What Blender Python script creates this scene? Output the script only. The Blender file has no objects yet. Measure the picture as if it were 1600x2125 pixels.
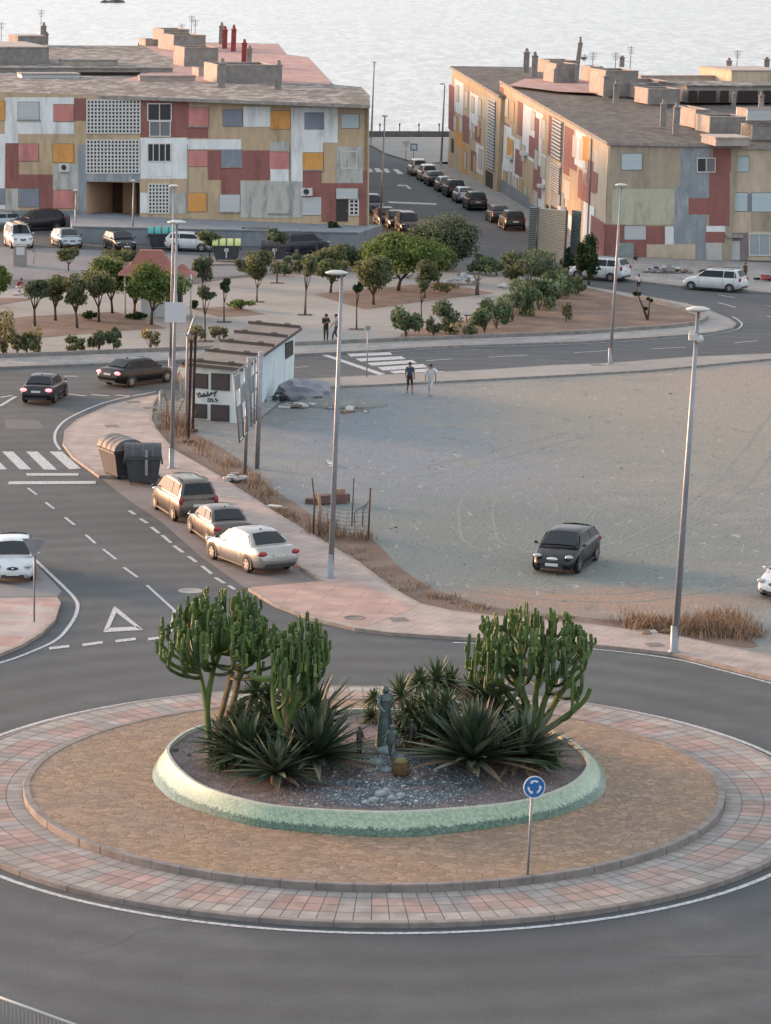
import bpy, bmesh, math, random
from mathutils import Vector, Matrix
R = random.Random(7)
C = bpy.context.scene.collection
S = bpy.context.scene
rad = math.radians
# ------------------------------------------------------------------ camera
FPX, PITCH, ROLL, CAMH = 6600.0, 0.1820, 0.0130, 25.477
cp, sp, cr, sr = math.cos(PITCH), math.sin(PITCH), math.cos(ROLL), math.sin(ROLL)
_R, _U = Vector((1, 0, 0)), Vector((0, sp, cp))
CF = Vector((0, cp, -sp)); CR = cr*_R + sr*_U; CU = -sr*_R + cr*_U
CP = Vector((0, 0, CAMH))
cam = bpy.data.objects.new("camera", bpy.data.cameras.new("camera")); C.objects.link(cam)
cam.matrix_world = Matrix(((CR.x, CU.x, -CF.x, 0), (CR.y, CU.y, -CF.y, 0), (CR.z, CU.z, -CF.z, CAMH), (0, 0, 0, 1)))
cam.data.sensor_fit = 'VERTICAL'; cam.data.sensor_height = 24; cam.data.lens = FPX/2125*24
cam.data.clip_start = 1; cam.data.clip_end = 40000
S.camera = cam
# ------------------------------------------------------------------ light
SUN_EL, SUN_AZ = rad(5.5), rad(-56)          # azimuth measured from +Y, negative = to the left
w = bpy.data.worlds.new("World"); S.world = w; w.use_nodes = True
nt = w.node_tree; bg = nt.nodes['Background']
sky = nt.nodes.new('ShaderNodeTexSky'); sky.sky_type = 'NISHITA'; sky.sun_disc = False
sky.sun_elevation = SUN_EL; sky.sun_rotation = SUN_AZ; sky.air_density = 1.0; sky.dust_density = 3.0; sky.ozone_density = 0.6
hs = nt.nodes.new('ShaderNodeHueSaturation'); hs.inputs['Saturation'].default_value = 0.42
nt.links.new(sky.outputs[0], hs.inputs['Color'])
wb = nt.nodes.new('ShaderNodeMixRGB'); wb.blend_type = 'MULTIPLY'; wb.inputs[0].default_value = 1; wb.inputs[2].default_value = (0.915, 0.985, 1.075, 1)
nt.links.new(hs.outputs[0], wb.inputs[1]); hz = nt.nodes.new('ShaderNodeMixRGB'); hz.inputs[0].default_value = .5; hz.inputs[2].default_value = (3.05, 3.15, 3.35, 1)   # even pale tone mixed into the sky, added to lift camera-facing walls
nt.links.new(wb.outputs[0], hz.inputs[1]); nt.links.new(hz.outputs[0], bg.inputs['Color']); bg.inputs['Strength'].default_value = 0.15
sd = bpy.data.lights.new("sun", 'SUN'); sd.energy = 2.6; sd.angle = rad(16.0); sd.color = (1.0, 0.50, 0.23)
so = bpy.data.objects.new("sun", sd); C.objects.link(so)
dS = Vector((math.sin(SUN_AZ)*math.cos(SUN_EL), math.cos(SUN_AZ)*math.cos(SUN_EL), math.sin(SUN_EL)))
so.rotation_euler = dS.to_track_quat('Z', 'Y').to_euler(); so.location = (-60, 60, 60)
S.view_settings.view_transform = 'Standard'; S.view_settings.look = 'None'; S.view_settings.gamma = 1
S.view_settings.exposure = 1.78
S.render.resolution_x = 771; S.render.resolution_y = 1024
# ------------------------------------------------------------------ placing helpers: a photo pixel is followed to the ground (or a wall plane)
def ray(px, py): return CF + CR*((px-800)/FPX) - CU*((py-1062.5)/FPX)
def G(px, py, z=0.0):
    d = ray(px, py); return CP + d*((z-CAMH)/d.z)
def PL(px, py, P0, N):
    d = ray(px, py); return CP + d*((P0-CP).dot(N)/d.dot(N))
def row(P):
    v = Vector(P)-CP; return 1062.5 - FPX*v.dot(CU)/v.dot(CF)
def col(P):
    v = Vector(P)-CP; return 800 + FPX*v.dot(CR)/v.dot(CF)
def HT(P, py, lean=0.03):
    h = 5.0
    for _ in range(12):
        a = row((P.x+lean*h, P.y, P.z+h)); b = row(P)
        h *= (b-py)/(b-a)
    return h
def ppm(P): return FPX/(Vector(P)-CP).dot(CF)
def LEAN(px): return 0.028+(px-750)/55000
def spl(pts, n=6, closed=False):
    P = [Vector(p) if len(p) == 3 else Vector((p[0], p[1], 0)) for p in pts]; out = []; L = len(P)
    for i in range(L if closed else L-1):
        if closed: a, b, c, d = P[i-1], P[i], P[(i+1) % L], P[(i+2) % L]
        else: a, b, c, d = P[max(i-1, 0)], P[i], P[i+1], P[min(i+2, L-1)]
        for k in range(n):
            t = k/n; t2 = t*t; t3 = t2*t
            out.append(0.5*((2*b)+(c-a)*t+(2*a-5*b+4*c-d)*t2+(3*b-a-3*c+d)*t3))
    if not closed: out.append(P[-1])
    return out
# ------------------------------------------------------------------ materials
MAT = {}
def lin(c):
    return tuple((x/255/12.92 if x/255 <= .04045 else ((x/255+.055)/1.055)**2.4) for x in c)
def mat(name, c, rough=.8, c2=None, sc=3., bump=0., bsc=None, metal=0., c3=None, sc3=.3, spec=.5, stretch=None, coat=0., detail=6., contrast=(.35, .65), emit=0., trans=0.):
    if name in MAT: return MAT[name]
    m = bpy.data.materials.new(name); m.use_nodes = True; n = m.node_tree; N = n.nodes; L = n.links
    b = N['Principled BSDF']; b.inputs['Roughness'].default_value = rough; b.inputs['Metallic'].default_value = metal
    b.inputs['Specular IOR Level'].default_value = spec; b.inputs['Coat Weight'].default_value = coat
    b.inputs['Base Color'].default_value = (*c, 1)
    tc = N.new('ShaderNodeTexCoord'); mp = N.new('ShaderNodeMapping'); L.new(tc.outputs['Object'], mp.inputs[0])
    if stretch: mp.inputs['Scale'].default_value = stretch
    last = None
    def layer(base, colr, scale, lo, hi):
        t = N.new('ShaderNodeTexNoise'); t.inputs['Scale'].default_value = scale; t.inputs['Detail'].default_value = detail; t.inputs['Roughness'].default_value = .62
        L.new(mp.outputs[0], t.inputs['Vector'])
        r = N.new('ShaderNodeMapRange'); r.inputs[1].default_value = lo; r.inputs[2].default_value = hi; L.new(t.outputs[0], r.inputs[0])
        x = N.new('ShaderNodeMixRGB'); L.new(r.outputs[0], x.inputs[0]); x.inputs[2].default_value = (*colr, 1)
        if isinstance(base, tuple): x.inputs[1].default_value = (*base, 1)
        else: L.new(base, x.inputs[1])
        return x.outputs[0]
    if c2: last = layer(c, c2, sc, *contrast)
    if c3: last = layer(last or c, c3, sc3, .42, .68)
    if last: L.new(last, b.inputs['Base Color'])
    if bump:
        t = N.new('ShaderNodeTexNoise'); t.inputs['Scale'].default_value = bsc or sc*4; t.inputs['Detail'].default_value = 5
        L.new(mp.outputs[0], t.inputs['Vector'])
        bp = N.new('ShaderNodeBump'); bp.inputs['Strength'].default_value = bump; bp.inputs['Distance'].default_value = .05
        L.new(t.outputs[0], bp.inputs['Height']); L.new(bp.outputs[0], b.inputs['Normal'])
    if emit:
        b.inputs['Emission Color'].default_value = (*c, 1); b.inputs['Emission Strength'].default_value = emit
    MAT[name] = m; return m
def mul(c, k): return tuple(min(1, x*k) for x in c)
# ------------------------------------------------------------------ mesh builder
class MB:
    def __init__(s): s.v = []; s.f = []; s.m = []; s.sm = []
    def add(s, vs, fs, mi=0, smooth=False):
        o = len(s.v); s.v += [Vector(v) for v in vs]
        for f in fs: s.f.append([o+i for i in f]); s.m.append(mi); s.sm.append(smooth)
        return s
    def quad(s, a, b, c, d, mi=0): return s.add([a, b, c, d], [(0, 1, 2, 3)], mi)
    def box(s, c, d, mi=0, rz=0, M=None):
        hx, hy, hz = d[0]/2, d[1]/2, d[2]/2; vs = []
        for x, y, z in ((-1, -1, -1), (1, -1, -1), (1, 1, -1), (-1, 1, -1), (-1, -1, 1), (1, -1, 1), (1, 1, 1), (-1, 1, 1)):
            p = Vector((x*hx, y*hy, z*hz))
            if rz: p = Matrix.Rotation(rz, 3, 'Z') @ p
            p = p+Vector(c)
            if M: p = M @ p
            vs.append(p)
        return s.add(vs, [(0, 3, 2, 1), (4, 5, 6, 7), (0, 1, 5, 4), (1, 2, 6, 5), (2, 3, 7, 6), (3, 0, 4, 7)], mi)
    def tube(s, pts, rs, n=8, mi=0, cap=True, star=0, smooth=True):
        pts = [Vector(p) for p in pts]
        if not isinstance(rs, (list, tuple)): rs = [rs]*len(pts)
        vs = []; up = None
        for i, p in enumerate(pts):
            t = (pts[min(i+1, len(pts)-1)]-pts[max(i-1, 0)])
            t = t.normalized() if t.length > 1e-9 else Vector((0, 0, 1))
            if up is None: up = t.orthogonal().normalized()
            up = (up-t*up.dot(t)); up = up.normalized() if up.length > 1e-6 else t.orthogonal().normalized()
            q = t.cross(up)
            for k in range(n):
                a = 2*math.pi*k/n; r = rs[i]*(1-star if (star and k % 2) else 1)
                vs.append(p+(up*math.cos(a)+q*math.sin(a))*r)
        fs = []
        for i in range(len(pts)-1):
            for k in range(n):
                fs.append((i*n+k, i*n+(k+1) % n, (i+1)*n+(k+1) % n, (i+1)*n+k))
        s.add(vs, fs, mi, smooth)
        if cap:
            o = len(s.v)-len(vs)
            s.f.append([o+k for k in range(n)][::-1]); s.m.append(mi); s.sm.append(False)
            s.f.append([o+(len(pts)-1)*n+k for k in range(n)]); s.m.append(mi); s.sm.append(False)
        return s
    def cyl(s, a, b, r, r2=None, n=12, mi=0): return s.tube([a, b], [r, r if r2 is None else r2], n, mi)
    def lathe(s, c, prof, n=16, mi=0, smooth=True):
        vs = []; c = Vector(c)
        for r, z in prof:
            for k in range(n):
                a = 2*math.pi*k/n; vs.append(c+Vector((r*math.cos(a), r*math.sin(a), z)))
        fs = [(i*n+k, i*n+(k+1) % n, (i+1)*n+(k+1) % n, (i+1)*n+k) for i in range(len(prof)-1) for k in range(n)]
        return s.add(vs, fs, mi, smooth)
    def blob(s, c, r, mi=0, jit=.25, sub=2, rnd=R):
        bm = bmesh.new(); bmesh.ops.create_icosphere(bm, subdivisions=sub, radius=1)
        r = Vector(r) if not isinstance(r, (int, float)) else Vector((r, r, r))
        bm.verts.index_update()
        vs = [Vector((v.co.x*r.x, v.co.y*r.y, v.co.z*r.z))*(1+rnd.uniform(-jit, jit))+Vector(c) for v in bm.verts]
        fs = [[v.index for v in f.verts] for f in bm.faces]; bm.free()
        return s.add(vs, fs, mi, True)
    def prism(s, base, h, lean=0., mi=0, mtop=None):
        """base: world points (x,y,z); h: one height or one per corner"""
        n = len(base); hs_ = h if isinstance(h, (list, tuple)) else [h]*n
        lo = [Vector(b) for b in base]; hi = [Vector((b[0]+lean*k, b[1], b[2]+k)) for b, k in zip(base, hs_)]
        s.add(lo+hi, [(i, (i+1) % n, n+(i+1) % n, n+i) for i in range(n)], mi)
        s.add(hi, [tuple(range(n))], mi if mtop is None else mtop); return s
    def build(s, name, mats, parent=None, rel=True, tri=False):
        me = bpy.data.meshes.new(name)
        off = Vector((0, 0, 0))
        if parent is not None and rel:
            p = parent
            while p is not None: off += p.location; p = p.parent
        me.from_pydata([v-off for v in s.v], [], s.f)
        for m in (mats if isinstance(mats, (list, tuple)) else [mats]): me.materials.append(m)
        me.polygons.foreach_set('material_index', s.m); me.polygons.foreach_set('use_smooth', s.sm)
        bm = bmesh.new(); bm.from_mesh(me)
        if tri: bmesh.ops.triangulate(bm, faces=[f for f in bm.faces if len(f.verts) > 4])
        bmesh.ops.recalc_face_normals(bm, faces=bm.faces) if not getattr(s, 'keep', False) else None
        bm.to_mesh(me); bm.free(); me.update()
        o = bpy.data.objects.new(name, me); C.objects.link(o)
        if parent is not None: o.parent = parent
        return o
def tag(o, label, cat, group=None, kind=None):
    if label: o['label'] = label
    if cat: o['category'] = cat
    if group: o['group'] = group
    if kind: o['kind'] = kind
    return o
def struct(o, label=None, cat=None): o['kind'] = 'structure'; tag(o, label, cat); return o
def empty(name, loc, label=None, cat=None, group=None, rz=0):
    o = bpy.data.objects.new(name, None); C.objects.link(o); o.location = loc; o.rotation_euler = (0, 0, rz); o.empty_display_size = .3
    return tag(o, label, cat, group)
def copy_tree(o, parent=None):
    c = o.copy(); C.objects.link(c); c.parent = parent
    for ch in list(o.children): copy_tree(ch, c)
    return c
def sheet(name, pts, m, z, label, cat, px=True, n=0, closed=True):
    P = [G(x, y, z) for x, y in pts] if px else [Vector((x, y, z)) for x, y in pts]
    if n: P = spl([(p.x, p.y, z) for p in P], n, True)
    b = MB(); b.add(P, [tuple(range(len(P)))]); o = b.build(name, m, tri=True); return struct(o, label, cat)
def strip(P, wd, z, b=None, mi=0, side=0):
    """flat ribbon of width wd along world polyline P; side -1/0/1"""
    b = b or MB(); P = [Vector((p[0], p[1], 0)) for p in P]; L = []; Q = []
    for i, p in enumerate(P):
        t = (P[min(i+1, len(P)-1)]-P[max(i-1, 0)]).normalized(); q = Vector((-t.y, t.x, 0))
        L.append(p+q*wd*(.5+.5*side)+Vector((0, 0, z))); Q.append(p-q*wd*(.5-.5*side)+Vector((0, 0, z)))
    k = len(P); b.add(L+Q, [(i, i+1, k+i+1, k+i) for i in range(k-1)], mi); return b
def inset(P, d):
    n = len(P); out = []
    area = sum(P[i].x*P[(i+1) % n].y-P[(i+1) % n].x*P[i].y for i in range(n)); sg = 1 if area > 0 else -1
    for i in range(n):
        a = (P[i]-P[i-1]); c_ = (P[(i+1) % n]-P[i])
        if a.length < 1e-6: a = c_
        if c_.length < 1e-6: c_ = a
        n1 = Vector((-a.y, a.x, 0)).normalized(); n2 = Vector((-c_.y, c_.x, 0)).normalized()
        m_ = n1+n2; m_ = m_.normalized() if m_.length > .3 else n1
        k = d/max(.5, m_.dot(n1)); out.append(P[i]+m_*k*sg)
    return out
def slab(name, pts, m, h, label, cat, kerb=None, n=0, kw=.16, px=True):
    """raised pavement with a kerb round it: kerb top is a ring, paving inside 4 mm lower"""
    P = [G(x, y, h) for x, y in pts] if px else [Vector((x, y, h)) for x, y in pts]
    if n: P = spl(P, n, True)
    P = [Vector((p.x, p.y, 0)) for p in P]; k = len(P); I = inset(P, kw)
    b = MB(); b.add([Vector((p.x, p.y, h-.004)) for p in I], [tuple(range(k))])
    o = struct(b.build(name, m, tri=True), label, cat)
    if kerb:
        b = MB(); lo = [Vector((p.x, p.y, -.02)) for p in P]; hi = [Vector((p.x, p.y, h)) for p in P]; ih = [Vector((p.x, p.y, h)) for p in I]; il = [Vector((p.x, p.y, h-.03)) for p in I]
        b.add(lo+hi+ih+il, [(i, (i+1) % k, k+(i+1) % k, k+i) for i in range(k)]+[(k+i, k+(i+1) % k, 2*k+(i+1) % k, 2*k+i) for i in range(k)]+[(2*k+i, 2*k+(i+1) % k, 3*k+(i+1) % k, 3*k+i) for i in range(k)])
        struct(b.build('kerb', kerb), 'concrete kerb round the '+cat, 'kerb')
    return o
# ------------------------------------------------------------------ material library
ASPH = mat('asphalt', (.052, .061, .067), .85, c2=(.072, .080, .086), sc=.9, c3=(.042, .050, .057), sc3=.10, bump=.25, bsc=60)
def asphalt_detail():
    m = ASPH; n = m.node_tree; N = n.nodes; L = n.links; b = N['Principled BSDF']
    src = b.inputs['Base Color'].links[0].from_socket
    tc = N.new('ShaderNodeTexCoord'); t = N.new('ShaderNodeTexNoise'); t.inputs['Scale'].default_value = 22; t.inputs['Detail'].default_value = 3
    L.new(tc.outputs['Object'], t.inputs[0]); r = N.new('ShaderNodeMapRange'); r.inputs[1].default_value = .3; r.inputs[2].default_value = .7; r.inputs[3].default_value = .68; r.inputs[4].default_value = 1.34
    L.new(t.outputs[0], r.inputs[0]); x = N.new('ShaderNodeMixRGB'); x.blend_type = 'MULTIPLY'; x.inputs[0].default_value = 1
    L.new(src, x.inputs[1]); L.new(r.outputs[0], x.inputs[2]); L.new(x.outputs[0], b.inputs['Base Color'])
    # curved tyre wear round the island
    w_ = N.new('ShaderNodeVectorMath'); w_.operation = 'DISTANCE'; w_.inputs[1].default_value = (-.23, 92., 0); L.new(tc.outputs['Object'], w_.inputs[0])
    s1 = N.new('ShaderNodeMath'); s1.operation = 'MULTIPLY'; s1.inputs[1].default_value = 3.1; L.new(w_.outputs['Value'], s1.inputs[0])
    s2 = N.new('ShaderNodeMath'); s2.operation = 'SINE'; L.new(s1.outputs[0], s2.inputs[0])
    s3 = N.new('ShaderNodeMapRange'); s3.inputs[1].default_value = -1; s3.inputs[2].default_value = 1; s3.inputs[3].default_value = .86; s3.inputs[4].default_value = 1.1; L.new(s2.outputs[0], s3.inputs[0])
    y = N.new('ShaderNodeMixRGB'); y.blend_type = 'MULTIPLY'; y.inputs[0].default_value = .8; L.new(x.outputs[0], y.inputs[1]); L.new(s3.outputs[0], y.inputs[2]); L.new(y.outputs[0], b.inputs['Base Color'])
asphalt_detail()
LIGHTASPH = mat('pale_asphalt', (.15, .155, .165), .9, c2=(.19, .19, .195), sc=1.0, c3=(.12, .125, .14), sc3=.12, bump=.2, bsc=40)
BAYM = mat('bay_concrete', (.15, .135, .13), .9, c2=(.19, .165, .155), sc=1.5, c3=(.12, .11, .11), sc3=.4, bump=.2, bsc=40)
WHITE = mat('road_paint', (.46, .46, .46), .7, c2=(.22, .22, .22), sc=7, contrast=(.46, .64), bump=.1)
KERB = mat('kerb_concrete', (.25, .235, .225), .85, c2=(.16, .15, .145), sc=2.5, bump=.3, bsc=20)
KERBR = mat('warm_kerb', (.33, .27, .235), .85, c2=(.21, .18, .16), sc=2.5, bump=.3, bsc=20)
SOIL = mat('soil', (.145, .092, .068), .95, c2=(.095, .065, .052), sc=2.0, c3=(.2, .14, .105), sc3=.5, bump=.6, bsc=14)
PLAZA = mat('plaza_paving', (.245, .232, .217), .9, c2=(.205, .195, .18), sc=.7, c3=(.28, .265, .248), sc3=.15, bump=.1, bsc=30)
GREY = mat('galvanised', (.30, .31, .33), .45, metal=.6, c2=(.24, .25, .27), sc=3)
DARKMET = mat('dark_metal', (.03, .03, .035), .5)
def tile_mat(name, c1, c2, mortar, bw, bh, rz, off=.5, msz=.02, stain=.25):
    m = bpy.data.materials.new(name); m.use_nodes = True; n = m.node_tree; N = n.nodes; L = n.links; b = N['Principled BSDF']; b.inputs['Roughness'].default_value = .85
    tc = N.new('ShaderNodeTexCoord'); mp = N.new('ShaderNodeMapping'); mp.inputs['Rotation'].default_value = (0, 0, rz); L.new(tc.outputs['Object'], mp.inputs[0])
    br = N.new('ShaderNodeTexBrick'); L.new(mp.outputs[0], br.inputs['Vector']); br.offset = off
    br.inputs['Color1'].default_value = (*c1, 1); br.inputs['Color2'].default_value = (*c2, 1); br.inputs['Mortar'].default_value = (*mortar, 1)
    br.inputs['Scale'].default_value = 1; br.inputs['Mortar Size'].default_value = msz; br.inputs['Brick Width'].default_value = bw; br.inputs['Row Height'].default_value = bh
    t = N.new('ShaderNodeTexNoise'); t.inputs['Scale'].default_value = .8; t.inputs['Detail'].default_value = 7; L.new(tc.outputs['Object'], t.inputs[0])
    r = N.new('ShaderNodeMapRange'); r.inputs[1].default_value = .3; r.inputs[2].default_value = .7; r.inputs[3].default_value = 1-stain; r.inputs[4].default_value = 1+stain*.6; L.new(t.outputs[0], r.inputs[0])
    x = N.new('ShaderNodeMixRGB'); x.blend_type = 'MULTIPLY'; x.inputs[0].default_value = 1; L.new(br.outputs[0], x.inputs[1]); L.new(r.outputs[0], x.inputs[2]); L.new(x.outputs[0], b.inputs['Base Color'])
    return m
PINKTILE = tile_mat('pink_paving', (.355, .283, .252), (.33, .272, .246), (.24, .195, .175), .8, .8, .5)
RAMPTILE = tile_mat('red_ramp_paving', (.36, .24, .20), (.38, .265, .23), (.22, .15, .13), 2.6, .9, .2)
GREYTILE = tile_mat('grey_paving', (.275, .262, .25), (.25, .24, .23), (.18, .17, .165), 1.2, 1.2, .1)
PATCHTILE = tile_mat('patterned_paving', (.36, .21, .18), (.33, .31, .295), (.40, .30, .27), 1.5, .85, .12, msz=.04)
def lot_mat():
    m = bpy.data.materials.new('lot_gravel'); m.use_nodes = True; n = m.node_tree; N = n.nodes; L = n.links; b = N['Principled BSDF']; b.inputs['Roughness'].default_value = .95
    tc = N.new('ShaderNodeTexCoord')
    def noise(sc, det, lo, hi, st=None, dist=0):
        v = tc.outputs['Object']
        if st: mp = N.new('ShaderNodeMapping'); mp.inputs['Scale'].default_value = st; mp.inputs['Rotation'].default_value = (0, 0, .15); L.new(v, mp.inputs[0]); v = mp.outputs[0]
        t = N.new('ShaderNodeTexNoise'); t.inputs['Scale'].default_value = sc; t.inputs['Detail'].default_value = det; t.inputs['Roughness'].default_value = .65; t.inputs['Distortion'].default_value = dist; L.new(v, t.inputs['Vector'])
        r = N.new('ShaderNodeMapRange'); r.inputs[1].default_value = lo; r.inputs[2].default_value = hi; L.new(t.outputs[0], r.inputs[0]); return r.outputs[0]
    def mix(a, c, f, bt='MIX'):
        x = N.new('ShaderNodeMixRGB'); x.blend_type = bt
        for i, v in ((1, a), (2, c)):
            if isinstance(v, tuple): x.inputs[i].default_value = (*v, 1)
            else: L.new(v, x.inputs[i])
        L.new(f, x.inputs[0]) if not isinstance(f, float) else setattr(x.inputs[0], 'default_value', f)
        return x.outputs[0]
    def spot(x0, y0, rx, ry):
        mp = N.new('ShaderNodeMapping'); mp.vector_type = 'TEXTURE'; mp.inputs['Location'].default_value = (x0, y0, 0); mp.inputs['Scale'].default_value = (rx, ry, 1); L.new(tc.outputs['Object'], mp.inputs[0])
        ln = N.new('ShaderNodeVectorMath'); ln.operation = 'LENGTH'; L.new(mp.outputs[0], ln.inputs[0])
        ns = N.new('ShaderNodeTexNoise'); ns.inputs['Scale'].default_value = .35; ns.inputs['Detail'].default_value = 6; L.new(tc.outputs['Object'], ns.inputs[0])
        ad = N.new('ShaderNodeMath'); ad.operation = 'MULTIPLY_ADD'; ad.inputs[1].default_value = 1.2; L.new(ns.outputs[0], ad.inputs[0]); L.new(ln.outputs['Value'], ad.inputs[2])
        r = N.new('ShaderNodeMapRange'); r.interpolation_type = 'SMOOTHSTEP'; r.inputs[1].default_value = 2.0; r.inputs[2].default_value = .9; L.new(ad.outputs[0], r.inputs[0]); return r.outputs[0]
    c = mix((.148, .158, .155), (.205, .207, .195), noise(.5, 6, .38, .66))
    c = mix(c, (.15, .18, .21), spot(*G(900, 930)[:2], 8, 26))
    c = mix(c, (.14, .16, .15), spot(*G(1080, 1130)[:2], 10, 14))
    c = mix(c, (.225, .208, .178), spot(*G(1400, 870)[:2], 14, 22))
    c = mix(c, (.25, .215, .18), spot(*G(1560, 790)[:2], 7, 8))
    c = mix(c, (.25, .175, .13), spot(*G(1250, 1250)[:2], 7, 3))
    c = mix(c, (.13, .14, .14), noise(1.4, 8, .56, .74, (1, .45, 1), .6))
    c = mix(c, (.42, .38, .33), noise(2.6, 9, .60, .76, (1, .35, 1), .8))
    c = mix(c, mix((.7, .7, .7), (1.28, 1.28, 1.28), noise(14, 4, .3, .7)), 1.0, 'MULTIPLY')
    L.new(c, b.inputs['Base Color'])
    t = N.new('ShaderNodeTexNoise'); t.inputs['Scale'].default_value = 5; t.inputs['Detail'].default_value = 8; L.new(tc.outputs['Object'], t.inputs[0])
    bp = N.new('ShaderNodeBump'); bp.inputs['Strength'].default_value = .6; bp.inputs['Distance'].default_value = .08; L.new(t.outputs[0], bp.inputs['Height']); L.new(bp.outputs[0], b.inputs['Normal'])
    return m
LOT = lot_mat()
# ------------------------------------------------------------------ ground, sea
b = MB(); b.add([(-160, 20, 0), (160, 20, 0), (160, 388, 0), (-160, 388, 0)], [(0, 1, 2, 3)])
struct(b.build('road', ASPH), 'grey asphalt carriageway running round the island and off to the sea', 'road')
b = MB(); b.add([(-6000, -4000, -3), (6000, -4000, -3), (6000, 9000, -3), (-6000, 9000, -3)], [(0, 1, 2, 3)])
struct(b.build('ground', SOIL), 'low earth under and beyond the streets', 'ground')
def sea_mat():
    m = bpy.data.materials.new('sea_water'); m.use_nodes = True; n = m.node_tree; N = n.nodes; L = n.links; b = N['Principled BSDF']
    b.inputs['Base Color'].default_value = (.13, .145, .16, 1); b.inputs['Roughness'].default_value = .2; b.inputs['Specular IOR Level'].default_value = .42; b.inputs['Specular Tint'].default_value = (1, .935, .92, 1)
    tc = N.new('ShaderNodeTexCoord'); mp = N.new('ShaderNodeMapping'); mp.inputs['Scale'].default_value = (.22, .045, 1); L.new(tc.outputs['Object'], mp.inputs[0])
    t = N.new('ShaderNodeTexNoise'); t.inputs['Scale'].default_value = 2.2; t.inputs['Detail'].default_value = 5; t.inputs['Roughness'].default_value = .6; L.new(mp.outputs[0], t.inputs[0])
    bp = N.new('ShaderNodeBump'); bp.inputs['Strength'].default_value = .8; bp.inputs['Distance'].default_value = .8; L.new(t.outputs[0], bp.inputs['Height']); L.new(bp.outputs[0], b.inputs['Normal'])
    r = N.new('ShaderNodeMapRange'); r.inputs[1].default_value = .4; r.inputs[2].default_value = .6; L.new(t.outputs[0], r.inputs[0])
    x = N.new('ShaderNodeMixRGB'); x.inputs[1].default_value = (.05, .045, .045, 1); x.inputs[2].default_value = (.27, .25, .245, 1); L.new(r.outputs[0], x.inputs[0]); L.new(x.outputs[0], b.inputs['Base Color'])
    return m
b = MB(); b.add([(-6000, 392, -1.6), (6000, 392, -1.6), (6000, 9000, -1.6), (-6000, 9000, -1.6)], [(0, 1, 2, 3)])
struct(b.build('sea', sea_mat()), 'pale rippled sea shining under low evening light', 'sea')
b = MB()
for i in range(9): b.blob(G(232+R.uniform(-14, 14), 5, -1.6)+Vector((0, R.uniform(-3, 3), 0)), (R.uniform(1.2, 2.4), 2, R.uniform(.5, 1.3)), jit=.2)
tag(b.build('sea_rock', mat('wet_rock', (.06, .055, .055), .6)), 'small dark rock breaking the sea surface at the top left', 'rock')
# ------------------------------------------------------------------ roads, lots and pavements
S1 = [(330, 818), (285, 826), (225, 840), (160, 870), (134, 893), (130, 920), (150, 947), (185, 972), (205, 987), (330, 985), (500, 1098), (669, 1205), (515, 1220), (569, 1253), (644, 1281), (737, 1303), (816, 1313), (965, 1322), (1100, 1328), (1232, 1337), (1394, 1354), (1480, 1375), (1600, 1406), (1760, 1450),
      (1760, 1400), (1600, 1360), (1411, 1320), (1290, 1303), (1222, 1294), (1031, 1278), (935, 1266), (872, 1251), (833, 1230), (790, 1200), (745, 1165), (700, 1139), (575, 1064), (450, 983), (362, 933), (325, 890), (315, 870), (318, 840)]
back = S1[24:]
sheet('ground', [(318, 830), (420, 800), (612, 795), (660, 802), (800, 796), (1150, 778), (1347, 767), (1600, 742), (1900, 722), (1900, 1440)]+[(x, y+3) for x, y in back[:-1]], LOT, .02, 'pale gravel waste ground beside the roundabout', 'waste ground')
slab('sidewalk', S1, PINKTILE, .13, 'pink paved footway curving past the waste ground', 'sidewalk', KERBR)
sheet('sidewalk', [(522, 1218), (669, 1206), (730, 1203), (860, 1262), (760, 1300), (644, 1276), (569, 1249)], RAMPTILE, .132, 'reddish ribbed paving at the end of the parking bay', 'sidewalk')
S2u = [(612, 790), (644, 785), (800, 777), (1000, 767), (1150, 757), (1262, 753), (1431, 740), (1600, 733), (1900, 712)]
S2l = [(1900, 722), (1600, 744), (1347, 768), (1150, 779), (800, 797), (660, 803), (600, 806)]
slab('sidewalk', S2u+S2l, PLAZA, .13, 'narrow pale footway between the road and the waste ground', 'sidewalk', KERB)
sheet('parking_bay', [(205, 989), (330, 987), (500, 1100), (667, 1206), (508, 1219), (419, 1157), (334, 1082), (270, 1040)], BAYM, .006, 'pinkish grey parking bay beside the dashed line', 'parking bay')
slab('sidewalk', [(-140, 1243), (0, 1240), (118, 1238), (126, 1250), (115, 1284), (86, 1313), (43, 1339), (0, 1356), (-140, 1390)], PATCHTILE, .13, 'pink and grey squared footway with a rounded corner', 'sidewalk', KERBR)
sheet('parking_bay', [(-140, 1080), (30, 1110), (75, 1172), (128, 1226), (120, 1237), (-140, 1242)], LIGHTASPH, .006, 'grey parking bay under the white hatchback', 'parking bay')
PZ = [(-120, 766), (0, 761), (200, 754), (400, 745), (600, 735), (740, 728), (941, 717), (1200, 709), (1431, 694), (1487, 688), (1521, 680), (1529, 671), (1515, 661), (1487, 649), (1459, 639), (1425, 629), (1319, 610), (1234, 596), (1187, 587), (1110, 575), (1040, 565), (930, 560), (760, 556), (590, 568), (474, 579), (406, 590), (250, 594), (60, 598), (-120, 604)]
slab('plaza', PZ, PLAZA, .13, 'pale paved square with planted beds across the road', 'plaza', KERB)
sheet('sidewalk', [(-120, 763), (0, 758), (200, 751), (400, 742), (600, 732), (740, 725), (941, 714), (1200, 706), (1431, 691), (1487, 685), (1515, 677), (1520, 670), (1487, 653), (1425, 633), (1395, 626), (1470, 655), (1445, 676), (1200, 694), (740, 712), (350, 729), (0, 743), (-120, 747)], GREYTILE, .134, 'grey paved footway along the front of the square', 'sidewalk')
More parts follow.
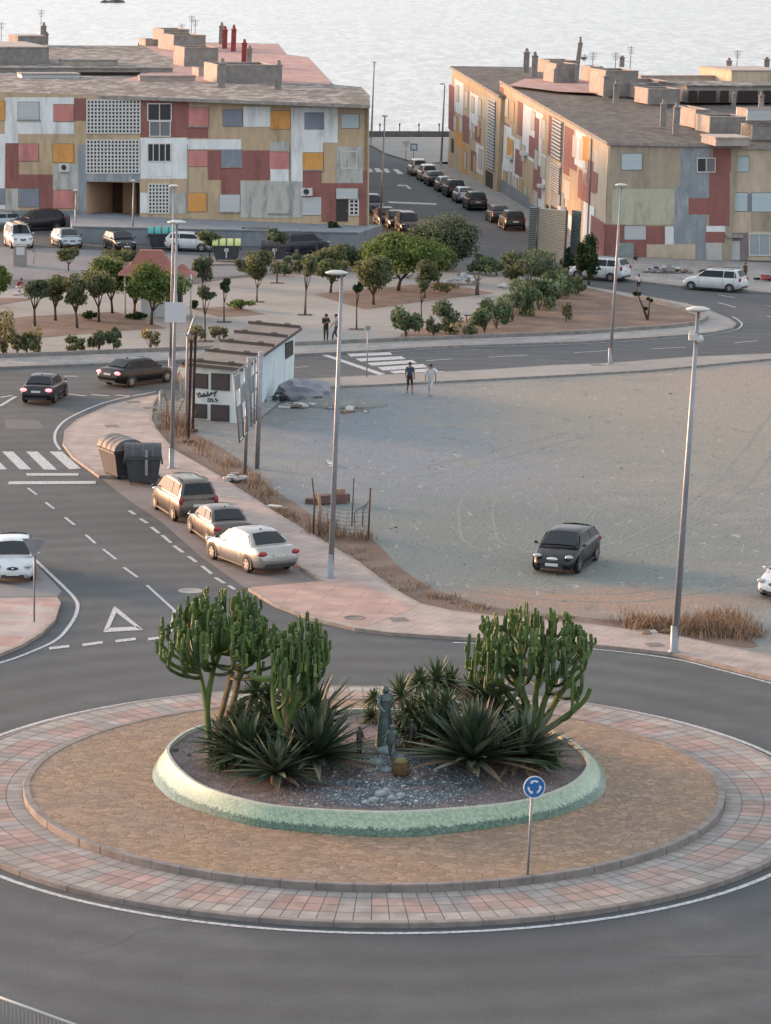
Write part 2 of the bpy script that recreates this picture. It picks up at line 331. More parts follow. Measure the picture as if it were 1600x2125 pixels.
b = MB(); P = [G(x, y, .13) for x, y in [(-120, 747), (0, 742), (350, 728), (740, 711), (1200, 693), (1380, 681), (1445, 674), (1466, 662), (1450, 650), (1403, 638), (1319, 616)]]
for i in range(len(P)-1):
    d = (P[i+1]-P[i]); q = Vector((-d.y, d.x, 0)).normalized()*.13
    b.prism([P[i]-q, P[i+1]-q, P[i+1]+q, P[i]+q], .22)
tag(b.build('edging_wall', KERB), 'low concrete edging wall along the front of the square', 'edging')
BEDZ = .134
for nm, pts, lb in (('planting_bed', [(-120, 672), (0, 663), (60, 656), (240, 647), (345, 681), (240, 687), (90, 700), (0, 709), (-120, 715)], 'brown soil bed under the left row of square trees'),
                    ('planting_bed', [(-120, 628), (0, 618), (58, 618), (66, 622), (-10, 634), (-120, 642)], 'strip of brown soil at the far left of the square'),
                    ('planting_bed', [(394, 640), (477, 636), (553, 652), (456, 658)], 'small diamond bed of grey brown soil in the square'),
                    ('planting_bed', [(651, 611), (740, 602), (907, 586), (941, 591), (1025, 608), (880, 625), (757, 642)], 'reddish soil bed under the big bright tree'),
                    ('planting_bed', [(822, 706), (836, 690), (1000, 655), (1090, 620), (1187, 592), (1234, 600), (1319, 619), (1403, 641), (1445, 653), (1460, 661), (1440, 672), (1274, 685), (1150, 694), (960, 701)], 'bare brown soil bed at the rounded end of the square')):
    sheet(nm, pts, SOIL, BEDZ+.004, lb, 'planting bed')
sheet('parking_bay', [(-120, 512), (60, 513), (300, 523), (560, 540), (700, 531), (740, 548), (585, 563), (474, 574), (-120, 583)], LIGHTASPH, .008, 'pale asphalt parking area in front of the left flats', 'parking lot')
slab('traffic_island', [(425, 540), (560, 540), (575, 546), (440, 548)], PLAZA, .13, 'small kerbed island under the waste containers', 'island', KERB)
slab('sidewalk', [(862, 340), (905, 366), (1042, 438), (1120, 497), (1180, 545), (1220, 566), (1300, 580), (1412, 593), (1600, 607), (1900, 625), (1900, 560), (1600, 545), (1258, 530), (1035, 366), (935, 335)], GREYTILE, .13, 'grey footway in front of the right flats', 'sidewalk', KERB)
# promenade by the sea
slab('promenade', [(-600, 300), (770, 301), (800, 318), (860, 336), (940, 342), (2400, 360), (2400, 292), (-600, 280)], PLAZA, .13, 'paved promenade at the end of the street by the sea', 'promenade', KERB)
b = MB(); P0, P1 = G(-600, 283, .13), G(2400, 287, .13); d = (P1-P0).normalized(); q = Vector((-d.y, d.x, 0))*.15
b.prism([P0-q, P1-q, P1+q, P0+q], .75); tag(b.build('sea_wall', mat('sea_wall', (.09, .085, .085), .9, c2=(.14, .13, .13), sc=1)), 'dark low wall between the promenade and the sea', 'wall')
# ------------------------------------------------------------------ road markings
MK = .012
def mk(quads, label, cat='road marking', z=MK):
    b = MB()
    for q in quads: b.add([G(x, y, z) for x, y in q], [tuple(range(len(q)))])
    return struct(b.build('road_marking', WHITE), label, cat)
def dashes(segs, wd, label):
    b = MB()
    for (x0, y0, x1, y1) in segs: strip([G(x0, y0), G(x1, y1)], wd, MK, b)
    return struct(b.build('road_marking', WHITE), label, 'road marking')
mk([[(4, 937), (27, 937), (65, 974), (41, 974)], [(54, 937), (78, 937), (119, 975), (91, 974)], [(103, 937), (129, 937), (168, 972), (144, 974)], [(-45, 937), (-22, 937), (15, 974), (-9, 974)], [(-95, 937), (-72, 937), (-35, 974), (-59, 974)]], 'white zebra stripes on the road at the far left', 'zebra crossing')
mk([[(54, 982), (164, 982), (162, 987), (56, 987)], [(19, 999), (200, 998), (198, 1004), (16, 1005)]], 'two white stop lines below the left zebra crossing')
mk([[(720, 734), (808, 730), (815, 736), (728, 740)], [(738, 744), (833, 739), (842, 745), (748, 750)], [(760, 753), (856, 747), (866, 753), (772, 759)], [(783, 762), (878, 755), (888, 762), (795, 769)], [(808, 770), (902, 764), (910, 770), (818, 775)], [(838, 775), (920, 770), (928, 774), (850, 778)]], 'white zebra stripes across the road beyond the small building', 'zebra crossing')
mk([[(668, 737), (680, 736), (800, 776), (786, 778)]], 'slanting white stop line before the far zebra crossing')
mk([[(760, 350), (770, 350), (775, 357), (764, 357)], [(776, 349), (787, 349), (793, 357), (781, 357)], [(795, 350), (804, 350), (810, 358), (800, 358)], [(815, 351), (825, 351), (838, 361), (826, 361)]], 'faint zebra stripes at the seaward end of the street', 'zebra crossing')
mk([[(806, 418), (906, 422), (906, 425), (806, 421)], [(825, 383), (845, 384), (854, 391), (848, 392), (842, 386), (825, 386)]], 'white line and arrow painted across the side street')
mk([[(236, 1259), (240, 1259), (241, 1272), (226, 1305), (214, 1312)], [(214, 1312), (226, 1303), (284, 1300), (298, 1307)], [(240, 1259), (298, 1307), (284, 1303), (240, 1270)]], 'hollow white give way triangle painted on the road')
mk([[(101, 1343), (143, 1338), (145, 1343), (103, 1348)], [(170, 1336), (212, 1330), (214, 1335), (172, 1341)], [(239, 1328), (281, 1323), (283, 1328), (241, 1333)], [(306, 1324), (338, 1320), (340, 1324), (308, 1329)]], 'dashed white give way line before the roundabout')
dashes([(135, 1074, 155, 1090), (178, 1110, 198, 1128), (214, 1140, 241, 1161), (257, 1178, 285, 1198), (95, 1043, 112, 1056), (58, 1013, 76, 1027), (305, 1215, 362, 1267), (362, 1267, 354, 1312)], .12, 'white dashed centre line leading to the roundabout')
dashes([(291, 1077, 306, 1086), (314, 1094, 330, 1107), (337, 1111, 355, 1127), (361, 1133, 380, 1147), (391, 1155, 408, 1167), (419, 1175, 439, 1191), (447, 1199, 466, 1211), (475, 1216, 488, 1224), (268, 1060, 280, 1068)], .16, 'white dashed edge of the parking bay')
dashes([(132, 781, 162, 781), (142, 818, 178, 822), (190, 819, 226, 822), (240, 820, 276, 823), (0, 825, 25, 821), (0, 843, 33, 823), (-60, 850, 0, 843)], .22, 'short white lines at the left road junction')
dashes([(1192, 732, 1262, 728), (1352, 724, 1423, 721), (1524, 712, 1573, 707), (884, 749, 938, 745), (1012, 742, 1095, 737), (612, 763, 640, 761), (1490, 612, 1524, 618), (1490, 628, 1527, 638), (1589, 635, 1620, 638), (1591, 656, 1620, 662)], .14, 'white dashed line on the road past the square')
b = MB()
for pts, wd in (([(125, 934), (114, 914), (119, 890), (148, 865), (223, 834), (323, 813)], .14), ([(72, 1161), (132, 1218), (156, 1244), (161, 1261), (152, 1287), (121, 1325), (72, 1350), (0, 1376), (-140, 1412)], .14),
                ([(940, 1334), (1100, 1339), (1240, 1348), (1394, 1367), (1480, 1387), (1600, 1418), (1760, 1462)], .14), ([(760, 734), (941, 722), (1200, 714), (1431, 699), (1492, 692), (1530, 683), (1539, 671), (1520, 657)], .12)):
    strip(spl([G(x, y) for x, y in pts], 8), wd, MK, b)
struct(b.build('road_marking', WHITE), 'thin white edge lines following the kerbs', 'road marking')
# manholes and gratings
IRON = mat('iron_cover', (.16, .125, .11), .7, c2=(.12, .10, .09), sc=8)
def manhole(px, py, w, round_, label, z, m=IRON, asp=None):
    c = G(px, py, z); s = w/ppm(c)/2; b = MB()
    if round_: b.lathe((0, 0, 0), [(s*1.0, -.01), (s, .006), (s*.86, .006), (s*.84, .001), (.001, .001)], 24)
    else: b.box((0, 0, 0), (2*s, 2*s, .012), rz=.3)
    o = b.build('manhole_cover', m); o.location = c+Vector((0, 0, .002)); tag(o, label, 'manhole cover', 'manhole covers')
manhole(735, 1282, 46, 1, 'round brown manhole cover in the pink paving', .13)
manhole(827, 1285, 36, 0, 'square brown access cover in the pink paving', .13)
manhole(1358, 1338, 34, 0, 'square cover in the footway left of the tall right lamp', .13)
manhole(231, 884, 28, 0, 'square cover in the pink paving above the waste containers', .13)
manhole(276, 834, 28, 0, 'square cover near the road edge of the pink corner', .13)
manhole(312, 846, 26, 0, 'square cover beside the fenced weeds on the pink corner', .13)
manhole(397, 1226, 54, 1, 'pale round manhole cover in the road behind the left cactus', 0.0, mat('worn_concrete', (.33, .31, .29), .9, c2=(.2, .19, .18), sc=5))
manhole(1238, 757, 24, 0, 'small cover in the narrow footway by the far lamp', .13)
# ------------------------------------------------------------------ roundabout
RC = Vector((-.23, 92.0, 0)); RO, RI = 13.07, 10.43
def vcol_mat(name, rough=.85, bump=.15):
    m = bpy.data.materials.new(name); m.use_nodes = True; n = m.node_tree; N = n.nodes; L = n.links; b = N['Principled BSDF']; b.inputs['Roughness'].default_value = rough
    a = N.new('ShaderNodeVertexColor'); a.layer_name = 'Col'; tc = N.new('ShaderNodeTexCoord')
    t = N.new('ShaderNodeTexNoise'); t.inputs['Scale'].default_value = 1.6; t.inputs['Detail'].default_value = 8; L.new(tc.outputs['Object'], t.inputs[0])
    r = N.new('ShaderNodeMapRange'); r.inputs[1].default_value = .3; r.inputs[2].default_value = .7; r.inputs[3].default_value = .72; r.inputs[4].default_value = 1.15; L.new(t.outputs[0], r.inputs[0])
    x = N.new('ShaderNodeMixRGB'); x.blend_type = 'MULTIPLY'; x.inputs[0].default_value = 1; L.new(a.outputs[0], x.inputs[1]); L.new(r.outputs[0], x.inputs[2]); L.new(x.outputs[0], b.inputs['Base Color'])
    return m
def ringpt(r, a, z): return (RC.x+r*math.cos(a), RC.y+r*math.sin(a), z)
b = MB(); cols = []; NA = 168; KW = .2
rows = [RI+.0, RI+.50, RI+1.15, RI+1.80, RO-KW]
b.add([ringpt(r, 2*math.pi*k/NA, .138) for r in (RI, RO-KW) for k in range(NA)], [(k, (k+1) % NA, NA+(k+1) % NA, NA+k) for k in range(NA)]); cols += [(.11, .10, .095)]*NA
for k in range(NA):
    for j in range(4):
        g = .012; a0 = 2*math.pi*(k)/NA+g/12; a1 = 2*math.pi*(k+1)/NA-g/12; r0, r1 = rows[j]+g, rows[j+1]-g
        b.add([ringpt(r0, a0, .146), ringpt(r0, a1, .146), ringpt(r1, a1, .146), ringpt(r1, a0, .146)], [(0, 1, 2, 3)])
        pink = j in (1, 2) and (k % 6) < 4
        v = R.uniform(.88, 1.1); c = (.315, .225, .197) if pink else ((.275, .255, .243) if j < 3 else (.30, .272, .252))
        if pink and R.random() < .12: c = (.30, .235, .215)
        cols.append(mul(c, v))
o = b.build('island_paving', vcol_mat('ring_tiles')); struct(o, 'ring of pink and grey paving tiles round the roundabout island', 'paving')
ca = o.data.color_attributes.new('Col', 'FLOAT_COLOR', 'CORNER'); i = 0
for p in o.data.polygons:
    c = cols[p.index]
    for _ in p.loop_indices: ca.data[_].color = (*c, 1)
def kerb_ring(ro, ri, z0, z1, nseg, name, label, m):
    b = MB(); st = 6
    for k in range(nseg):
        a0 = 2*math.pi*k/nseg+.0012; a1 = 2*math.pi*(k+1)/nseg-.0012; dr = R.uniform(-.008, .008)
        A = [a0+(a1-a0)*i/st for i in range(st+1)]; ch = .02
        prof = [(ro+dr, z0), (ro+dr, z1-ch), (ro+dr-ch, z1), (ri+dr, z1), (ri+dr, z0)]
        vs = [ringpt(r, a, z) for a in A for r, z in prof]; n = len(prof)
        fs = [(i*n+j, i*n+j+1, (i+1)*n+j+1, (i+1)*n+j) for i in range(st) for j in range(n-1)]+[tuple(range(n)), tuple(st*n+j for j in range(n))]
        b.add(vs, fs)
    b.add([ringpt(r, 2*math.pi*k/120, z) for r, z in ((ro-.015, z0), (ro-.015, z1-.02), (ri+.01, z1-.02)) for k in range(120)], [(j*120+k, j*120+(k+1) % 120, (j+1)*120+(k+1) % 120, (j+1)*120+k) for j in range(2) for k in range(120)])
    return struct(b.build(name, m), label, 'kerb')
KD = mat('island_kerb', (.235, .21, .195), .85, c2=(.15, .13, .125), sc=1.6, bump=.3, bsc=20)
kerb_ring(RO, RO-KW, -.02, .15, 42, 'kerb', 'outer concrete kerb of the roundabout', KD)
kerb_ring(RI, RI-.2, .10, .36, 66, 'kerb', 'inner raised kerb round the brown island surface', KD)
b = MB(); A = [2*math.pi*k/180 for k in range(181)]
strip([ringpt(RO+.42, a, 0) for a in A], .17, MK, b); struct(b.build('road_marking', WHITE), 'white edge line circling the roundabout', 'road marking')
def stamped_mat():
    m = bpy.data.materials.new('stamped_concrete'); m.use_nodes = True; n = m.node_tree; N = n.nodes; L = n.links; b = N['Principled BSDF']; b.inputs['Roughness'].default_value = .8
    tc = N.new('ShaderNodeTexCoord'); ns = N.new('ShaderNodeTexNoise'); ns.inputs['Scale'].default_value = 1.3; ns.inputs['Detail'].default_value = 6; L.new(tc.outputs['Object'], ns.inputs[0])
    mx = N.new('ShaderNodeMixRGB'); mx.inputs[0].default_value = .35; L.new(tc.outputs['Object'], mx.inputs[1]); L.new(ns.outputs['Color'], mx.inputs[2])
    vo = N.new('ShaderNodeTexVoronoi'); vo.feature = 'DISTANCE_TO_EDGE'; vo.inputs['Scale'].default_value = 5.5; L.new(mx.outputs[0], vo.inputs['Vector'])
    vc = N.new('ShaderNodeTexVoronoi'); vc.inputs['Scale'].default_value = 5.5; L.new(mx.outputs[0], vc.inputs['Vector'])
    r = N.new('ShaderNodeMapRange'); r.inputs[1].default_value = 0; r.inputs[2].default_value = .07; L.new(vo.outputs[0], r.inputs[0])
    big = N.new('ShaderNodeTexNoise'); big.inputs['Scale'].default_value = .35; big.inputs['Detail'].default_value = 8; big.inputs['Roughness'].default_value = .65; L.new(tc.outputs['Object'], big.inputs[0])
    rb = N.new('ShaderNodeMapRange'); rb.inputs[1].default_value = .38; rb.inputs[2].default_value = .62; L.new(big.outputs[0], rb.inputs[0])
    c1 = N.new('ShaderNodeMixRGB'); c1.inputs[1].default_value = (.235, .158, .10, 1); c1.inputs[2].default_value = (.20, .145, .108, 1); L.new(rb.outputs[0], c1.inputs[0])
    hv = N.new('ShaderNodeHueSaturation'); L.new(c1.outputs[0], hv.inputs['Color']); sx = N.new('ShaderNodeSeparateColor'); L.new(vc.outputs['Color'], sx.inputs[0])
    rv = N.new('ShaderNodeMapRange'); rv.inputs[3].default_value = .82; rv.inputs[4].default_value = 1.3; L.new(sx.outputs[0], rv.inputs[0]); L.new(rv.outputs[0], hv.inputs['Value'])
    c2 = N.new('ShaderNodeMixRGB'); c2.inputs[1].default_value = (.19, .12, .075, 1); L.new(hv.outputs[0], c2.inputs[2]); L.new(r.outputs[0], c2.inputs[0])
    fine = N.new('ShaderNodeTexNoise'); fine.inputs['Scale'].default_value = 5; fine.inputs['Detail'].default_value = 8; fine.inputs['Distortion'].default_value = 1.2
    mp = N.new('ShaderNodeMapping'); mp.inputs['Scale'].default_value = (.7, 2.2, 1); L.new(tc.outputs['Object'], mp.inputs[0]); L.new(mp.outputs[0], fine.inputs[0])
    rf = N.new('ShaderNodeMapRange'); rf.inputs[1].default_value = .58; rf.inputs[2].default_value = .74; L.new(fine.outputs[0], rf.inputs[0])
    c3 = N.new('ShaderNodeMixRGB'); L.new(c2.outputs[0], c3.inputs[1]); c3.inputs[2].default_value = (.43, .30, .18, 1); L.new(rf.outputs[0], c3.inputs[0]); L.new(c3.outputs[0], b.inputs['Base Color'])
    bp = N.new('ShaderNodeBump'); bp.inputs['Strength'].default_value = .7; bp.inputs['Distance'].default_value = .03; L.new(r.outputs[0], bp.inputs['Height'])
    bp2 = N.new('ShaderNodeBump'); bp2.inputs['Strength'].default_value = .5; bp2.inputs['Distance'].default_value = .05; L.new(fine.outputs[0], bp2.inputs['Height']); L.new(bp.outputs[0], bp2.inputs['Normal']); L.new(bp2.outputs[0], b.inputs['Normal'])
    return m
b = MB(); b.add([ringpt(RI-.19, 2*math.pi*k/96, .345) for k in range(96)], [tuple(range(96))])
struct(b.build('island_surface', stamped_mat()), 'brown crazed stone-pattern concrete inside the island kerb', 'ground')
# planter
top = [G(x, y, .93) for x, y in [(345, 1558), (372, 1598), (425, 1633), (519, 1662), (612, 1676), (780, 1684), (916, 1679), (1081, 1662), (1181, 1630), (1222, 1592), (1214, 1558), (1174, 1528), (1120, 1508), (950, 1482), (780, 1470), (600, 1476), (470, 1492), (400, 1510), (362, 1532)]]
basep = [G(x, y, .35) for x, y in [(316, 1610), (335, 1642), (380, 1671), (503, 1709), (594, 1723), (780, 1737), (900, 1733), (1059, 1713), (1169, 1690), (1245, 1655), (1256, 1606), (1220, 1560), (1150, 1528), (955, 1496), (780, 1484), (600, 1490), (460, 1508), (380, 1532), (332, 1570)]]
T = spl(top, 5, True); Bs = spl(basep, 5, True); n = len(T)
def mosaic_mat():
    m = bpy.data.materials.new('green_mosaic'); m.use_nodes = True; nn = m.node_tree; N = nn.nodes; L = nn.links; b = N['Principled BSDF']; b.inputs['Roughness'].default_value = .35
    tc = N.new('ShaderNodeTexCoord'); v = N.new('ShaderNodeTexVoronoi'); v.inputs['Scale'].default_value = 16; L.new(tc.outputs['Object'], v.inputs[0])
    sc = N.new('ShaderNodeSeparateColor'); L.new(v.outputs['Color'], sc.inputs[0])
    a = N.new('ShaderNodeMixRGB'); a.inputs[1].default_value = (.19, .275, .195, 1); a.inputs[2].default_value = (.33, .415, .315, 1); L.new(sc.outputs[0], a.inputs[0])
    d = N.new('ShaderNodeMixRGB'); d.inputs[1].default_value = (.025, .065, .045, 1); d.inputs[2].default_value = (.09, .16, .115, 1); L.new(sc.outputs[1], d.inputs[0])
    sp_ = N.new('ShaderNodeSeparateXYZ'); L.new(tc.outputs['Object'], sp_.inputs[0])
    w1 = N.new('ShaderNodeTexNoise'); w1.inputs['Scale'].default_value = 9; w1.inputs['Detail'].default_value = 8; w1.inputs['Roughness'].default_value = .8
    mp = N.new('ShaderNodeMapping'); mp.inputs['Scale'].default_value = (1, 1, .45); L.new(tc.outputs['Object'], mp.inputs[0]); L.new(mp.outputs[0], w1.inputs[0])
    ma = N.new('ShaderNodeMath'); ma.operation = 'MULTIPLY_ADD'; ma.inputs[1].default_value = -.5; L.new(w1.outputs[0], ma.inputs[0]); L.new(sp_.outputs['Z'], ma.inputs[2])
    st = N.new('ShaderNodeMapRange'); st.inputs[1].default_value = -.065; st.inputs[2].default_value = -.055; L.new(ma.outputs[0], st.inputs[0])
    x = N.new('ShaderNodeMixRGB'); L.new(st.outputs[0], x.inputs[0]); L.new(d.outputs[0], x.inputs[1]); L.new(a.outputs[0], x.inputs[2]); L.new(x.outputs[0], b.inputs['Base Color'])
    return m
planter = empty('planter', (RC.x, RC.y, .345), 'green mosaic planter wall with flared foot on the roundabout island', 'planter')
b = MB(); cen = sum(T, Vector())/n
def lerp(a, c, t): return a+(c-a)*t
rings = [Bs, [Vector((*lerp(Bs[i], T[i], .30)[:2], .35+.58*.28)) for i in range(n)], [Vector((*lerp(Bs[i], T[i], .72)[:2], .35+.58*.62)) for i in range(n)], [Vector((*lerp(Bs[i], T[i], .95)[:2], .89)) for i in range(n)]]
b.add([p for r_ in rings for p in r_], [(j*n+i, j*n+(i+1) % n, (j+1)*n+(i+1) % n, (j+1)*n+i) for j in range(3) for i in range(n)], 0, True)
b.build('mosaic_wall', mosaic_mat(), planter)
T2 = inset([Vector((p.x, p.y, 0)) for p in T], .09); b = MB()
rr = [[Vector((p.x, p.y, .89)) for p in rings[3]], T, [Vector((p.x, p.y, .93)) for p in T2], [Vector((p.x, p.y, .70)) for p in T2]]
b.add([p for r_ in rr for p in r_], [(j*n+i, j*n+(i+1) % n, (j+1)*n+(i+1) % n, (j+1)*n+i) for j in range(3) for i in range(n)])
b.build('coping', mat('planter_coping', (.42, .46, .38), .6, c2=(.31, .34, .28), sc=4), planter)
def bedz(x, y):
    d = math.hypot((x-RC.x)/5.2, (y-RC.y-.7)/3.0); return .80+.42*max(0, 1-d*d)
GRV = mat('purple_gravel', (.15, .122, .12), .95, c2=(.075, .066, .07), sc=9, c3=(.20, .165, .16), sc3=1.2, bump=.8, bsc=22)
b = MB(); K = 10
for j in range(K+1):
    for p in T2:
        q = lerp(Vector((RC.x, RC.y+.7, 0)), Vector((p.x, p.y, 0)), j/K); z = bedz(q.x, q.y); q.z = z if j else z; b.v.append(q)
for j in range(K):
    for i in range(n): b.f.append([j*n+i, j*n+(i+1) % n, (j+1)*n+(i+1) % n, (j+1)*n+i]); b.m.append(0); b.sm.append(True)
struct(b.build('gravel_bed', GRV), 'purplish gravel filling the mosaic planter', 'gravel')
def onbed(px, py):
    z = .9
    for _ in range(6): g = G(px, py, z); z = bedz(g.x, g.y)
    return G(px, py, z)
# slate chippings patch, following the bed surface
SLC = mat('slate_chippings', (.085, .105, .13), .9, c2=(.16, .19, .21), sc=10, c3=(.05, .06, .075), sc3=3, bump=.8, bsc=24)
b = MB(); rr0 = random.Random(8); K = 8; NN = 48; rim_ = []
for i in range(NN):
    a = 2*math.pi*i/NN; k_ = 1+.10*math.sin(3*a+1)+.06*math.sin(7*a)+rr0.uniform(-.04, .04); rim_.append((815+175*k_*math.cos(a), 1622+54*k_*math.sin(a)))
for j in range(K+1):
    for x, y in rim_: q = onbed(815+(x-815)*max(j, .01)/K, 1618+(y-1618)*max(j, .01)/K); b.v.append(q+Vector((0, 0, .006)))
for j in range(K):
    for i in range(NN): b.f.append([j*NN+i, j*NN+(i+1) % NN, (j+1)*NN+(i+1) % NN, (j+1)*NN+i]); b.m.append(0); b.sm.append(True)
struct(b.build('chippings', SLC), 'patch of blue slate chippings in front of the statue', 'gravel')
# pale and slate pebbles spread below the statue
b = MB(); rr_ = random.Random(3)
for i in range(3800):
    px = rr_.gauss(810, 105); py = rr_.uniform(1560, 1674)
    if abs(px-810) > 150+(py-1560)*.6 or abs(px-810) > 230: continue
    p = onbed(px, py); s = rr_.uniform(.014, .038)*(1.8 if rr_.random() < .06 else 1)
    o_ = len(b.v); b.blob(p+Vector((0, 0, s*.4)), (s, s*rr_.uniform(.7, 1.2), s*.6), jit=.2, sub=0, mi=rr_.choice((0, 0, 1, 2, 2)), rnd=rr_)
for i in range(-len(b.sm), 0): b.sm[i] = False
PB = [mat('slate_pebble', (.075, .095, .12), .8), mat('white_pebble', (.42, .45, .45), .8), mat('grey_pebble', (.2, .24, .26), .8)]
o = b.build('pebbles', PB); tag(o, 'loose slate blue and white pebbles below the statue group', 'pebbles', kind='stuff')
b = MB()
for i in range(9000):
    a = rr_.uniform(0, 6.283); q = math.sqrt(rr_.random())*.97; p = T2[int(a/6.2832*n) % n]
    c = lerp(Vector((RC.x, RC.y+.7, 0)), Vector((p.x, p.y, 0)), q)+Vector((rr_.uniform(-.15, .15), rr_.uniform(-.15, .15), 0)); c.z = bedz(c.x, c.y)+.005; s = rr_.uniform(.012, .03)
    if q > .95: continue
    u = Vector((rr_.uniform(-1, 1), rr_.uniform(-1, 1), rr_.uniform(-.4, .4))).normalized()*s; v_ = Vector((-u.y, u.x, rr_.uniform(-.02, .02)))
    b.add([c-u, c+v_, c+u, c-v_, c+Vector((0, 0, s*.9))], [(0, 1, 4), (1, 2, 4), (2, 3, 4), (3, 0, 4)], rr_.choice((0, 1, 2)))
o = b.build('gravel', [mat('gravel_a', (.25, .19, .18), .9), mat('gravel_b', (.12, .09, .09), .9), mat('gravel_c', (.34, .30, .29), .9)]); tag(o, 'fine loose mauve gravel scattered over the planter bed', 'gravel', kind='stuff')
for (px, py, s_), lb in zip(((790, 1652, .20), (812, 1660, .16), (775, 1664, .18), (830, 1655, .15), (800, 1644, .14), (758, 1668, .12), (824, 1669, .12)), ('large pale stone in the middle of the front stones', 'pale stone right of the large front stone', 'pale stone left of the large front stone', 'pale stone at the right of the front stones', 'pale stone behind the large front stone', 'small pale stone leftmost of the front stones', 'small pale stone nearest the coping at the right')):
    p = onbed(px, py); b = MB(); b.blob((0, 0, s_*.3), (s_, s_*.8, s_*.75), jit=.2, sub=1); o = b.build('rock', mat('pale_rock', (.33, .36, .37), .85, c2=(.2, .22, .24), sc=6)); o.location = p; tag(o, lb, 'rock', 'pale stones at the front of the pebbles')
# ------------------------------------------------------------------ buildings
def wallm(name, c, c2=None, sc=.5): return mat(name, c, .9, c2=c2 or mul(c, .74), sc=sc*1.4, c3=mul(c, 1.15), sc3=1.9, stretch=(1, 1, .3), contrast=(.45, .68), bump=.1, bsc=12)
W_ = wallm('white_render', (.66, .68, .68), (.45, .47, .475)); TAN = wallm('tan_render', (.45, .345, .225)); RED = wallm('red_render', (.25, .105, .095)); PINK = wallm('pink_render', (.50, .21, .19))
ORG = wallm('orange_render', (.58, .29, .085)); SLATE = wallm('slate_render', (.20, .225, .27)); CONC = wallm('bare_render', (.42, .42, .39), (.22, .225, .215), 1.0); MAUVE = wallm('mauve_render', (.23, .19, .2))
GRST = wallm('streaked_grey', (.21, .235, .26), (.40, .42, .43), 1.2); SAND = wallm('sand_render', (.48, .40, .30)); TAUPE = wallm('taupe_render', (.33, .28, .215)); MOSS = wallm('mossy_render', (.42, .41, .31), (.28, .28, .21), 1.4)
PLINTH = wallm('plinth_grey', (.20, .225, .25)); SHUT = mat('pale_shutter', (.44, .52, .55), .5, c2=(.36, .44, .47), sc=1, stretch=(.2, .2, 14)); SHUTW = mat('white_shutter', (.50, .53, .54), .5, c2=(.4, .42, .43), sc=1, stretch=(.2, .2, 14))
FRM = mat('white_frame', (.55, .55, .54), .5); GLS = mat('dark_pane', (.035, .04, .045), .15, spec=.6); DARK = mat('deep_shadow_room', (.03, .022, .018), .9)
ROOFD = mat('brown_roofing', (.078, .070, .063), .95, c2=(.052, .047, .044), sc=.6, c3=(.125, .112, .10), sc3=2.2, stretch=(.5, .25, 1), bump=.3, bsc=6, contrast=(.4, .58))
ROOFG = mat('grey_roofing', (.115, .108, .10), .95, c2=(.27, .255, .24), sc=1.3, c3=(.065, .060, .056), sc3=2.1, stretch=(.6, .22, 1), bump=.3, bsc=6, contrast=(.46, .56))
ROOFP = mat('red_roofing', (.36, .20, .18), .95, c2=(.25, .155, .14), sc=.5, c3=(.42, .27, .25), sc3=2, stretch=(.5, .25, 1))
PARA = mat('parapet_render', (.27, .25, .232), .9, c2=(.18, .168, .158), sc=1.5); PARAL = mat('pale_parapet', (.40, .34, .30), .9, c2=(.29, .25, .225), sc=1.5); EAVE = mat('roof_edge', (.34, .305, .28), .9, c2=(.19, .175, .165), sc=2.5)
REVEAL_SHADE = mat('reveal_shade', (.16, .15, .14), .8)
WM = [TAN, W_, RED, PINK, ORG, SLATE, CONC, MAUVE, GRST, SAND, TAUPE, MOSS, PLINTH]
TN, WH, RD, PK, OG, SL, CN, MV, GS, SD, TP, MS, PLN = range(13)
BL = .032
class Facade:
    """a vertical wall plane; photo rectangles are carried onto it by ray"""
    def __init__(s, A, B):
        s.A, s.B = Vector(A), Vector(B); d = (s.B-s.A); d.z = 0; s.d = d.normalized()
        s.N = s.d.cross(Vector((BL, 0, 1))).normalized()
        if s.N.dot(CP-s.A) < 0: s.N = -s.N
    def p(s, x, y, o=0.): return PL(x, y, s.A+s.N*o, s.N)
    def rect(s, b, r, mi, o):
        x0, y0, x1, y1 = r; b.add([s.p(x0, y1, o), s.p(x1, y1, o), s.p(x1, y0, o), s.p(x0, y0, o)], [(0, 1, 2, 3)], mi)
    def poly(s, b, pts, mi, o): b.add([s.p(x, y, o) for x, y in pts], [tuple(range(len(pts)))], mi)
    def box(s, b, pts, mi, o0, o1):
        n = len(pts); v = [s.p(x, y, o0) for x, y in pts]+[s.p(x, y, o1) for x, y in pts]
        # keep the outer ring square to the wall
        v = v[:n]+[q+s.N*(o1-o0) for q in v[:n]]
        b.add(v, [tuple(range(n, 2*n))]+[(i, (i+1) % n, n+(i+1) % n, n+i) for i in range(n)], mi)
def rp(x0, y0, x1, y1): return [(x0, y1), (x1, y1), (x1, y0), (x0, y0)]
def shutter(F, root, r, m, nm='shutter', pts=None):
    b = MB(); P = pts or rp(*r); F.box(b, P, 0, .0, .05); o = b.build(nm, [m], root)
    cx = sum(p[0] for p in P)/len(P); cy = sum(p[1] for p in P)/len(P); wx = max(p[0] for p in P)-min(p[0] for p in P); wy = max(p[1] for p in P)-min(p[1] for p in P)
    b = MB(); F.box(b, [(cx+(p[0]-cx)*(1+2.2/max(wx, 6)), cy+(p[1]-cy)*(1+2.2/max(wy, 6))) for p in P], 0, .0, .03); b.build('frame_or_shade', REVEAL_SHADE, o)  # dark border behind the shutter: shade of the reveal put in as a part
    return o
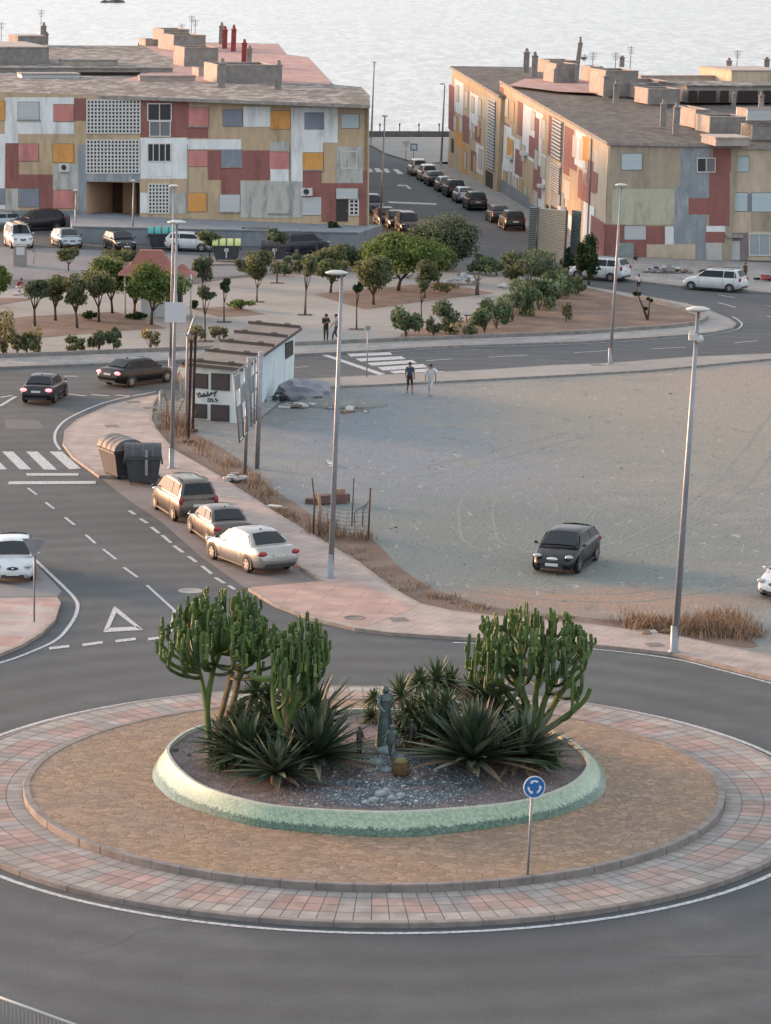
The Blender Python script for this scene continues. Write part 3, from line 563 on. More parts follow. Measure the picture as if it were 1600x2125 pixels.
def winframe(F, root, r, mull=2, m=FRM, glass=GLS):
    x0, y0, x1, y1 = r; b = MB(); t = 2.2
    for q in ((x0, y0, x1, y0+t), (x0, y1-t, x1, y1), (x0, y0+t, x0+t, y1-t), (x1-t, y0+t, x1, y1-t)): F.box(b, rp(*q), 0, .02, .09)
    for k in range(1, mull):
        xm = x0+(x1-x0)*k/mull; F.box(b, rp(xm-.9, y0+t, xm+.9, y1-t), 0, .02, .085)
    o = b.build('frame_or_shade', m, root); b = MB(); F.box(b, rp(x0+t, y0+t, x1-t, y1-t), 0, .012, .03); b.build('pane', glass, o); return o
def lattice(F, root, r, nx, ny, m=FRM):
    x0, y0, x1, y1 = r; b = MB(); F.rect(b, r, 1, .015)
    for i in range(nx+1):
        x = x0+(x1-x0)*i/nx; F.box(b, rp(x-1.5, y0, x+1.5, y1), 0, .02, .10)
    for j in range(ny+1):
        y = y0+(y1-y0)*j/ny; F.box(b, rp(x0-1, y-1.4, x1+1, y+1.4), 0, .02, .097)
    return b.build('block_screen', [m, DARK], root)
def acunit(F, root, r):
    b = MB(); F.box(b, rp(*r), 0, .02, .35); o = b.build('air_conditioner', FRM, root); x0, y0, x1, y1 = r
    c = F.p((x0+x1)/2-3, (y0+y1)/2, .36); rr = (x1-x0)/ppm(c)*.27; b = MB(); b.tube([c, c+F.N*.02], rr, 14); b.build('fan', DARKMET, o)
# ---- left flats
TZ = 1.3
A, Bp = G(-70, 433.5, TZ), G(756, 467, TZ); FL = Facade(A, Bp)
lb = empty('apartment_building', (Bp.x-12, Bp.y+2, 0), 'left block of flats with patchwork front facing the square', 'building')
hA, hB = HT(A, 187, BL), HT(Bp, 217, BL); back = Vector((-.10, 1, 0))*11
b = MB(); passL, passR = FL.p(179, 455), FL.p(290, 455)
# wall pieces leave the ground floor passage open
def fz(p, y): return Vector((p.x, p.y, p.z))
cor = lambda x, y: FL.p(x, y)
yb = lambda x: 433.5+(x+70)/826*33.5
yt = lambda x: 189+(x+70)/826*28
def wallq(x0, x1, y0a, y0b, y1a, y1b, mi=0): b.add([cor(x0, y1a), cor(x1, y1b), cor(x1, y0b), cor(x0, y0a)], [(0, 1, 2, 3)], mi)
wallq(-70, 179, yt(-70), yt(179), yb(-70)+40, yb(179)+40); wallq(179, 290, yt(179), yt(290), 377, 379); wallq(290, 763, yt(290), yt(763), yb(290)+6, yb(763)+6)
Et, Eb = cor(766, yt(766)), cor(756, 472)
b.add([Eb, Eb+back, Et+back, Et], [(0, 1, 2, 3)], TN); wallq(756, 766, yt(756), yt(766), 470, 472)
# colour patches of the render, each a few millimetres proud
PATCH = [(10, 202, 153, 278, WH), (-70, 278, 38, 320, WH), (-70, 290, 10, 392, WH), (154, 204, 179, 251, RD), (291, 207, 392, 285, RD), (291, 286, 388, 371, WH), (110, 340, 162, 393, CN), (162, 300, 179, 440, GS), (11, 297, 39, 391, RD), (39, 362, 110, 393, RD), (82, 392, 110, 437, RD), (10, 392, 39, 436, CN), (-70, 392, 10, 434, WH), (-70, 437, 178, 480, PLN), (291, 400, 309, 442, WH), (353, 401, 385, 443, CN),
         (390, 262, 432, 286, RD), (505, 221, 561, 263, WH), (604, 223, 701, 296, WH), (604, 296, 670, 316, WH), (602, 314, 628, 380, WH), (380, 289, 501, 310, WH), (431, 312, 560, 373, RD), (459, 373, 499, 402, RD), (561, 293, 600, 313, CN), (561, 351, 599, 379, WH), (628, 352, 667, 409, RD), (667, 380, 701, 460, RD), (700, 377, 759, 390, RD), (745, 354, 760, 468, RD), (699, 304, 753, 380, CN), (499, 376, 628, 452, CN), (180, 360, 290, 377, GS)]
for k, (x0, y0, x1, y1, mi) in enumerate(PATCH): FL.rect(b, (x0, y0, x1, y1), mi, .006+.0015*k)
for x in (388, 602): FL.rect(b, (x, 300, x+2, 445), GS, .07)
b.keep = True; b.build('wall', WM, lb)
# passage room
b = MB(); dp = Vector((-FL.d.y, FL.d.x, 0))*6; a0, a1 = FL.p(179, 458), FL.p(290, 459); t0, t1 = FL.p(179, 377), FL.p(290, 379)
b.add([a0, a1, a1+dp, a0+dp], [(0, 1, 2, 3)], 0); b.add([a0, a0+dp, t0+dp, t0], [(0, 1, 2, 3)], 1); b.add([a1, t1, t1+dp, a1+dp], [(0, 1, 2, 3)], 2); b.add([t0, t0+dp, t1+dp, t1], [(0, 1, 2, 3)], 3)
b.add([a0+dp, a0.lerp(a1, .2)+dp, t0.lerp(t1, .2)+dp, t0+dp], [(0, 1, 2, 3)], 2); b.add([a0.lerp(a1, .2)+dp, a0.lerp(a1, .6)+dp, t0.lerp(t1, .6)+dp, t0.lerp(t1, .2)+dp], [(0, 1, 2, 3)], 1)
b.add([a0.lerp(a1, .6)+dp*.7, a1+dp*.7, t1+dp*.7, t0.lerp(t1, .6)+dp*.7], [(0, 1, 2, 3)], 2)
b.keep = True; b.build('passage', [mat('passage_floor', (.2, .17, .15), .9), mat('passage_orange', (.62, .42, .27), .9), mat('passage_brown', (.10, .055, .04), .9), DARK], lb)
for r, m in (((-20, 210, 10, 250), ORG), ((38, 212, 81, 249), SHUTW), ((112, 217, 153, 252), PINK), ((39, 299, 80, 334), PINK), ((110, 299, 153, 337), ORG), ((39, 392, 81, 429), SLATE), ((-12, 392, 10, 424), SLATE), ((111, 395, 153, 432), PINK), ((392, 224, 433, 262), PINK), ((463, 228, 503, 262), SLATE), ((562, 230, 603, 268), ORG), ((632, 233, 673, 269), SLATE), ((709, 237, 745, 266), SHUT),
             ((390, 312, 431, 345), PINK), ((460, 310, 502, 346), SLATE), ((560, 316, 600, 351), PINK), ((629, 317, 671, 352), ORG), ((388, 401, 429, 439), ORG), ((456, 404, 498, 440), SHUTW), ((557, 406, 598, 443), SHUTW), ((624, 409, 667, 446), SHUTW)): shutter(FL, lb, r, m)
b = MB()
for r in ((36, 248, 84, 251), (456, 439, 499, 442), (556, 442, 600, 446), (459, 345, 504, 348), (390, 262, 434, 264.5), (630, 352, 672, 355)): FL.box(b, rp(*r), 0, .02, .12)
b.build('sill', EAVE, lb)
lattice(FL, lb, (181, 208, 291, 276), 15, 9); lattice(FL, lb, (180, 291, 289, 359), 15, 9); lattice(FL, lb, (309, 382, 351, 442), 6, 8); lattice(FL, lb, (726, 414, 744, 446), 2, 4)
winframe(FL, lb, (306, 214, 357, 251)); winframe(FL, lb, (310, 251, 355, 284), glass=mat('grey_pane', (.15, .165, .17), .3)); winframe(FL, lb, (306, 297, 356, 336), 4); winframe(FL, lb, (708, 313, 742, 350))
b = MB(); FL.box(b, rp(306, 337, 356, 366), 0, .02, .05); b.build('panel', W_, lb)
acunit(FL, lb, (125, 339, 146, 356)); acunit(FL, lb, (627, 390, 650, 406))
b = MB(); FL.box(b, rp(700, 391, 744, 412), 0, .01, .3); b.build('door_canopy', SHUTW, lb)
b = MB(); FL.box(b, rp(698, 414, 722, 459), 0, .01, .08); o = b.build('door', mat('black_door', (.03, .022, .022), .5), lb); b = MB(); FL.box(b, rp(719, 436, 720.5, 438), 0, .09, .14); b.build('handle', GREY, o)
# roof of the left flats
ZR = (A.z+hA+Bp.z+hB)/2
RLp = [(-70, 188), (768, 217.5), (767, 197), (750, 181), (692, 175), (640, 119), (596, 113), (577, 91), (430, 88), (400, 80), (300, 84), (300, 95), (100, 94), (-70, 98)]
P = [G(x, y, ZR) for x, y in RLp]
b = MB(); k = len(P); b.add([p+Vector((0, 0, .0)) for p in P]+[p-Vector((0, 0, .28)) for p in P], [tuple(range(k)), tuple(range(2*k-1, k-1, -1))], 0)
b.add([P[i]-Vector((0, 0, 0)) for i in range(k)]+[P[i]-Vector((0, 0, .28)) for i in range(k)], [(i, (i+1) % k, k+(i+1) % k, k+i) for i in range(k)], 1)
roofL = b.build('roof', [ROOFG, EAVE], lb, tri=True)
I = inset([Vector((p.x, p.y, 0)) for p in P[1:]+P[:1]], 1.0)
b = MB(); cent = P[2:]; b.add([Vector((p.x-.8, p.y+(0 if i else 3), ZR-.28)) for i, p in enumerate(cent[1:])]+[Vector((p.x-.8, p.y+(0 if i else 3), -1)) for i, p in enumerate(cent[1:])], [(i, i+1, len(cent)-1+i+1, len(cent)-1+i) for i in range(len(cent)-2)], 0)
b.keep = True; b.build('rear_wall', TAN, lb)
b = MB(); b.add([G(x, y, ZR+.006) for x, y in [(250, 168), (440, 172), (690, 174), (640, 120), (597, 114), (577, 92), (430, 89), (300, 96), (330, 112), (380, 130)]], [tuple(range(10))]); b.build('red_roofing_patch', ROOFP, roofL, tri=True)
def rbox(root, x0, x1, yb_, yt_, dep, z, mats=(PARA, PARAL), open_=True, fdir=None, nm='stair_head', t=.18):
    """open-topped box on a roof, base row yb_, top row yt_"""
    a, c = G(x0, yb_, z), G(x1, yb_, z); d = (c-a); d.z = 0; wd = d.length; d.normalize()
    if fdir: d = fdir
    q = Vector((-d.y, d.x, 0)); h = HT(a, yt_, BL); b = MB()
    def bx(u0, u1, v0, v1, z0, z1, mi):
        P_ = [a+d*u0+q*v0, a+d*u1+q*v0, a+d*u1+q*v1, a+d*u0+q*v1]
        b.add([p+Vector((BL*z0, 0, z0)) for p in P_]+[p+Vector((BL*z1, 0, z1)) for p in P_], [(0, 1, 5, 4), (1, 2, 6, 5), (2, 3, 7, 6), (3, 0, 4, 7), (4, 5, 6, 7)], mi)
    if open_:
        bx(0, wd, 0, t, 0, h, 0); bx(0, wd, dep-t, dep, 0, h, 0); bx(0, t, t, dep-t, 0, h, 1); bx(wd-t, wd, t, dep-t, 0, h, 0)
        for u0, u1, v0, v1 in ((-.04, wd+.04, -.04, t+.04), (-.04, wd+.04, dep-t-.04, dep+.04), (-.04, t+.04, t, dep-t), (wd-t-.04, wd+.04, t, dep-t)): bx(u0, u1, v0, v1, h+.002, h+.08, 1)
    else: bx(0, wd, 0, dep, 0, h, 0); bx(-.08, wd+.08, -.08, dep+.08, h+.002, h+.12, 1)
    return b.build(nm, list(mats), root)
def chim(root, x, yb_, yt_, wpx, z, m=None, cap=True, lean=BL, nm='chimney'):
    a = G(x, yb_, z); h = HT(a, yt_, lean); s = wpx/ppm(a)/2; b = MB(); top_ = a+Vector((lean*h, 0, h)); sh = h*.8
    P_ = [Vector((u*s, v*s, 0)) for u, v in ((-1, -1), (1, -1), (1, 1), (-1, 1))]
    mid = a+Vector((lean*sh, 0, sh)); b.add([a+p for p in P_]+[mid+p for p in P_], [(0, 1, 5, 4), (1, 2, 6, 5), (2, 3, 7, 6), (3, 0, 4, 7), (4, 5, 6, 7)])
    b.box(mid+Vector((0, 0, .05)), (2.5*s, 2.5*s, .1)); b.lathe(mid+Vector((0, 0, .1)), [(s*.75, 0), (s*.6, (h-sh)*.55), (s*.35, (h-sh)*.6), (s*.35, (h-sh)*.7), (s*.85, (h-sh)*.75), (s*.2, h-sh-.1)], 10)
    b.build(nm, m or PARA, root)
def antenna(root, x, yb_, yt_, z):
    a = G(x, yb_, z); h = HT(a, yt_, BL); b = MB(); t = a+Vector((BL*h, 0, h)); b.tube([a, t], .035, 6)
    for k in range(5): zz = t-Vector((0, 0, .12+.16*k)); b.tube([zz-Vector((.45-.05*k, .1, 0)), zz+Vector((.45-.05*k, -.1, 0))], .018, 5)
    b.build('aerial', DARKMET, root)
CHR = mat('red_chimney', (.30, .05, .042), .8, c2=(.2, .04, .035), sc=2)
rbox(roofL, 450, 571, 172, 136, 6, ZR); rbox(roofL, 382, 452, 138, 100, 5, ZR); rbox(roofL, 360, 426, 105, 74, 7, ZR); rbox(roofL, 339, 392, 97, 62, 5, ZR, open_=True); rbox(roofL, 37, 93, 96, 76, 5, ZR, open_=False); rbox(roofL, -70, 101, 133, 99, 14, ZR, open_=False, nm='raised_roof')
rbox(roofL, 132, 244, 136, 126, 2.5, ZR, mats=(PARAL, EAVE), open_=False, nm='skylight'); rbox(roofL, 165, 290, 157, 152, .8, ZR, mats=(DARK, DARK), open_=False, nm='gap_shade'); rbox(roofL, 45, 165, 162, 155, 2.5, ZR, mats=(SHUTW, EAVE), open_=False, nm='roof_sheet'); rbox(roofL, 290, 405, 169, 159, .6, ZR, mats=(PARAL, PARAL), open_=False, nm='parapet'); rbox(roofL, -70, 358, 150, 142, .5, ZR, mats=(PARA, EAVE), open_=False, nm='parapet'); rbox(roofL, 412, 445, 158, 143, 3, ZR, mats=(PARAL, PARAL), nm='parapet'); rbox(roofL, 302, 336, 95, 83, 3, ZR, mats=(PARAL, PARAL), nm='parapet')  # shade of the roof gap put in as a thin dark box
chim(roofL, 460, 182, 121, 14, ZR, PARA); chim(roofL, 577, 185, 125, 14, ZR, PARA)
for x, y0, y1, m in ((459, 92, 46, PARA), (466, 101, 54, CHR), (484, 107, 51, CHR), (506, 131, 81, CHR), (517, 132, 95, PARA)): chim(roofL, x, y0, y1, 10, ZR, m)
chim(roofL, 90, 93, 46, 10, ZR); chim(roofL, 96, 93, 66, 8, ZR); antenna(roofL, 84, 92, 20, ZR); antenna(roofL, 396, 96, 32, ZR); antenna(roofL, 404, 96, 40, ZR); antenna(roofL, 2, 98, 46, ZR); antenna(roofL, 376, 92, 48, ZR)
# terrace wall in front of the left flats
T0, T1 = G(150, 503, .0), G(742, 516, .0); hT = HT(T1, 482, BL)
T2_, T3_ = Vector((Bp.x+1.5, Bp.y+1, 0)), Vector((G(150, 440, 1.3).x-.5, G(150, 440, 1.3).y+2, 0))
b = MB(); b.prism([T0, T1, T2_, T3_], [1.24, 1.24, 1.24, 1.24], 0, 0); wl = b.build('terrace_wall', PLINTH); tag(wl, 'grey blue retaining terrace along the foot of the left flats', 'wall')
b = MB(); d = (T1-T0).normalized(); q = Vector((-d.y, d.x, 0)); b.prism([T0-q*.1+Vector((0, 0, 1.243)), T1-q*.1+Vector((0, 0, 1.243)), T1+q*.35+Vector((0, 0, 1.243)), T0+q*.35+Vector((0, 0, 1.243))], .1); b.build('coping', mat('terrace_coping', (.27, .29, .31), .85, c2=(.2, .21, .22), sc=2), wl)
# ---- right flats
C0, C1 = G(1252, 535), G(1031, 395); h0, h1 = HT(C0, 301, .034), HT(C1, 172, .034)
C0b = Vector((C0.x+BL*0, C0.y, 0))
C2 = PL(1517, 547, C0, Vector((.08, 1, 0))); C2.z = 0; C2.y = C0.y-.8; C3 = C1+(C2-C0)
FRt = Facade(C0, C2); FLt = Facade(C1, C0)
rb = empty('apartment_building', (C0.x+4, C0.y+6, 0), 'right block of flats with patchwork walls, its long side lit warm', 'building')
def up(p, h): return Vector((p.x+BL*h, p.y, p.z+h))
b = MB(); h2 = h0; h3 = h1
b.add([C0, C2, up(C2, h2), up(C0, h0)], [(0, 1, 2, 3)], TP); b.add([C1, C0, up(C0, h0), up(C1, h1)], [(0, 1, 2, 3)], SD); b.add([C3, C1, up(C1, h1), up(C3, h3)], [(0, 1, 2, 3)], TN); b.add([C2, C3, up(C3, h3), up(C2, h2)], [(0, 1, 2, 3)], TN)
FP = [(1270, 392, 1400, 466, MS), (1412, 306, 1472, 412, GS), (1400, 386, 1430, 506, GS), (1428, 445, 1466, 545, GS), (1480, 308, 1517, 356, RD), (1472, 356, 1514, 469, RD), (1429, 411, 1473, 445, RD), (1464, 481, 1504, 503, RD), (1466, 469, 1505, 481, WH), (1253, 466, 1297, 530, RD), (1297, 497, 1343, 540, RD), (1340, 469, 1381, 507, RD), (1380, 470, 1398, 508, WH), (1398, 466, 1430, 508, GS), (1342, 507, 1443, 538, OG), (1465, 504, 1498, 546, CN), (1320, 540, 1465, 556, CN), (1443, 508, 1465, 550, GS)]
for k, (x0, y0, x1, y1, mi) in enumerate(FP): FRt.rect(b, (x0, y0, x1, y1), mi if mi != OG else SD, .006+.002*k)
# left facade in photo-linear coordinates: s far 0 -> near 1, t top 0 -> bottom 1
qa, qb, qc, qd = (1037, 174), (1263, 302), (1252, 533), (1031, 388)
def Q(s, t, q=(qa, qb, qc, qd)):
    a_, b_, c_, d_ = q; x0 = a_[0]+(b_[0]-a_[0])*s; y0 = a_[1]+(b_[1]-a_[1])*s; x1 = d_[0]+(c_[0]-d_[0])*s; y1 = d_[1]+(c_[1]-d_[1])*s
    return (x0+(x1-x0)*t, y0+(y1-y0)*t)
def qr(s0, s1, t0, t1): return [Q(s0, t1), Q(s1, t1), Q(s1, t0), Q(s0, t0)]
LP = [(0, .12, .0, .34, TN), (0, .10, .34, .48, RD), (0, .04, .02, .3, RD), (.04, .2, .36, 1, WH), (.12, .22, .06, .42, TN), (.17, .22, .06, .38, RD), (.22, .46, .06, .95, WH), (.28, .37, .32, .52, RD), (.33, .37, .12, .32, RD), (.16, .24, .52, .76, RD), (.23, .34, .55, .95, TN), (.33, .41, .55, .85, RD), (.40, .46, .03, .42, TN), (.455, .49, .03, .40, RD), (.44, .62, .42, 1, SD), (.60, .68, .04, .48, RD), (.64, .72, .28, .46, RD), (.66, .78, .40, .82, TN), (.70, .80, .02, .34, WH), (.76, .86, .04, .26, OG), (.86, 1, 0, .62, SD), (.82, .9, .22, .5, RD), (.74, .86, .36, .62, RD), (.80, .9, .62, 1, WH), (.84, .92, .3, .48, RD), (.62, .74, .82, 1, WH), (.87, 1, .70, 1, RD), (.5, .62, .66, .98, GS), (.08, .14, .46, .66, OG), (0, .3, .90, 1.03, PLN), (.3, .75, .95, 1.03, PLN)]
for k, (s0, s1, t0, t1, mi) in enumerate(LP): FLt.poly(b, qr(s0, s1, t0, t1), mi, .006+.002*k)
b.keep = True; b.build('wall', WM, rb)
SHC = mat('cream_shutter', (.52, .48, .42), .6, c2=(.45, .41, .36), sc=1, stretch=(.2, .2, 14)); SHO = mat('ochre_shutter', (.5, .3, .14), .6)
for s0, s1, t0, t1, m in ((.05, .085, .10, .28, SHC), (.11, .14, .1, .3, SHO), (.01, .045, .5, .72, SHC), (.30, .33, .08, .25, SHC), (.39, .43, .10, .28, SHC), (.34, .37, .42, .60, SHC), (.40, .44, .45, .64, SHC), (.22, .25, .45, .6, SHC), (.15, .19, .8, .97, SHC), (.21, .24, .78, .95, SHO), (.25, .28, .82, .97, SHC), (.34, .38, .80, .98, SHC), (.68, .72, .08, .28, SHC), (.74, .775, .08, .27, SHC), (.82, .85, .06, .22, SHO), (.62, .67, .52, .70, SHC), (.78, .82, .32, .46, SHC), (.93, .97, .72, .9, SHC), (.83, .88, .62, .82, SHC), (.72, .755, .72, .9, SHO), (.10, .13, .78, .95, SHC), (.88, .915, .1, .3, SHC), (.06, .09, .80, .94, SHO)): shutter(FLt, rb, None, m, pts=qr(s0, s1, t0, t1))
for t0, t1 in ((.03, .40), (.45, .70)):
    b = MB(); k = 11
    FLt.poly(b, qr(.49, .575, t0, t1), 1, .10)
    for i in range(k):
        ta = t0+(t1-t0)*i/k; FLt.box(b, qr(.492, .573, ta, ta+(t1-t0)/k*.55), 0, .11, .2)
    b.build('louvre_screen', [SHUTW, DARK], rb)
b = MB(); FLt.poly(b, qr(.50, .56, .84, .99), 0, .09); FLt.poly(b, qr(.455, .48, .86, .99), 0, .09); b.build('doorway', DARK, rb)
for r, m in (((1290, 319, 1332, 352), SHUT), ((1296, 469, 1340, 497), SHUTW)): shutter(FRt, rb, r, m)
b = MB(); FRt.box(b, rp(1284, 504, 1315, 543), 0, .05, .12); o = b.build('door', mat('green_grey_door', (.25, .30, .29), .6, c2=(.2, .24, .23), sc=2), rb); b = MB(); FRt.box(b, rp(1309, 524, 1311, 526), 0, .13, .18); b.build('handle', GREY, o)
winframe(FRt, rb, (1446, 327, 1485, 358))
b = MB()
for k in range(4): FRt.box(b, rp(1467+k*4, 330, 1468+k*4, 356), 0, .1, .14)
b.build('window_bars', FRM, rb)
# far segment of the long side
D0, D1 = G(1030, 400), G(929, 343); hd0, hd1 = HT(D0, 203, .034), HT(D1, 142, .034); D2, D3 = D0+Vector((9, 0, 0)), D1+Vector((9, 0, 0))
rb2 = empty('apartment_building', (D0.x+3, D0.y+6, 0), 'far end block of flats, orange lit wall nearest the sea', 'building')
FD = Facade(D1, D0); b = MB()
b.add([D0, D2, up(D2, hd0), up(D0, hd0)], [(0, 1, 2, 3)], TN); b.add([D1, D0, up(D0, hd0), up(D1, hd1)], [(0, 1, 2, 3)], TN); b.add([D3, D1, up(D1, hd1), up(D3, hd1)], [(0, 1, 2, 3)], TN)
qq = ((932, 144), (1032, 203), (1026, 398), (929, 342))
def qr2(s0, s1, t0, t1): return [Q(s0, t1, qq), Q(s1, t1, qq), Q(s1, t0, qq), Q(s0, t0, qq)]
for k, (s0, s1, t0, t1, mi) in enumerate([(0, .12, .15, .62, RD), (.12, .3, .06, .4, WH), (.3, .44, .38, .66, RD), (.44, .62, .1, .5, WH), (.55, .68, .42, .58, RD), (.62, .8, .06, .3, SD), (.42, .55, .66, 1, TN), (.58, .75, .6, .9, WH), (.48, .6, .7, .92, RD), (.8, 1, .0, 1, SD), (.15, .3, .45, .75, OG), (.3, .4, .7, 1, OG)]): FD.poly(b, qr2(s0, s1, t0, t1), mi, .006+.002*k)
b.keep = True; b.build('wall', WM, rb2)
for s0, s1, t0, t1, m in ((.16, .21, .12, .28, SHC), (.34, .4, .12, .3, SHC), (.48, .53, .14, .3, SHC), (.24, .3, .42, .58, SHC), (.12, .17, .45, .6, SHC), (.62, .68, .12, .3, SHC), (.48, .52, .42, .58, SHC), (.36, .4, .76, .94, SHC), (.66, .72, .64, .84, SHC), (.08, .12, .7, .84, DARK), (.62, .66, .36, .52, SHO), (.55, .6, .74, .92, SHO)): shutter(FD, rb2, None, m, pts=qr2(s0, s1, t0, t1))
b = MB(); FD.poly(b, qr2(.82, .98, .05, .8), 1, .04)
for i in range(22): FD.box(b, qr2(.83, .97, .05+.034*i, .05+.034*i+.02), 0, .05, .15)
b.build('louvre_screen', [SHUTW, DARK], rb2)
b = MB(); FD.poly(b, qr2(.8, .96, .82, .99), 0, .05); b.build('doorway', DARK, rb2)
def roofslab(root, pts, m=ROOFD, th=.25, over=.25):
    P_ = [Vector(p) for p in pts]; k = len(P_); I_ = inset([Vector((p.x, p.y, 0)) for p in P_], -over); P_ = [Vector((q.x, q.y, p.z)) for p, q in zip(P_, I_)]
    b = MB(); b.add([p+Vector((0, 0, th)) for p in P_], [tuple(range(k))], 0); b.add([p+Vector((0, 0, th)) for p in P_]+P_, [(i, (i+1) % k, k+(i+1) % k, k+i) for i in range(k)], 1); b.add(P_, [tuple(range(k))[::-1]], 1)
    return b.build('roof', [m, EAVE], root, tri=True)
roofF = roofslab(rb2, [up(D0, hd0), up(D2, hd0), up(D3, hd1), up(D1, hd1)])
roofR = roofslab(rb, [up(C0, h0), up(C2, h2), up(C3, h3), up(C1, h1)])
# tan block to the right
E0 = C2+Vector((.02, .35, 0)); E1 = E0+Vector((13, -.2, 0)); E2, E3 = E1+(C1-C0)*.98, E0+(C1-C0)*.98; FB = Facade(E0, E1)
rb3 = empty('apartment_building', (E0.x+4, E0.y+6, 0), 'sand coloured flats at the right edge with pale blue shutters', 'building')
b = MB(); he = HT(E0, 306, .034)
b.add([E0, E1, up(E1, he), up(E0, he)], [(0, 1, 2, 3)], SD); b.add([E1, E2, up(E2, h1), up(E1, he)], [(0, 1, 2, 3)], SD); b.add([E2, E3, up(E3, h1), up(E2, h1)], [(0, 1, 2, 3)], SD)
for k, (x0, y0, x1, y1, mi) in enumerate([(1503, 483, 1552, 552, MV), (1552, 402, 1560, 440, PLN), (1559, 441, 1700, 480, TP), (1552, 532, 1700, 556, SD)]): FB.rect(b, (x0, y0, x1, y1), mi, .01+.002*k)
b.keep = True; b.build('wall', WM, rb3)
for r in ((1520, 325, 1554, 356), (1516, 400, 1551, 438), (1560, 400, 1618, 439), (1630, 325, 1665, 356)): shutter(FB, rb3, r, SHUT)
winframe(FB, rb3, (1554, 484, 1618, 531), 3, glass=mat('pale_pane', (.3, .34, .36), .3))
b = MB(); FB.box(b, rp(1511, 500, 1535, 548), 0, .03, .1); o = b.build('door', SHUTW, rb3); b = MB(); FB.box(b, rp(1514, 524, 1516, 526), 0, .11, .16); b.build('handle', GREY, o)
b = MB(); FB.box(b, rp(1505, 486, 1541, 492), 0, .02, .5); b.build('door_canopy', EAVE, rb3)
roofB = roofslab(rb3, [up(E0, he-.1), up(E1, he-.1), up(E2, h1-.1), up(E3, h1-.1)])
ZB = C0.z+h0+.25
def zr(y): return ZB+(h1-h0)*max(0, min(1, (300-y)/128))
def RB(root, x0, x1, yb_, yt_, dep, **k): return rbox(root, x0, x1, yb_, yt_, dep, zr(yb_), **k)
b = MB(); b.add([G(x, y, zr(y)+.07) for x, y in [(1055, 177), (1160, 190), (1290, 196), (1300, 178), (1230, 165), (1090, 163)]], [tuple(range(6))]); b.build('red_roofing_patch', ROOFP, roofR, tri=True)
RB(roofF, 1140, 1198, 152, 127, 4); RB(roofR, 1153, 1196, 172, 134, 4); RB(roofR, 1255, 1322, 200, 148, 5); RB(roofR, 1317, 1340, 203, 176, 3); RB(roofB, 1344, 1410, 216, 186, 4); RB(roofB, 1318, 1408, 196, 173, 8)
RB(roofB, 1442, 1470, 266, 229, 6); RB(roofB, 1472, 1546, 276, 244, 4); RB(roofB, 1517, 1640, 173, 148, 9, mats=(SAND, PARAL), open_=False); RB(roofB, 1424, 1640, 213, 180, 8, mats=(PARA, ROOFG), open_=False, nm='roof_pavilion')
RB(roofB, 1330, 1520, 168, 159, 1, mats=(PARAL, PARAL), open_=False, nm='parapet'); RB(roofR, 1485, 1555, 303, 288, 4, mats=(PARAL, PARAL), open_=False, nm='raised_roof'); RB(roofB, 1550, 1640, 250, 228, 3, mats=(SHUTW, PARAL)); RB(roofB, 1560, 1640, 290, 262, 3, mats=(PARA, ROOFG)); RB(roofR, 1225, 1250, 170, 140, 3)
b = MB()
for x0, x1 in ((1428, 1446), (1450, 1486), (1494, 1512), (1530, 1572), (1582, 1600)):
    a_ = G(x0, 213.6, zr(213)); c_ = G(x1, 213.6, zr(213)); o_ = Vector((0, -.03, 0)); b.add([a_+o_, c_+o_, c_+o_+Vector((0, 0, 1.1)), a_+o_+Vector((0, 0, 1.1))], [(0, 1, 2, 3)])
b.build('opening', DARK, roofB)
for x, y0, y1, wd in ((1091, 151, 100, 12), (1108, 160, 107, 12), (1290, 139, 116, 10), (1257, 203, 150, 12), (1278, 215, 166, 12), (1375, 263, 206, 12), (1402, 278, 211, 13), (1511, 161, 120, 11), (1590, 148, 119, 11), (1152, 172, 140, 8), (1196, 173, 130, 9), (1245, 172, 138, 8), (1522, 222, 190, 8), (1578, 240, 190, 10)): chim(roofR if x < 1500 else roofB, x, y0, y1, wd, zr(y0))
chim(roofR, 1196, 150, 76, 9, zr(150), lean=.12, cap=False); antenna(roofR, 1307, 150, 96, zr(150)); antenna(roofR, 1228, 165, 108, zr(165)); antenna(roofB, 1528, 150, 104, zr(150)); antenna(roofR, 1276, 150, 108, zr(150)); antenna(roofR, 1212, 128, 112, zr(150))
b = MB(); p = G(1211, 130, zr(150)); b.lathe(p+Vector((0, 0, .3)), [(.02, 0), (.3, .1), (.45, .3)], 14); b.build('satellite_dish', PARA, roofR)
# drain pipes and cables along the long wall
for s in (.585, .845): b = MB(); b.tube([FLt.p(*Q(s, t), .12) for t in (.02, .98)], .06, 6); b.build('drain_pipe', GRST, rb)
# street-front clutter: air conditioners on the long wall
for s, t in ((.12, .62), (.25, .5), (.62, .78), (.42, .7)):
    b = MB(); x, y = Q(s, t); FLt.box(b, [(x-2, y+6), (x+4, y+8), (x+4, y+1), (x-2, y-1)], 0, .05, .5); b.build('air_conditioner', FRM, rb)
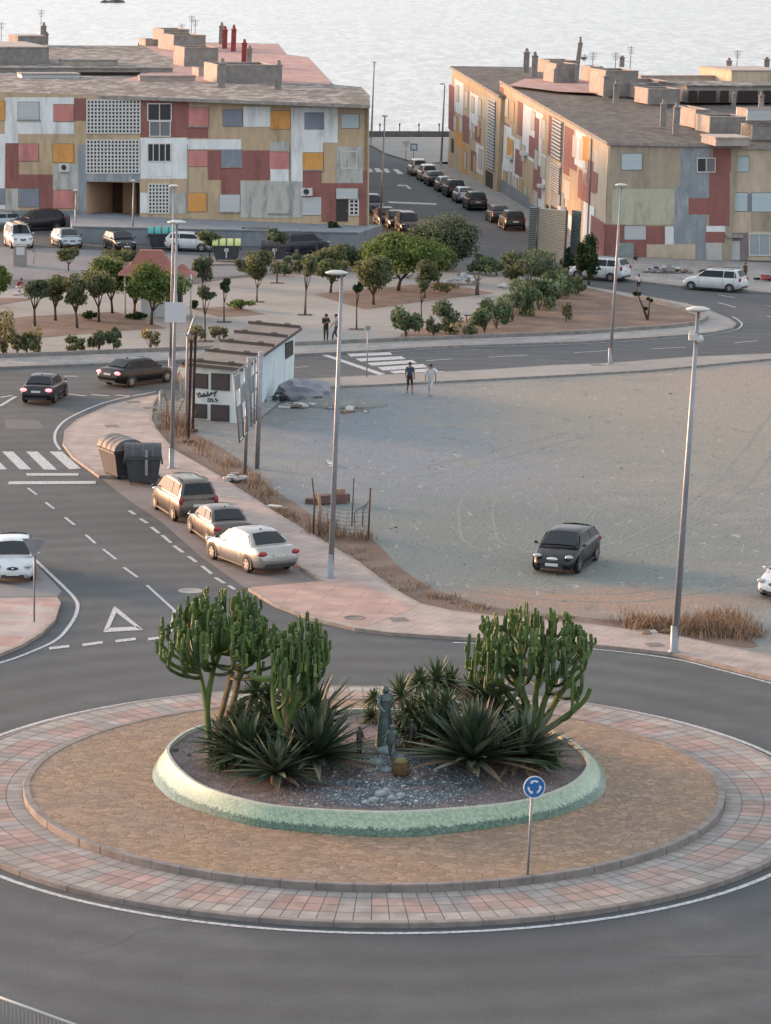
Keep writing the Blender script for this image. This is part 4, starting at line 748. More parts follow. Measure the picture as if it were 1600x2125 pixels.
# ------------------------------------------------------------------ vehicles
GLASSC = mat('car_glass', (.018, .023, .028), .25, spec=.22); TYRE = mat('tyre', (.022, .022, .024), .9); RIM = mat('wheel_rim', (.42, .42, .43), .35, metal=.8); TRIM = mat('black_trim', (.025, .025, .028), .55)
REDL = mat('tail_lamp', (.28, .02, .03), .25); BRK = mat('lit_brake_lamp', (1, .18, .2), .3, emit=1.0); HEADL = mat('head_lamp', (.34, .36, .38), .12, spec=.9); PLATE = mat('number_plate', (.55, .55, .53), .5); CHROME = mat('chrome', (.6, .6, .6), .2, metal=1)
def paint(nm, c, metal=.3): return mat('paint_'+nm, c, .32, metal=metal, coat=.3 if sum(c) > .3 else .1, spec=.4, c2=mul(c, .85), sc=2)
KINDS = {  # L, W, H, belt, hood z, (xr0, xr1, xf1, xf0), deck z at tail
 'sedan': (4.6, 1.76, 1.46, .94, .86, (-1.72, -1.02, .30, 1.12), 1.02), 'hatch': (4.3, 1.76, 1.46, .97, .88, (-2.03, -1.22, .40, 1.28), .98), 'small': (3.9, 1.67, 1.48, .97, .88, (-1.86, -1.45, .35, 1.1), .98),
 'mpv': (4.4, 1.76, 1.68, 1.02, .96, (-2.12, -1.86, .55, 1.38), 1.05), 'suv': (4.45, 1.84, 1.68, 1.08, 1.02, (-2.12, -1.80, .32, 1.15), 1.1), 'wagon': (4.88, 1.85, 1.70, 1.05, 1.0, (-2.36, -1.98, .45, 1.35), 1.08), 'van': (4.3, 1.8, 1.85, 1.12, 1.02, (-2.13, -2.02, .60, 1.45), 1.12)}
def car_at(rear, front, side='L', W=1.76):
    a, c = G(*rear), G(*front); d = (c-a); d.z = 0; d.normalize(); q = Vector((-d.y, d.x, 0)); m = (a+c)/2
    m = m-q*(W/2-.1) if side == 'L' else m+q*(W/2-.1)
    return m, math.atan2(d.y, d.x)
def car(label, cat, kind, m, loc, yaw, name='parked_car', group='parked cars', brake=False, detail=True, rim=None, sc=1., z=0., grille=TRIM, blacktop=False, rack=False):
    L, W, H, belt, hood, (xr0, xr1, xf1, xf0), deck = KINDS[kind]
    root = empty(name, (loc.x, loc.y, loc.z+z+.01), label, cat, group, yaw); root.scale = (sc, sc, sc)
    hl, hw = L/2, W/2; b = MB()
    fr = lambda f: hl*f
    st = [(-hl, .62, .80, .52), (-hl+.05, deck-.16, .88, .38), (-hl+.16, deck-.03, .93, .28), (-hl+.5, deck, .97, .22), (xr0+.35 if kind == 'sedan' else -hl+.9, belt+.03, .99, .20), (-.7, belt, 1, .19), (.2, belt-.01, 1, .19), (.85, belt-.02, 1, .19), (xf0, hood+.03, .985, .20), (hl-.65, hood-.05, .97, .21), (hl-.32, hood-.14, .90, .22), (hl-.12, hood-.27, .80, .25), (hl-.02, .55, .66, .32), (hl, .47, .58, .38)]
    rings = []
    for x, zt, w, zb in st:
        h = hw*w; zm = zb+(zt-zb)*.5
        half = [(0, zb), (h*.82, zb), (h*.96, zb+.06), (h*.995, zm-.06), (h, zm+.04), (h*.975, zt-.12 if zt-.12 > zm+.05 else zm+.05), (h*.93, zt-.035), (h*.82, zt), (h*.4, zt+.025), (0, zt+.03)]
        rings.append([(x, y, z_) for y, z_ in half]+[(x, -y, z_) for y, z_ in half[1:-1]][::-1])
    k = len(rings[0]); vs = [p for r_ in rings for p in r_]
    b.add(vs, [(i*k+j, i*k+(j+1) % k, (i+1)*k+(j+1) % k, (i+1)*k+j) for i in range(len(rings)-1) for j in range(k)]+[tuple(range(k)), tuple((len(rings)-1)*k+j for j in range(k))], 0, True)
    # greenhouse
    wb, wt = hw*.905, hw*.70; zb_ = belt-.03
    gs = [(xr0, belt+(.06 if kind != 'sedan' else .05), wb*.95, wb*.90), (lerp(xr0, xr1, .5), lerp(belt, H-.03, .56), wb*.97, lerp(wb, wt, .45)), (xr1, H-(.085 if kind == 'hatch' else .045), wb, wt), (lerp(xr1, xf1, .35), H-.008, wb, wt*1.01), (lerp(xr1, xf1, .75), H-.004, wb, wt*1.01), (xf1, H-.05, wb, wt), (lerp(xf1, xf0, .5), lerp(H-.05, belt-.03, .46), wb*.98, lerp(wt, wb, .45)), (xf0, belt-.02, wb*.97, wb*.92)]
    rg = []
    for x, zt, y0, y1 in gs:
        half = [(y0, zb_), (lerp(y0, y1, .94), lerp(zb_, zt, .86)), (y1*.93, zt-.012), (y1*.5, zt+.01), (0, zt+.016)]
        rg.append([(x, y, z_) for y, z_ in half]+[(x, -y, z_) for y, z_ in half[:-1]][::-1])
    k = len(rg[0]); b.add([p for r_ in rg for p in r_], [(i*k+j, i*k+j+1, (i+1)*k+j+1, (i+1)*k+j) for i in range(len(rg)-1) for j in range(k-1)]+[tuple(range(k)), tuple((len(rg)-1)*k+j for j in range(k))], 0, True)
    xw = (-(hl-.88) if kind != 'sedan' else -(hl-.98), hl-.86); wr = .315
    for x in xw:       # wheel arches: flat dark discs on the sides, standing for the shaded wells
        for sy in (1, -1):
            y = sy*(hw*1.0+.002); n = 16
            b.add([(x+(wr+.075)*math.cos(math.pi*i/n), y*(1.0), .30+(wr+.075)*math.sin(math.pi*i/n)) for i in range(n+1)]+[(x-(wr+.075), y, .18), (x+(wr+.075), y, .18)], [tuple(range(n+1))+(n+1, n+2)], 1)
    for sy in (1, -1):  # sill, door seams
        b.box((.0, sy*(hw*.985), .225), (xw[1]-xw[0]-.9, .05, .07), 1)
        if detail:
            for x in (xf0-.42, lerp(xr1, xf1, .42)-.05, xr1+.12): b.box((x, sy*(hw*1.0+.001), (belt+.3)/2), (.014, .006, belt-.42), 1)
    b.box((-hl-.005, 0, .36), (.06, W*.66, .12), 1); b.box((hl-.015, 0, .33), (.07, W*.5, .12), 1)
    b.build('body', [m, TRIM], root, rel=False)
    def yat(z_): t = (z_-zb_)/(H-zb_); return lerp(wb, wt, max(0, min(1, t*.97)))+.014
    def swin(pts):
        for sy in (1, -1):
            bb = MB(); bb.add([(x, sy*yat(z_), z_) for x, z_ in pts], [tuple(range(len(pts)))]); bb.build('window', GLASSC, root, rel=False)
    zl, zu = belt+.045, H-.13; fu = (zu-belt)/(H-belt)
    xb = lerp(xr1, xf1, .42)-.05; xfl, xfu = lerp(xf0, xf1, .1)-.16, lerp(xf0, xf1, fu)-.10; xrl, xru = lerp(xr0, xr1, .1)+.26, lerp(xr0, xr1, fu)+.14
    swin([(xfl, zl), (xfu, zu), (xb+.045, zu+.015), (xb+.03, zl)])
    if L > 4.2 and kind != 'sedan':
        xq = xb-.88; swin([(xb-.03, zl), (xb-.035, zu+.015), (xq+.05, zu+.01), (xq+.03, zl+.005)])
        if xq-.1 > xrl and kind != 'van': swin([(xq-.03, zl+.005), (xq-.02, zu+.01), (xru, zu-.01), (xrl, zl+.02)])
    else: swin([(xb-.03, zl), (xb-.035, zu+.015), (xru, zu-.01), (xrl, zl+.02)])
    def glassq(nm, xa, za, ya, xc, zc, yc, o):
        bb = MB(); n = Vector((-(zc-za), 0, (xc-xa))).normalized(); n = n if n.z > 0 else -n; n *= o
        P_ = [Vector((xa, -ya, za))+n, Vector((xa, 0, za))+n*1.8, Vector((xa, ya, za))+n, Vector((xc, yc, zc))+n, Vector((xc, 0, zc+.015))+n*1.8, Vector((xc, -yc, zc))+n]
        bb.add(P_, [(0, 1, 4, 5), (1, 2, 3, 4)], 0, True); bb.build(nm, GLASSC, root, rel=False)
    glassq('windscreen', lerp(xf0, xf1, .06), belt+.035, wb*.86, lerp(xf0, xf1, .92), H-.085, wt*.86, .030)
    glassq('rear_window', lerp(xr0, xr1, .10), lerp(belt+.06, H-.045, .16), wb*.80, lerp(xr0, xr1, .90), H-.095, wt*.84, .032)
    for x in xw:
        for sy in (1, -1):
            bb = MB(); c = Vector((x, sy*(hw-.09), wr)); prof = [(wr*.62, -.10), (wr*.93, -.105), (wr, -.07), (wr, .07), (wr*.93, .105), (wr*.62, .10)]
            n = 22; vs = [(c.x+r_*math.cos(2*math.pi*i/n), c.y+y_, c.z+r_*math.sin(2*math.pi*i/n)) for r_, y_ in prof for i in range(n)]
            bb.add(vs, [(j*n+i, j*n+(i+1) % n, (j+1)*n+(i+1) % n, (j+1)*n+i) for j in range(5) for i in range(n)], 0, True)
            wo = bb.build('wheel', TYRE, root, rel=False); bb = MB(); yo = c.y+sy*.085
            bb.add([(c.x+wr*.63*math.cos(2*math.pi*i/20), yo-sy*.02, c.z+wr*.63*math.sin(2*math.pi*i/20)) for i in range(20)], [tuple(range(20))], 1)
            for j in range(5):
                a = 2*math.pi*j/5+.3; p = Vector((math.cos(a), 0, math.sin(a))); q = Vector((-math.sin(a), 0, math.cos(a))); cc = Vector((c.x, yo+sy*.012, c.z))
                bb.add([cc+p*wr*.05-q*wr*.13, cc+p*wr*.62-q*wr*.12, cc+p*wr*.62+q*wr*.12, cc+p*wr*.05+q*wr*.13], [(0, 1, 2, 3)])
            bb.add([(c.x+r_*math.cos(2*math.pi*i/20), yo+sy*.012, c.z+r_*math.sin(2*math.pi*i/20)) for r_ in (wr*.56, wr*.65) for i in range(20)], [(i, (i+1) % 20, 20+(i+1) % 20, 20+i) for i in range(20)])
            bb.build('rim', [rim or RIM, TRIM], wo, rel=False)
    for sy in (1, -1):
        bb = MB(); zz = hood-.17; bb.blob((hl-.21, sy*hw*.70, zz), (.20, .17, .07), jit=0, sub=2); bb.build('headlight', HEADL, root, rel=False)
        bb = MB()
        if kind in ('suv', 'mpv', 'wagon', 'van'): bb.blob((-hl+.09, sy*hw*.84, deck-.10), (.10, .10, .19), jit=0, sub=2)
        else: bb.blob((-hl+.09, sy*hw*.76, deck-.20), (.11, .20, .10), jit=0, sub=2)
        bb.build('tail_light', BRK if brake else REDL, root, rel=False)
        if detail:
            bb = MB(); bb.blob((xf0-.28, sy*(hw+.085), belt+.06), (.07, .10, .065), jit=0, sub=1); bb.box((xf0-.26, sy*(hw-.01), belt+.02), (.05, .12, .03)); bb.build('mirror', TRIM if m is not MAT.get('paint_white') else m, root, rel=False)
    bb = MB(); bb.box((-hl-.012, 0, deck-.30 if kind != 'sedan' else deck-.28), (.02, .50, .11)); bb.build('number_plate', PLATE, root, rel=False)
    bb = MB(); bb.box((hl+.012, 0, .42), (.02, .50, .11)); bb.build('number_plate', PLATE, root, rel=False)
    bb = MB(); bb.blob((hl-.055, 0, hood-.26), (.06, .24, .085), jit=0, sub=2); g_ = bb.build('grille', grille, root, rel=False)
    bb = MB(); bb.blob((hl+.0, 0, hood-.255), (.02, .05, .05), jit=0, sub=2); bb.build('badge', CHROME, g_, rel=False)
    if kind in ('mpv', 'wagon', 'suv') and detail:
        for sy in (1, -1): bb = MB(); bb.tube([(xr1+.2, sy*wt*.86, H+.03), (xf1-.1, sy*wt*.86, H+.035)], .02, 6); bb.build('roof_rail', TRIM, root, rel=False)
    if kind == 'sedan': bb = MB(); bb.box((xr1+.25, 0, H+.015), (.12, .04, .05)); bb.build('aerial', TRIM, root, rel=False)
    if rack:
        bb = MB(); bb.box((.2, 0, H+.10), (2.6, .30, .07)); bb.box((.9, 0, H+.05), (.06, 1.2, .05)); bb.box((-.6, 0, H+.05), (.06, 1.2, .05)); bb.build('roof_rack', mat('pale_wood', (.45, .36, .24), .8), root, rel=False)
    return root
WHT = paint('white', (.55, .58, .60), 0.); BLKP = paint('black', (.010, .010, .012), .0); NIGHT = paint('night', (.022, .024, .03), .1); SILV = paint('silver', (.37, .37, .36), .5); GOLD = paint('bronze', (.115, .10, .085), .4); GREYP = paint('grey', (.16, .165, .175), .4); SILB = paint('silver_blue', (.32, .36, .40), .5); MAR = paint('maroon', (.055, .028, .03), .3); CREAM = paint('cream', (.50, .45, .38), .1); PURP = paint('dark_plum', (.022, .018, .024), .05); DGRN = paint('dark_blue', (.03, .04, .055), .3)
car('dark purple saloon braking with red tail lights at the left junction', 'car', 'sedan', PURP, *car_at((108, 840), (137, 820), 'R'), name='moving_car', group='cars driving on the road', brake=True)
car('long black saloon with lit brake lights turning onto the far road', 'car', 'sedan', BLKP, *car_at((272, 804), (341, 794), 'R', 1.84), name='moving_car', group='cars driving on the road', brake=True, sc=1.04)
car('bronze people carrier with large dark rear window beside the containers', 'car', 'mpv', GOLD, *car_at((366, 1082), (327, 1057), 'L'), sc=1.07)
car('bronze grey saloon wedged between the people carrier and silver saloon', 'car', 'sedan', mat('paint_taupe', (.10, .085, .075), .35, metal=.4, coat=.3), *car_at((434, 1131), (402, 1108), 'L'), sc=1.03)
car('silver saloon last in the parking bay beside the tall street lamp', 'car', 'sedan', SILV, *car_at((524, 1190), (445, 1160), 'L'), sc=1.09)
l6 = G(17, 1214)+Vector((-.05, 2.15, 0)); car('white hatchback facing the camera at the left edge of the picture', 'car', 'hatch', WHT, l6, rad(-84))
car('black hatchback parked alone in the middle of the waste ground', 'car', 'hatch', BLKP, *car_at((1231, 1165), (1196, 1190), 'L'), sc=1.06, grille=CHROME, z=.02)
car('white car cut off by the right edge of the waste ground', 'car', 'hatch', WHT, G(1598, 1250)+Vector((1.3, 1.9, 0)), rad(-124), z=.02)
car('white estate car passing below the right flats', 'car', 'wagon', WHT, *car_at((1511, 607), (1437, 602), 'L', 1.85), sc=.94, name='moving_car', group='cars driving on the road')
car('white four by four half hidden by the dark tree near the right flats', 'car', 'suv', WHT, G(1262, 583)+Vector((-.6, .8, 0)), rad(150))
sdir = (G(852, 366)-G(1080, 511)); syaw = math.atan2(sdir.y, sdir.x)
qs = Vector((-math.sin(syaw), math.cos(syaw), 0))
for (x, y), k, m, lb in (((1070, 480), 'suv', BLKP, 'black four by four at the near end of the street row'), ((1041, 464), 'sedan', NIGHT, 'dark saloon just beyond the nearest parked four by four'), ((992, 438), 'suv', PURP, 'dark plum four by four nearest in the longer street row'), ((968, 423), 'hatch', SILB, 'grey car second in the longer street row'), ((948, 411), 'suv', BLKP, 'black car third in the longer street row'), ((929, 400), 'hatch', GREYP, 'mid grey car fourth in the longer street row'), ((908, 388), 'sedan', BLKP, 'black saloon fifth in the longer street row'), ((892, 378), 'mpv', CREAM, 'cream car second from the seaward end of the row'), ((872, 366), 'mpv', CREAM, 'pale car at the seaward end of the street row')):
    p = G(x, y); car(lb, 'car', k, m, p+Vector((math.cos(syaw), math.sin(syaw), 0))*2.2, syaw, group='cars parked along the side street', detail=False)
for (x, y), k, m, lb in (((778, 447), 'suv', DGRN, 'dark blue four by four parked beyond the corner of the left flats'), ((806, 470), 'hatch', MAR, 'maroon car behind the street lamp at the left flats corner'), ((828, 477), 'hatch', NIGHT, 'dark grey car partly hidden by the bushy trees'), ((852, 486), 'mpv', MAR, 'dark maroon car almost covered by the grey green tree')):
    p = G(x, y); car(lb, 'car', k, m, p-Vector((math.cos(syaw+math.pi), math.sin(syaw+math.pi), 0))*2.2, syaw+math.pi, group='cars parked at the left side of the street', detail=False)
gpl = 'cars parked before the left flats'
car('small white delivery van with planks on its roof in the far parking area', 'van', 'van', WHT, *car_at((10, 508), (26, 517), 'R', 1.8), group=gpl, rack=True, name='parked_van')
car('dark plum four by four behind the white van at the left', 'car', 'suv', PURP, G(78, 478)+Vector((0, .3, 0)), rad(-150), group=gpl)
car('silver blue hatchback right of the white van in the far parking area', 'car', 'hatch', SILB, *car_at((104, 506), (133, 518), 'R'), group=gpl)
car('black hatchback under the left flats in the far parking area', 'car', 'hatch', BLKP, *car_at((214, 513), (243, 523), 'R'), group=gpl)
car('dark estate car in profile below the end of the left flats', 'car', 'wagon', DGRN, *car_at((607, 530), (678, 524), 'R', 1.8), group=gpl, sc=.97)
car('grey car half hidden behind the large grey container', 'car', 'small', GREYP, G(545, 508), rad(10), group=gpl)
car('white car half hidden behind the kiosk roof', 'car', 'small', WHT, G(395, 520), rad(-10), group=gpl)
car('grey blue car cut off by the left edge of the far parking area', 'car', 'hatch', SILB, G(-4, 476), rad(-160), group=gpl)
# ------------------------------------------------------------------ waste containers
BIN = mat('container_plastic', (.034, .040, .048), .6, c2=(.055, .06, .068), sc=3); BINW = mat('worn_plastic', (.12, .095, .08), .8, c2=(.07, .07, .075), sc=7)
def container(label, loc, yaw, lid=None, sc=1., openlid=False, notice=False, wsc=1.):
    root = empty('waste_container', (loc.x, loc.y, loc.z+.02), label, 'waste container', 'waste containers', yaw); root.scale = (sc*wsc, sc, sc)
    b = MB(); w0, d0, w1, d1, h = .72, .42, .92, .60, 1.05
    lo = [(-w0, -d0, .12), (w0, -d0, .12), (w0, d0, .12), (-w0, d0, .12)]; hi = [(-w1, -d1, h), (w1, -d1, h), (w1, d1, h), (-w1, d1, h)]
    b.add(lo+hi, [(3, 2, 1, 0), (0, 1, 5, 4), (1, 2, 6, 5), (2, 3, 7, 6)]+[(3, 0, 4, 7)]); b.f.append([len(b.v)-8+i for i in (4, 5, 6, 7)]); b.m.append(0); b.sm.append(False)
    for y in (-1, 1): b.box((0, y*(d1+.02), h-.03), (2*w1+.1, .05, .08))
    for x in (-1, 1):
        b.box((x*(w1+.02), 0, h-.03), (.05, 2*d1, .08)); b.box((x*(w1+.05), 0, .8), (.09, .3, .16))
        for y in (-1, 1): b.box((x*w0*.98, y*d0*.9, .5), (.07, .07, .75))
    b.build('body', BIN, root, rel=False)
    b = MB(); n = 12; pr = [(d1*math.cos(math.pi*i/n)*1.03, h+.03+.42*math.sin(math.pi*i/n)) for i in range(n+1)]
    vs = [(x, y, z_) for x in (-w1*1.02, -w1*.4, w1*.4, w1*1.02) for y, z_ in pr]; k = n+1
    b.add(vs, [(j*k+i, j*k+i+1, (j+1)*k+i+1, (j+1)*k+i) for j in range(3) for i in range(n)], 0, True); b.add([vs[i] for i in range(k)], [tuple(range(k))]); b.add([vs[3*k+i] for i in range(k)], [tuple(range(k))])
    for x in (-.5, 0, .5): b.add([(x+o, y*1.01, z_+.012) for o in (-.05, .05) for y, z_ in pr], [(i, i+1, k+i+1, k+i) for i in range(n)], 1, True)
    if openlid:
        for i in range(len(b.v)): v = b.v[i]; v = Vector((v.x, v.y-d1, v.z-h)); v = Matrix.Rotation(.25, 3, 'X') @ v; b.v[i] = v+Vector((0, d1, h))
    b.build('lid', [lid or BIN, BINW], root, rel=False)
    for x in (-1, 1):
        for y in (-1, 1): b = MB(); b.tube([(x*w0*.85-.03, y*d0*.8, .08), (x*w0*.85+.03, y*d0*.8, .08)], .08, 10); b.build('wheel', TYRE, root, rel=False)
    if notice: b = MB(); b.box((.0, -d1*.9-.04, .78), (.3, .02, .25)); b.box((0, -d1*.9-.10, .5), (.10, .1, .5)); b.build('notice', WHITE, root, rel=False)
    return root
container('round-lidded waste container, the left of the two in the parking bay', G(252, 990), rad(-62), lid=mat('worn_lid', (.20, .18, .165), .7, c2=(.10, .11, .13), sc=2.5, contrast=(.45, .55)), sc=1.28, wsc=.85)
c2_ = container('open dark waste container with a grey bar, beside the people carrier', G(297, 1003), rad(5), sc=1.25, wsc=.72, openlid=False)
b = MB(); b.box((.16, -.62, .86), (.15, .05, .95)); b.build('lid_bar', GREY, c2_, rel=False)
container('recycling container with a yellow lid on the far kerbed island', G(470, 542, .13), rad(2), lid=mat('yellow_lid', (.50, .55, .22), .6), sc=1.15, notice=True)
container('large grey container right of the yellow-lidded one', G(570, 541, .13), rad(0), sc=1.1, notice=True)
container('recycling container with a teal lid behind the kiosk', G(335, 516), rad(4), lid=mat('teal_lid', (.06, .33, .32), .6), sc=1.15)
# ------------------------------------------------------------------ street lamps and signs
LP_ = mat('lamp_pole', (.27, .285, .31), .5, metal=.4, c2=(.21, .225, .25), sc=1.5); HEADM = mat('lamp_head', (.50, .50, .48), .5)
def street_lamp(label, x, yb_, yt_, headpx=44, hoff=0., z=.0, r0=.11, r1=.055, box=False, dbl=False, topx=None):
    base = G(x, yb_, z); le = LEAN(x); h = HT(base, yt_, le)
    if topx is not None: le += 0
    root = empty('street_lamp', base, label, 'street lamp', 'street lamps'); T_ = Vector((le*h, 0, h)); b = MB()
    b.tube([(0, 0, 0), (le*h*.5, 0, h*.5), T_], [r0, (r0+r1)/2, r1], 12); b.lathe((0, 0, 0), [(r0*1.7, 0), (r0*1.7, .03), (r0*1.12, .05), (r0*1.08, .9), (r0, .95)], 14)
    b.build('pole', LP_, root, rel=False)
    wd = headpx/ppm(base+T_); c = T_+Vector((hoff, 0, .1)); b = MB()
    b.lathe(c, [(.02, -.09), (wd*.30, -.07), (wd*.5, 0.0), (wd*.49, .035), (wd*.25, .10), (.01, .12)], 20)
    for i in range(len(b.v)): v = b.v[i]; b.v[i] = Vector((v.x, c.y+(v.y-c.y)*.75, v.z))
    b.build('lamp_head', HEADM, root, rel=False)
    if box:
        q = T_*.925; b = MB(); b.box(q+Vector((-.12, -.05, .05)), (.3, .25, .22)); b.blob(q+Vector((.12, -.1, -.02)), (.13, .13, .16), jit=0, sub=2); b.box(q+Vector((0, 0, .22)), (.5, .08, .05)); b.build('camera_unit', HEADM, root, rel=False)
    return root
street_lamp('tall lamp in the right foreground footway carrying a camera unit', 1399, 1352, 648, 50, z=.13, r0=.13, r1=.07, box=True)
street_lamp('tall lamp standing behind the silver saloon', 686, 1198, 572, 48, hoff=-.2, z=.13, r0=.12, r1=.065)
street_lamp('lamp rising behind the bronze people carrier with a blank white board', 356, 971, 466, 40, z=.13)
b = MB(); lp_ = [o for o in C.objects if o.name.startswith('street_lamp')][-1]; qq_ = G(357, 971, .13); hh = HT(qq_, 632, LEAN(357)); b.box((LEAN(357)*hh, -.14, hh-.35), (1.0, .04, .95)); tag(b.build('notice_board', mat('white_board', (.5, .52, .53), .6)), 'blank white board hung on the lamp in front of the kiosk', 'board')
bpy.data.objects['notice_board'].location = qq_
street_lamp('thinner lamp standing just behind the lamp with the board', 353, 776, 390, 20, z=.13, r0=.09, r1=.05)
street_lamp('lamp on the narrow footway in front of the square\'s bare bed', 1266, 755, 388, 26, z=.13)
street_lamp('lamp at the corner of the left flats beside the side street', 789, 478, 243, 14, r0=.11, r1=.06)
street_lamp('distant lamp at the seaward corner behind the left flats', 770, 301, 131, 10, r0=.12, r1=.07)
street_lamp('distant lamp against the sea by the right flats', 915, 346, 176, 12, hoff=-.3, r0=.12, r1=.07)
street_lamp('lamp before the open passage of the left flats', 275, 503, 378, 8, r0=.09, r1=.05)
street_lamp('lamp against the red panel of the left flats', 383, 478, 219, 9, r0=.08, r1=.05)
street_lamp('short lamp at the left end of the terrace wall', 157, 459, 398, 11, z=1.24, r0=.07, r1=.05)
# roundabout sign
base = G(1094, 1829, .15); le = LEAN(1095)-.0; hsg = HT(base, 1632, le)
rs = empty('roundabout_sign', base, 'blue round sign with three white turning arrows on the island edge', 'road sign'); T_ = Vector((le*hsg, 0, hsg))
b = MB(); b.tube([(0, 0, 0), T_+Vector((0, 0, .15))], .038, 10); b.build('pole', LP_, rs, rel=False)
SB = mat('sign_blue', (.015, .115, .33), .4); SWm = mat('sign_white', (.62, .66, .68), .4); sc_ = T_+Vector((.04, -.06, 0)); RAD = .305
nrm = Vector((.25, -1, .05)).normalized(); ux = Vector((0, 0, 1)).cross(nrm).normalized(); ux = -ux if ux.x < 0 else ux; uz = nrm.cross(ux); uz = -uz if uz.z < 0 else uz
def sp2(a, r, o): return sc_+ux*(r*math.cos(a))+uz*(r*math.sin(a))+nrm*o
b = MB(); n = 40; b.add([sp2(2*math.pi*i/n, RAD, o) for o in (0, .02) for i in range(n)], [tuple(range(n)), tuple(range(n, 2*n))]+[(i, (i+1) % n, n+(i+1) % n, n+i) for i in range(n)]); b.build('sign_rim', SWm, rs, rel=False)
b = MB(); b.add([sp2(2*math.pi*i/n, RAD*.92, .024) for i in range(n)], [tuple(range(n))]); pl_ = b.build('sign_face', SB, rs, rel=False)
for k in range(3):
    b = MB(); a0 = math.pi/2+k*2*math.pi/3-.62; a1 = a0+1.05; st = 10
    A = [a0+(a1-a0)*i/st for i in range(st+1)]
    b.add([sp2(a, RAD*r_, .028) for a in A for r_ in (.46, .63)], [(2*i, 2*i+1, 2*i+3, 2*i+2) for i in range(st)])
    b.add([sp2(a1, RAD*.74, .028), sp2(a1+.42, RAD*.50, .028), sp2(a1, RAD*.36, .028)], [(0, 1, 2)]); b.build('arrow', SWm, pl_, rel=False)
def small_sign(label, x, yb_, yt_, shape, z=0., s=.35, m=GREY, mb=None):
    base = G(x, yb_, z); le = LEAN(x)*.5; h = HT(base, yt_, le); r_ = empty('road_sign', base, label, 'road sign', 'small road signs'); T_ = Vector((le*h, 0, h)); b = MB(); b.tube([(0, 0, 0), T_], .035, 8); b.build('pole', LP_, r_, rel=False)
    b = MB(); yy = -.05
    if shape == 'tri': P_ = [(-s*1.1, 0), (s*1.1, 0), (0, -s*1.9)]
    elif shape == 'sq': P_ = [(-s, 0), (s, 0), (s, -s*2), (-s, -s*2)]
    else: P_ = [(s*math.cos(2*math.pi*i/20), -s+s*math.sin(2*math.pi*i/20)) for i in range(20)]
    k = len(P_); b.add([T_+Vector((u, yy, v)) for u, v in P_]+[T_+Vector((u, yy-.02, v)) for u, v in P_], [tuple(range(k)), tuple(range(k, 2*k))]+[(i, (i+1) % k, k+(i+1) % k, k+i) for i in range(k)]); f = b.build('sign_plate', m, r_, rel=False)
    if mb: b = MB(); cz = sum(v for u, v in P_)/k; b.add([T_+Vector((u*.72, yy-.025, cz+(v-cz)*.72)) for u, v in P_], [tuple(range(k))]); b.build('sign_panel', mb, f, rel=False)
    return r_
small_sign('grey back of a triangular give way sign beside the white hatchback', 71, 1290, 1117, 'tri', .13, .40)
small_sign('pale back of a square sign beside the far zebra crossing', 761, 782, 674, 'sq', .13, .18, HEADM, GREY)
small_sign('grey sign post showing between the left cactus trunks', 509, 1432, 1345, 'sq', .15, .10)
small_sign('grey sign post behind the right cactus', 1160, 1455, 1385, 'sq', .15, .16)
small_sign('small triangular give way sign near the sea', 842, 332, 292, 'tri', .13, .5, SWm, HEADM)
small_sign('small blue square sign beside the give way sign near the sea', 858, 334, 298, 'sq', .13, .38, SB, SWm)
small_sign('small sign pole at the left end of the terrace wall by the white van', 70, 548, 517, 'sq', 0, .12)
for i, x in enumerate((788, 829, 869, 911)):
    p = G(x, 283, .13); b = MB(); h = HT(p, 256, 0); b.tube([(0, 0, 0), (0, 0, h*.8)], [.10, .06], 8); b.blob((0, 0, h*.9), (.14, .14, .2), jit=0, sub=1); o = b.build('promenade_bollard', DARKMET); o.location = p; tag(o, ['leftmost', 'second', 'third', 'rightmost'][i]+' of the dark posts along the sea wall', 'post', 'posts along the sea wall')
# ------------------------------------------------------------------ small building, kiosk, hoardings
A_, B_, C_ = G(400, 869, .02), G(492, 879, .02), G(609, 787, .02); D_ = A_+(C_-B_)
bo = empty('guard_booth', (A_+C_)/2, 'small white transformer hut with ridged brown roof beside the footway', 'hut')
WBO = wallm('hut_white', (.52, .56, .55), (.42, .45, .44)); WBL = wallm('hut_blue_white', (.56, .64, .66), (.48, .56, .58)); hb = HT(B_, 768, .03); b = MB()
tp = lambda p, h: Vector((p.x+.03*h, p.y, p.z+h))
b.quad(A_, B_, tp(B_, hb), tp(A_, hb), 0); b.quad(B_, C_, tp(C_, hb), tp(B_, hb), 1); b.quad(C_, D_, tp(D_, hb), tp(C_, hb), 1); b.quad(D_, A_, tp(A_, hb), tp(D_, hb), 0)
b.build('wall', [WBO, WBL], bo)
FA, FBs = Facade(A_, B_), Facade(B_, C_)
BRN = mat('shutter_brown', (.05, .038, .037), .7, c2=(.035, .028, .028), sc=2, stretch=(1, 1, 6)); BRF = mat('dark_frame', (.035, .03, .03), .6)
for r in ((404, 775, 432, 806), (439, 775, 477, 810), (404, 838, 430, 868), (438, 840, 476, 874)):
    b = MB(); FA.box(b, [(r[0], r[3]-1), (r[2], r[3]+1), (r[2], r[1]+1), (r[0], r[1]-1)], 0, .01, .06); o = b.build('frame_or_shade', BRF, bo)
    b = MB(); FA.box(b, [(r[0]+3, r[3]-4), (r[2]-3, r[3]-3), (r[2]-3, r[1]+4), (r[0]+3, r[1]+3)], 0, .065, .075); b.build('shutter', BRN, o)
b = MB(); FBs.box(b, [(592, 745), (607, 735), (607, 706), (592, 712)], 0, .01, .06); b.build('side_window', BRN, bo)
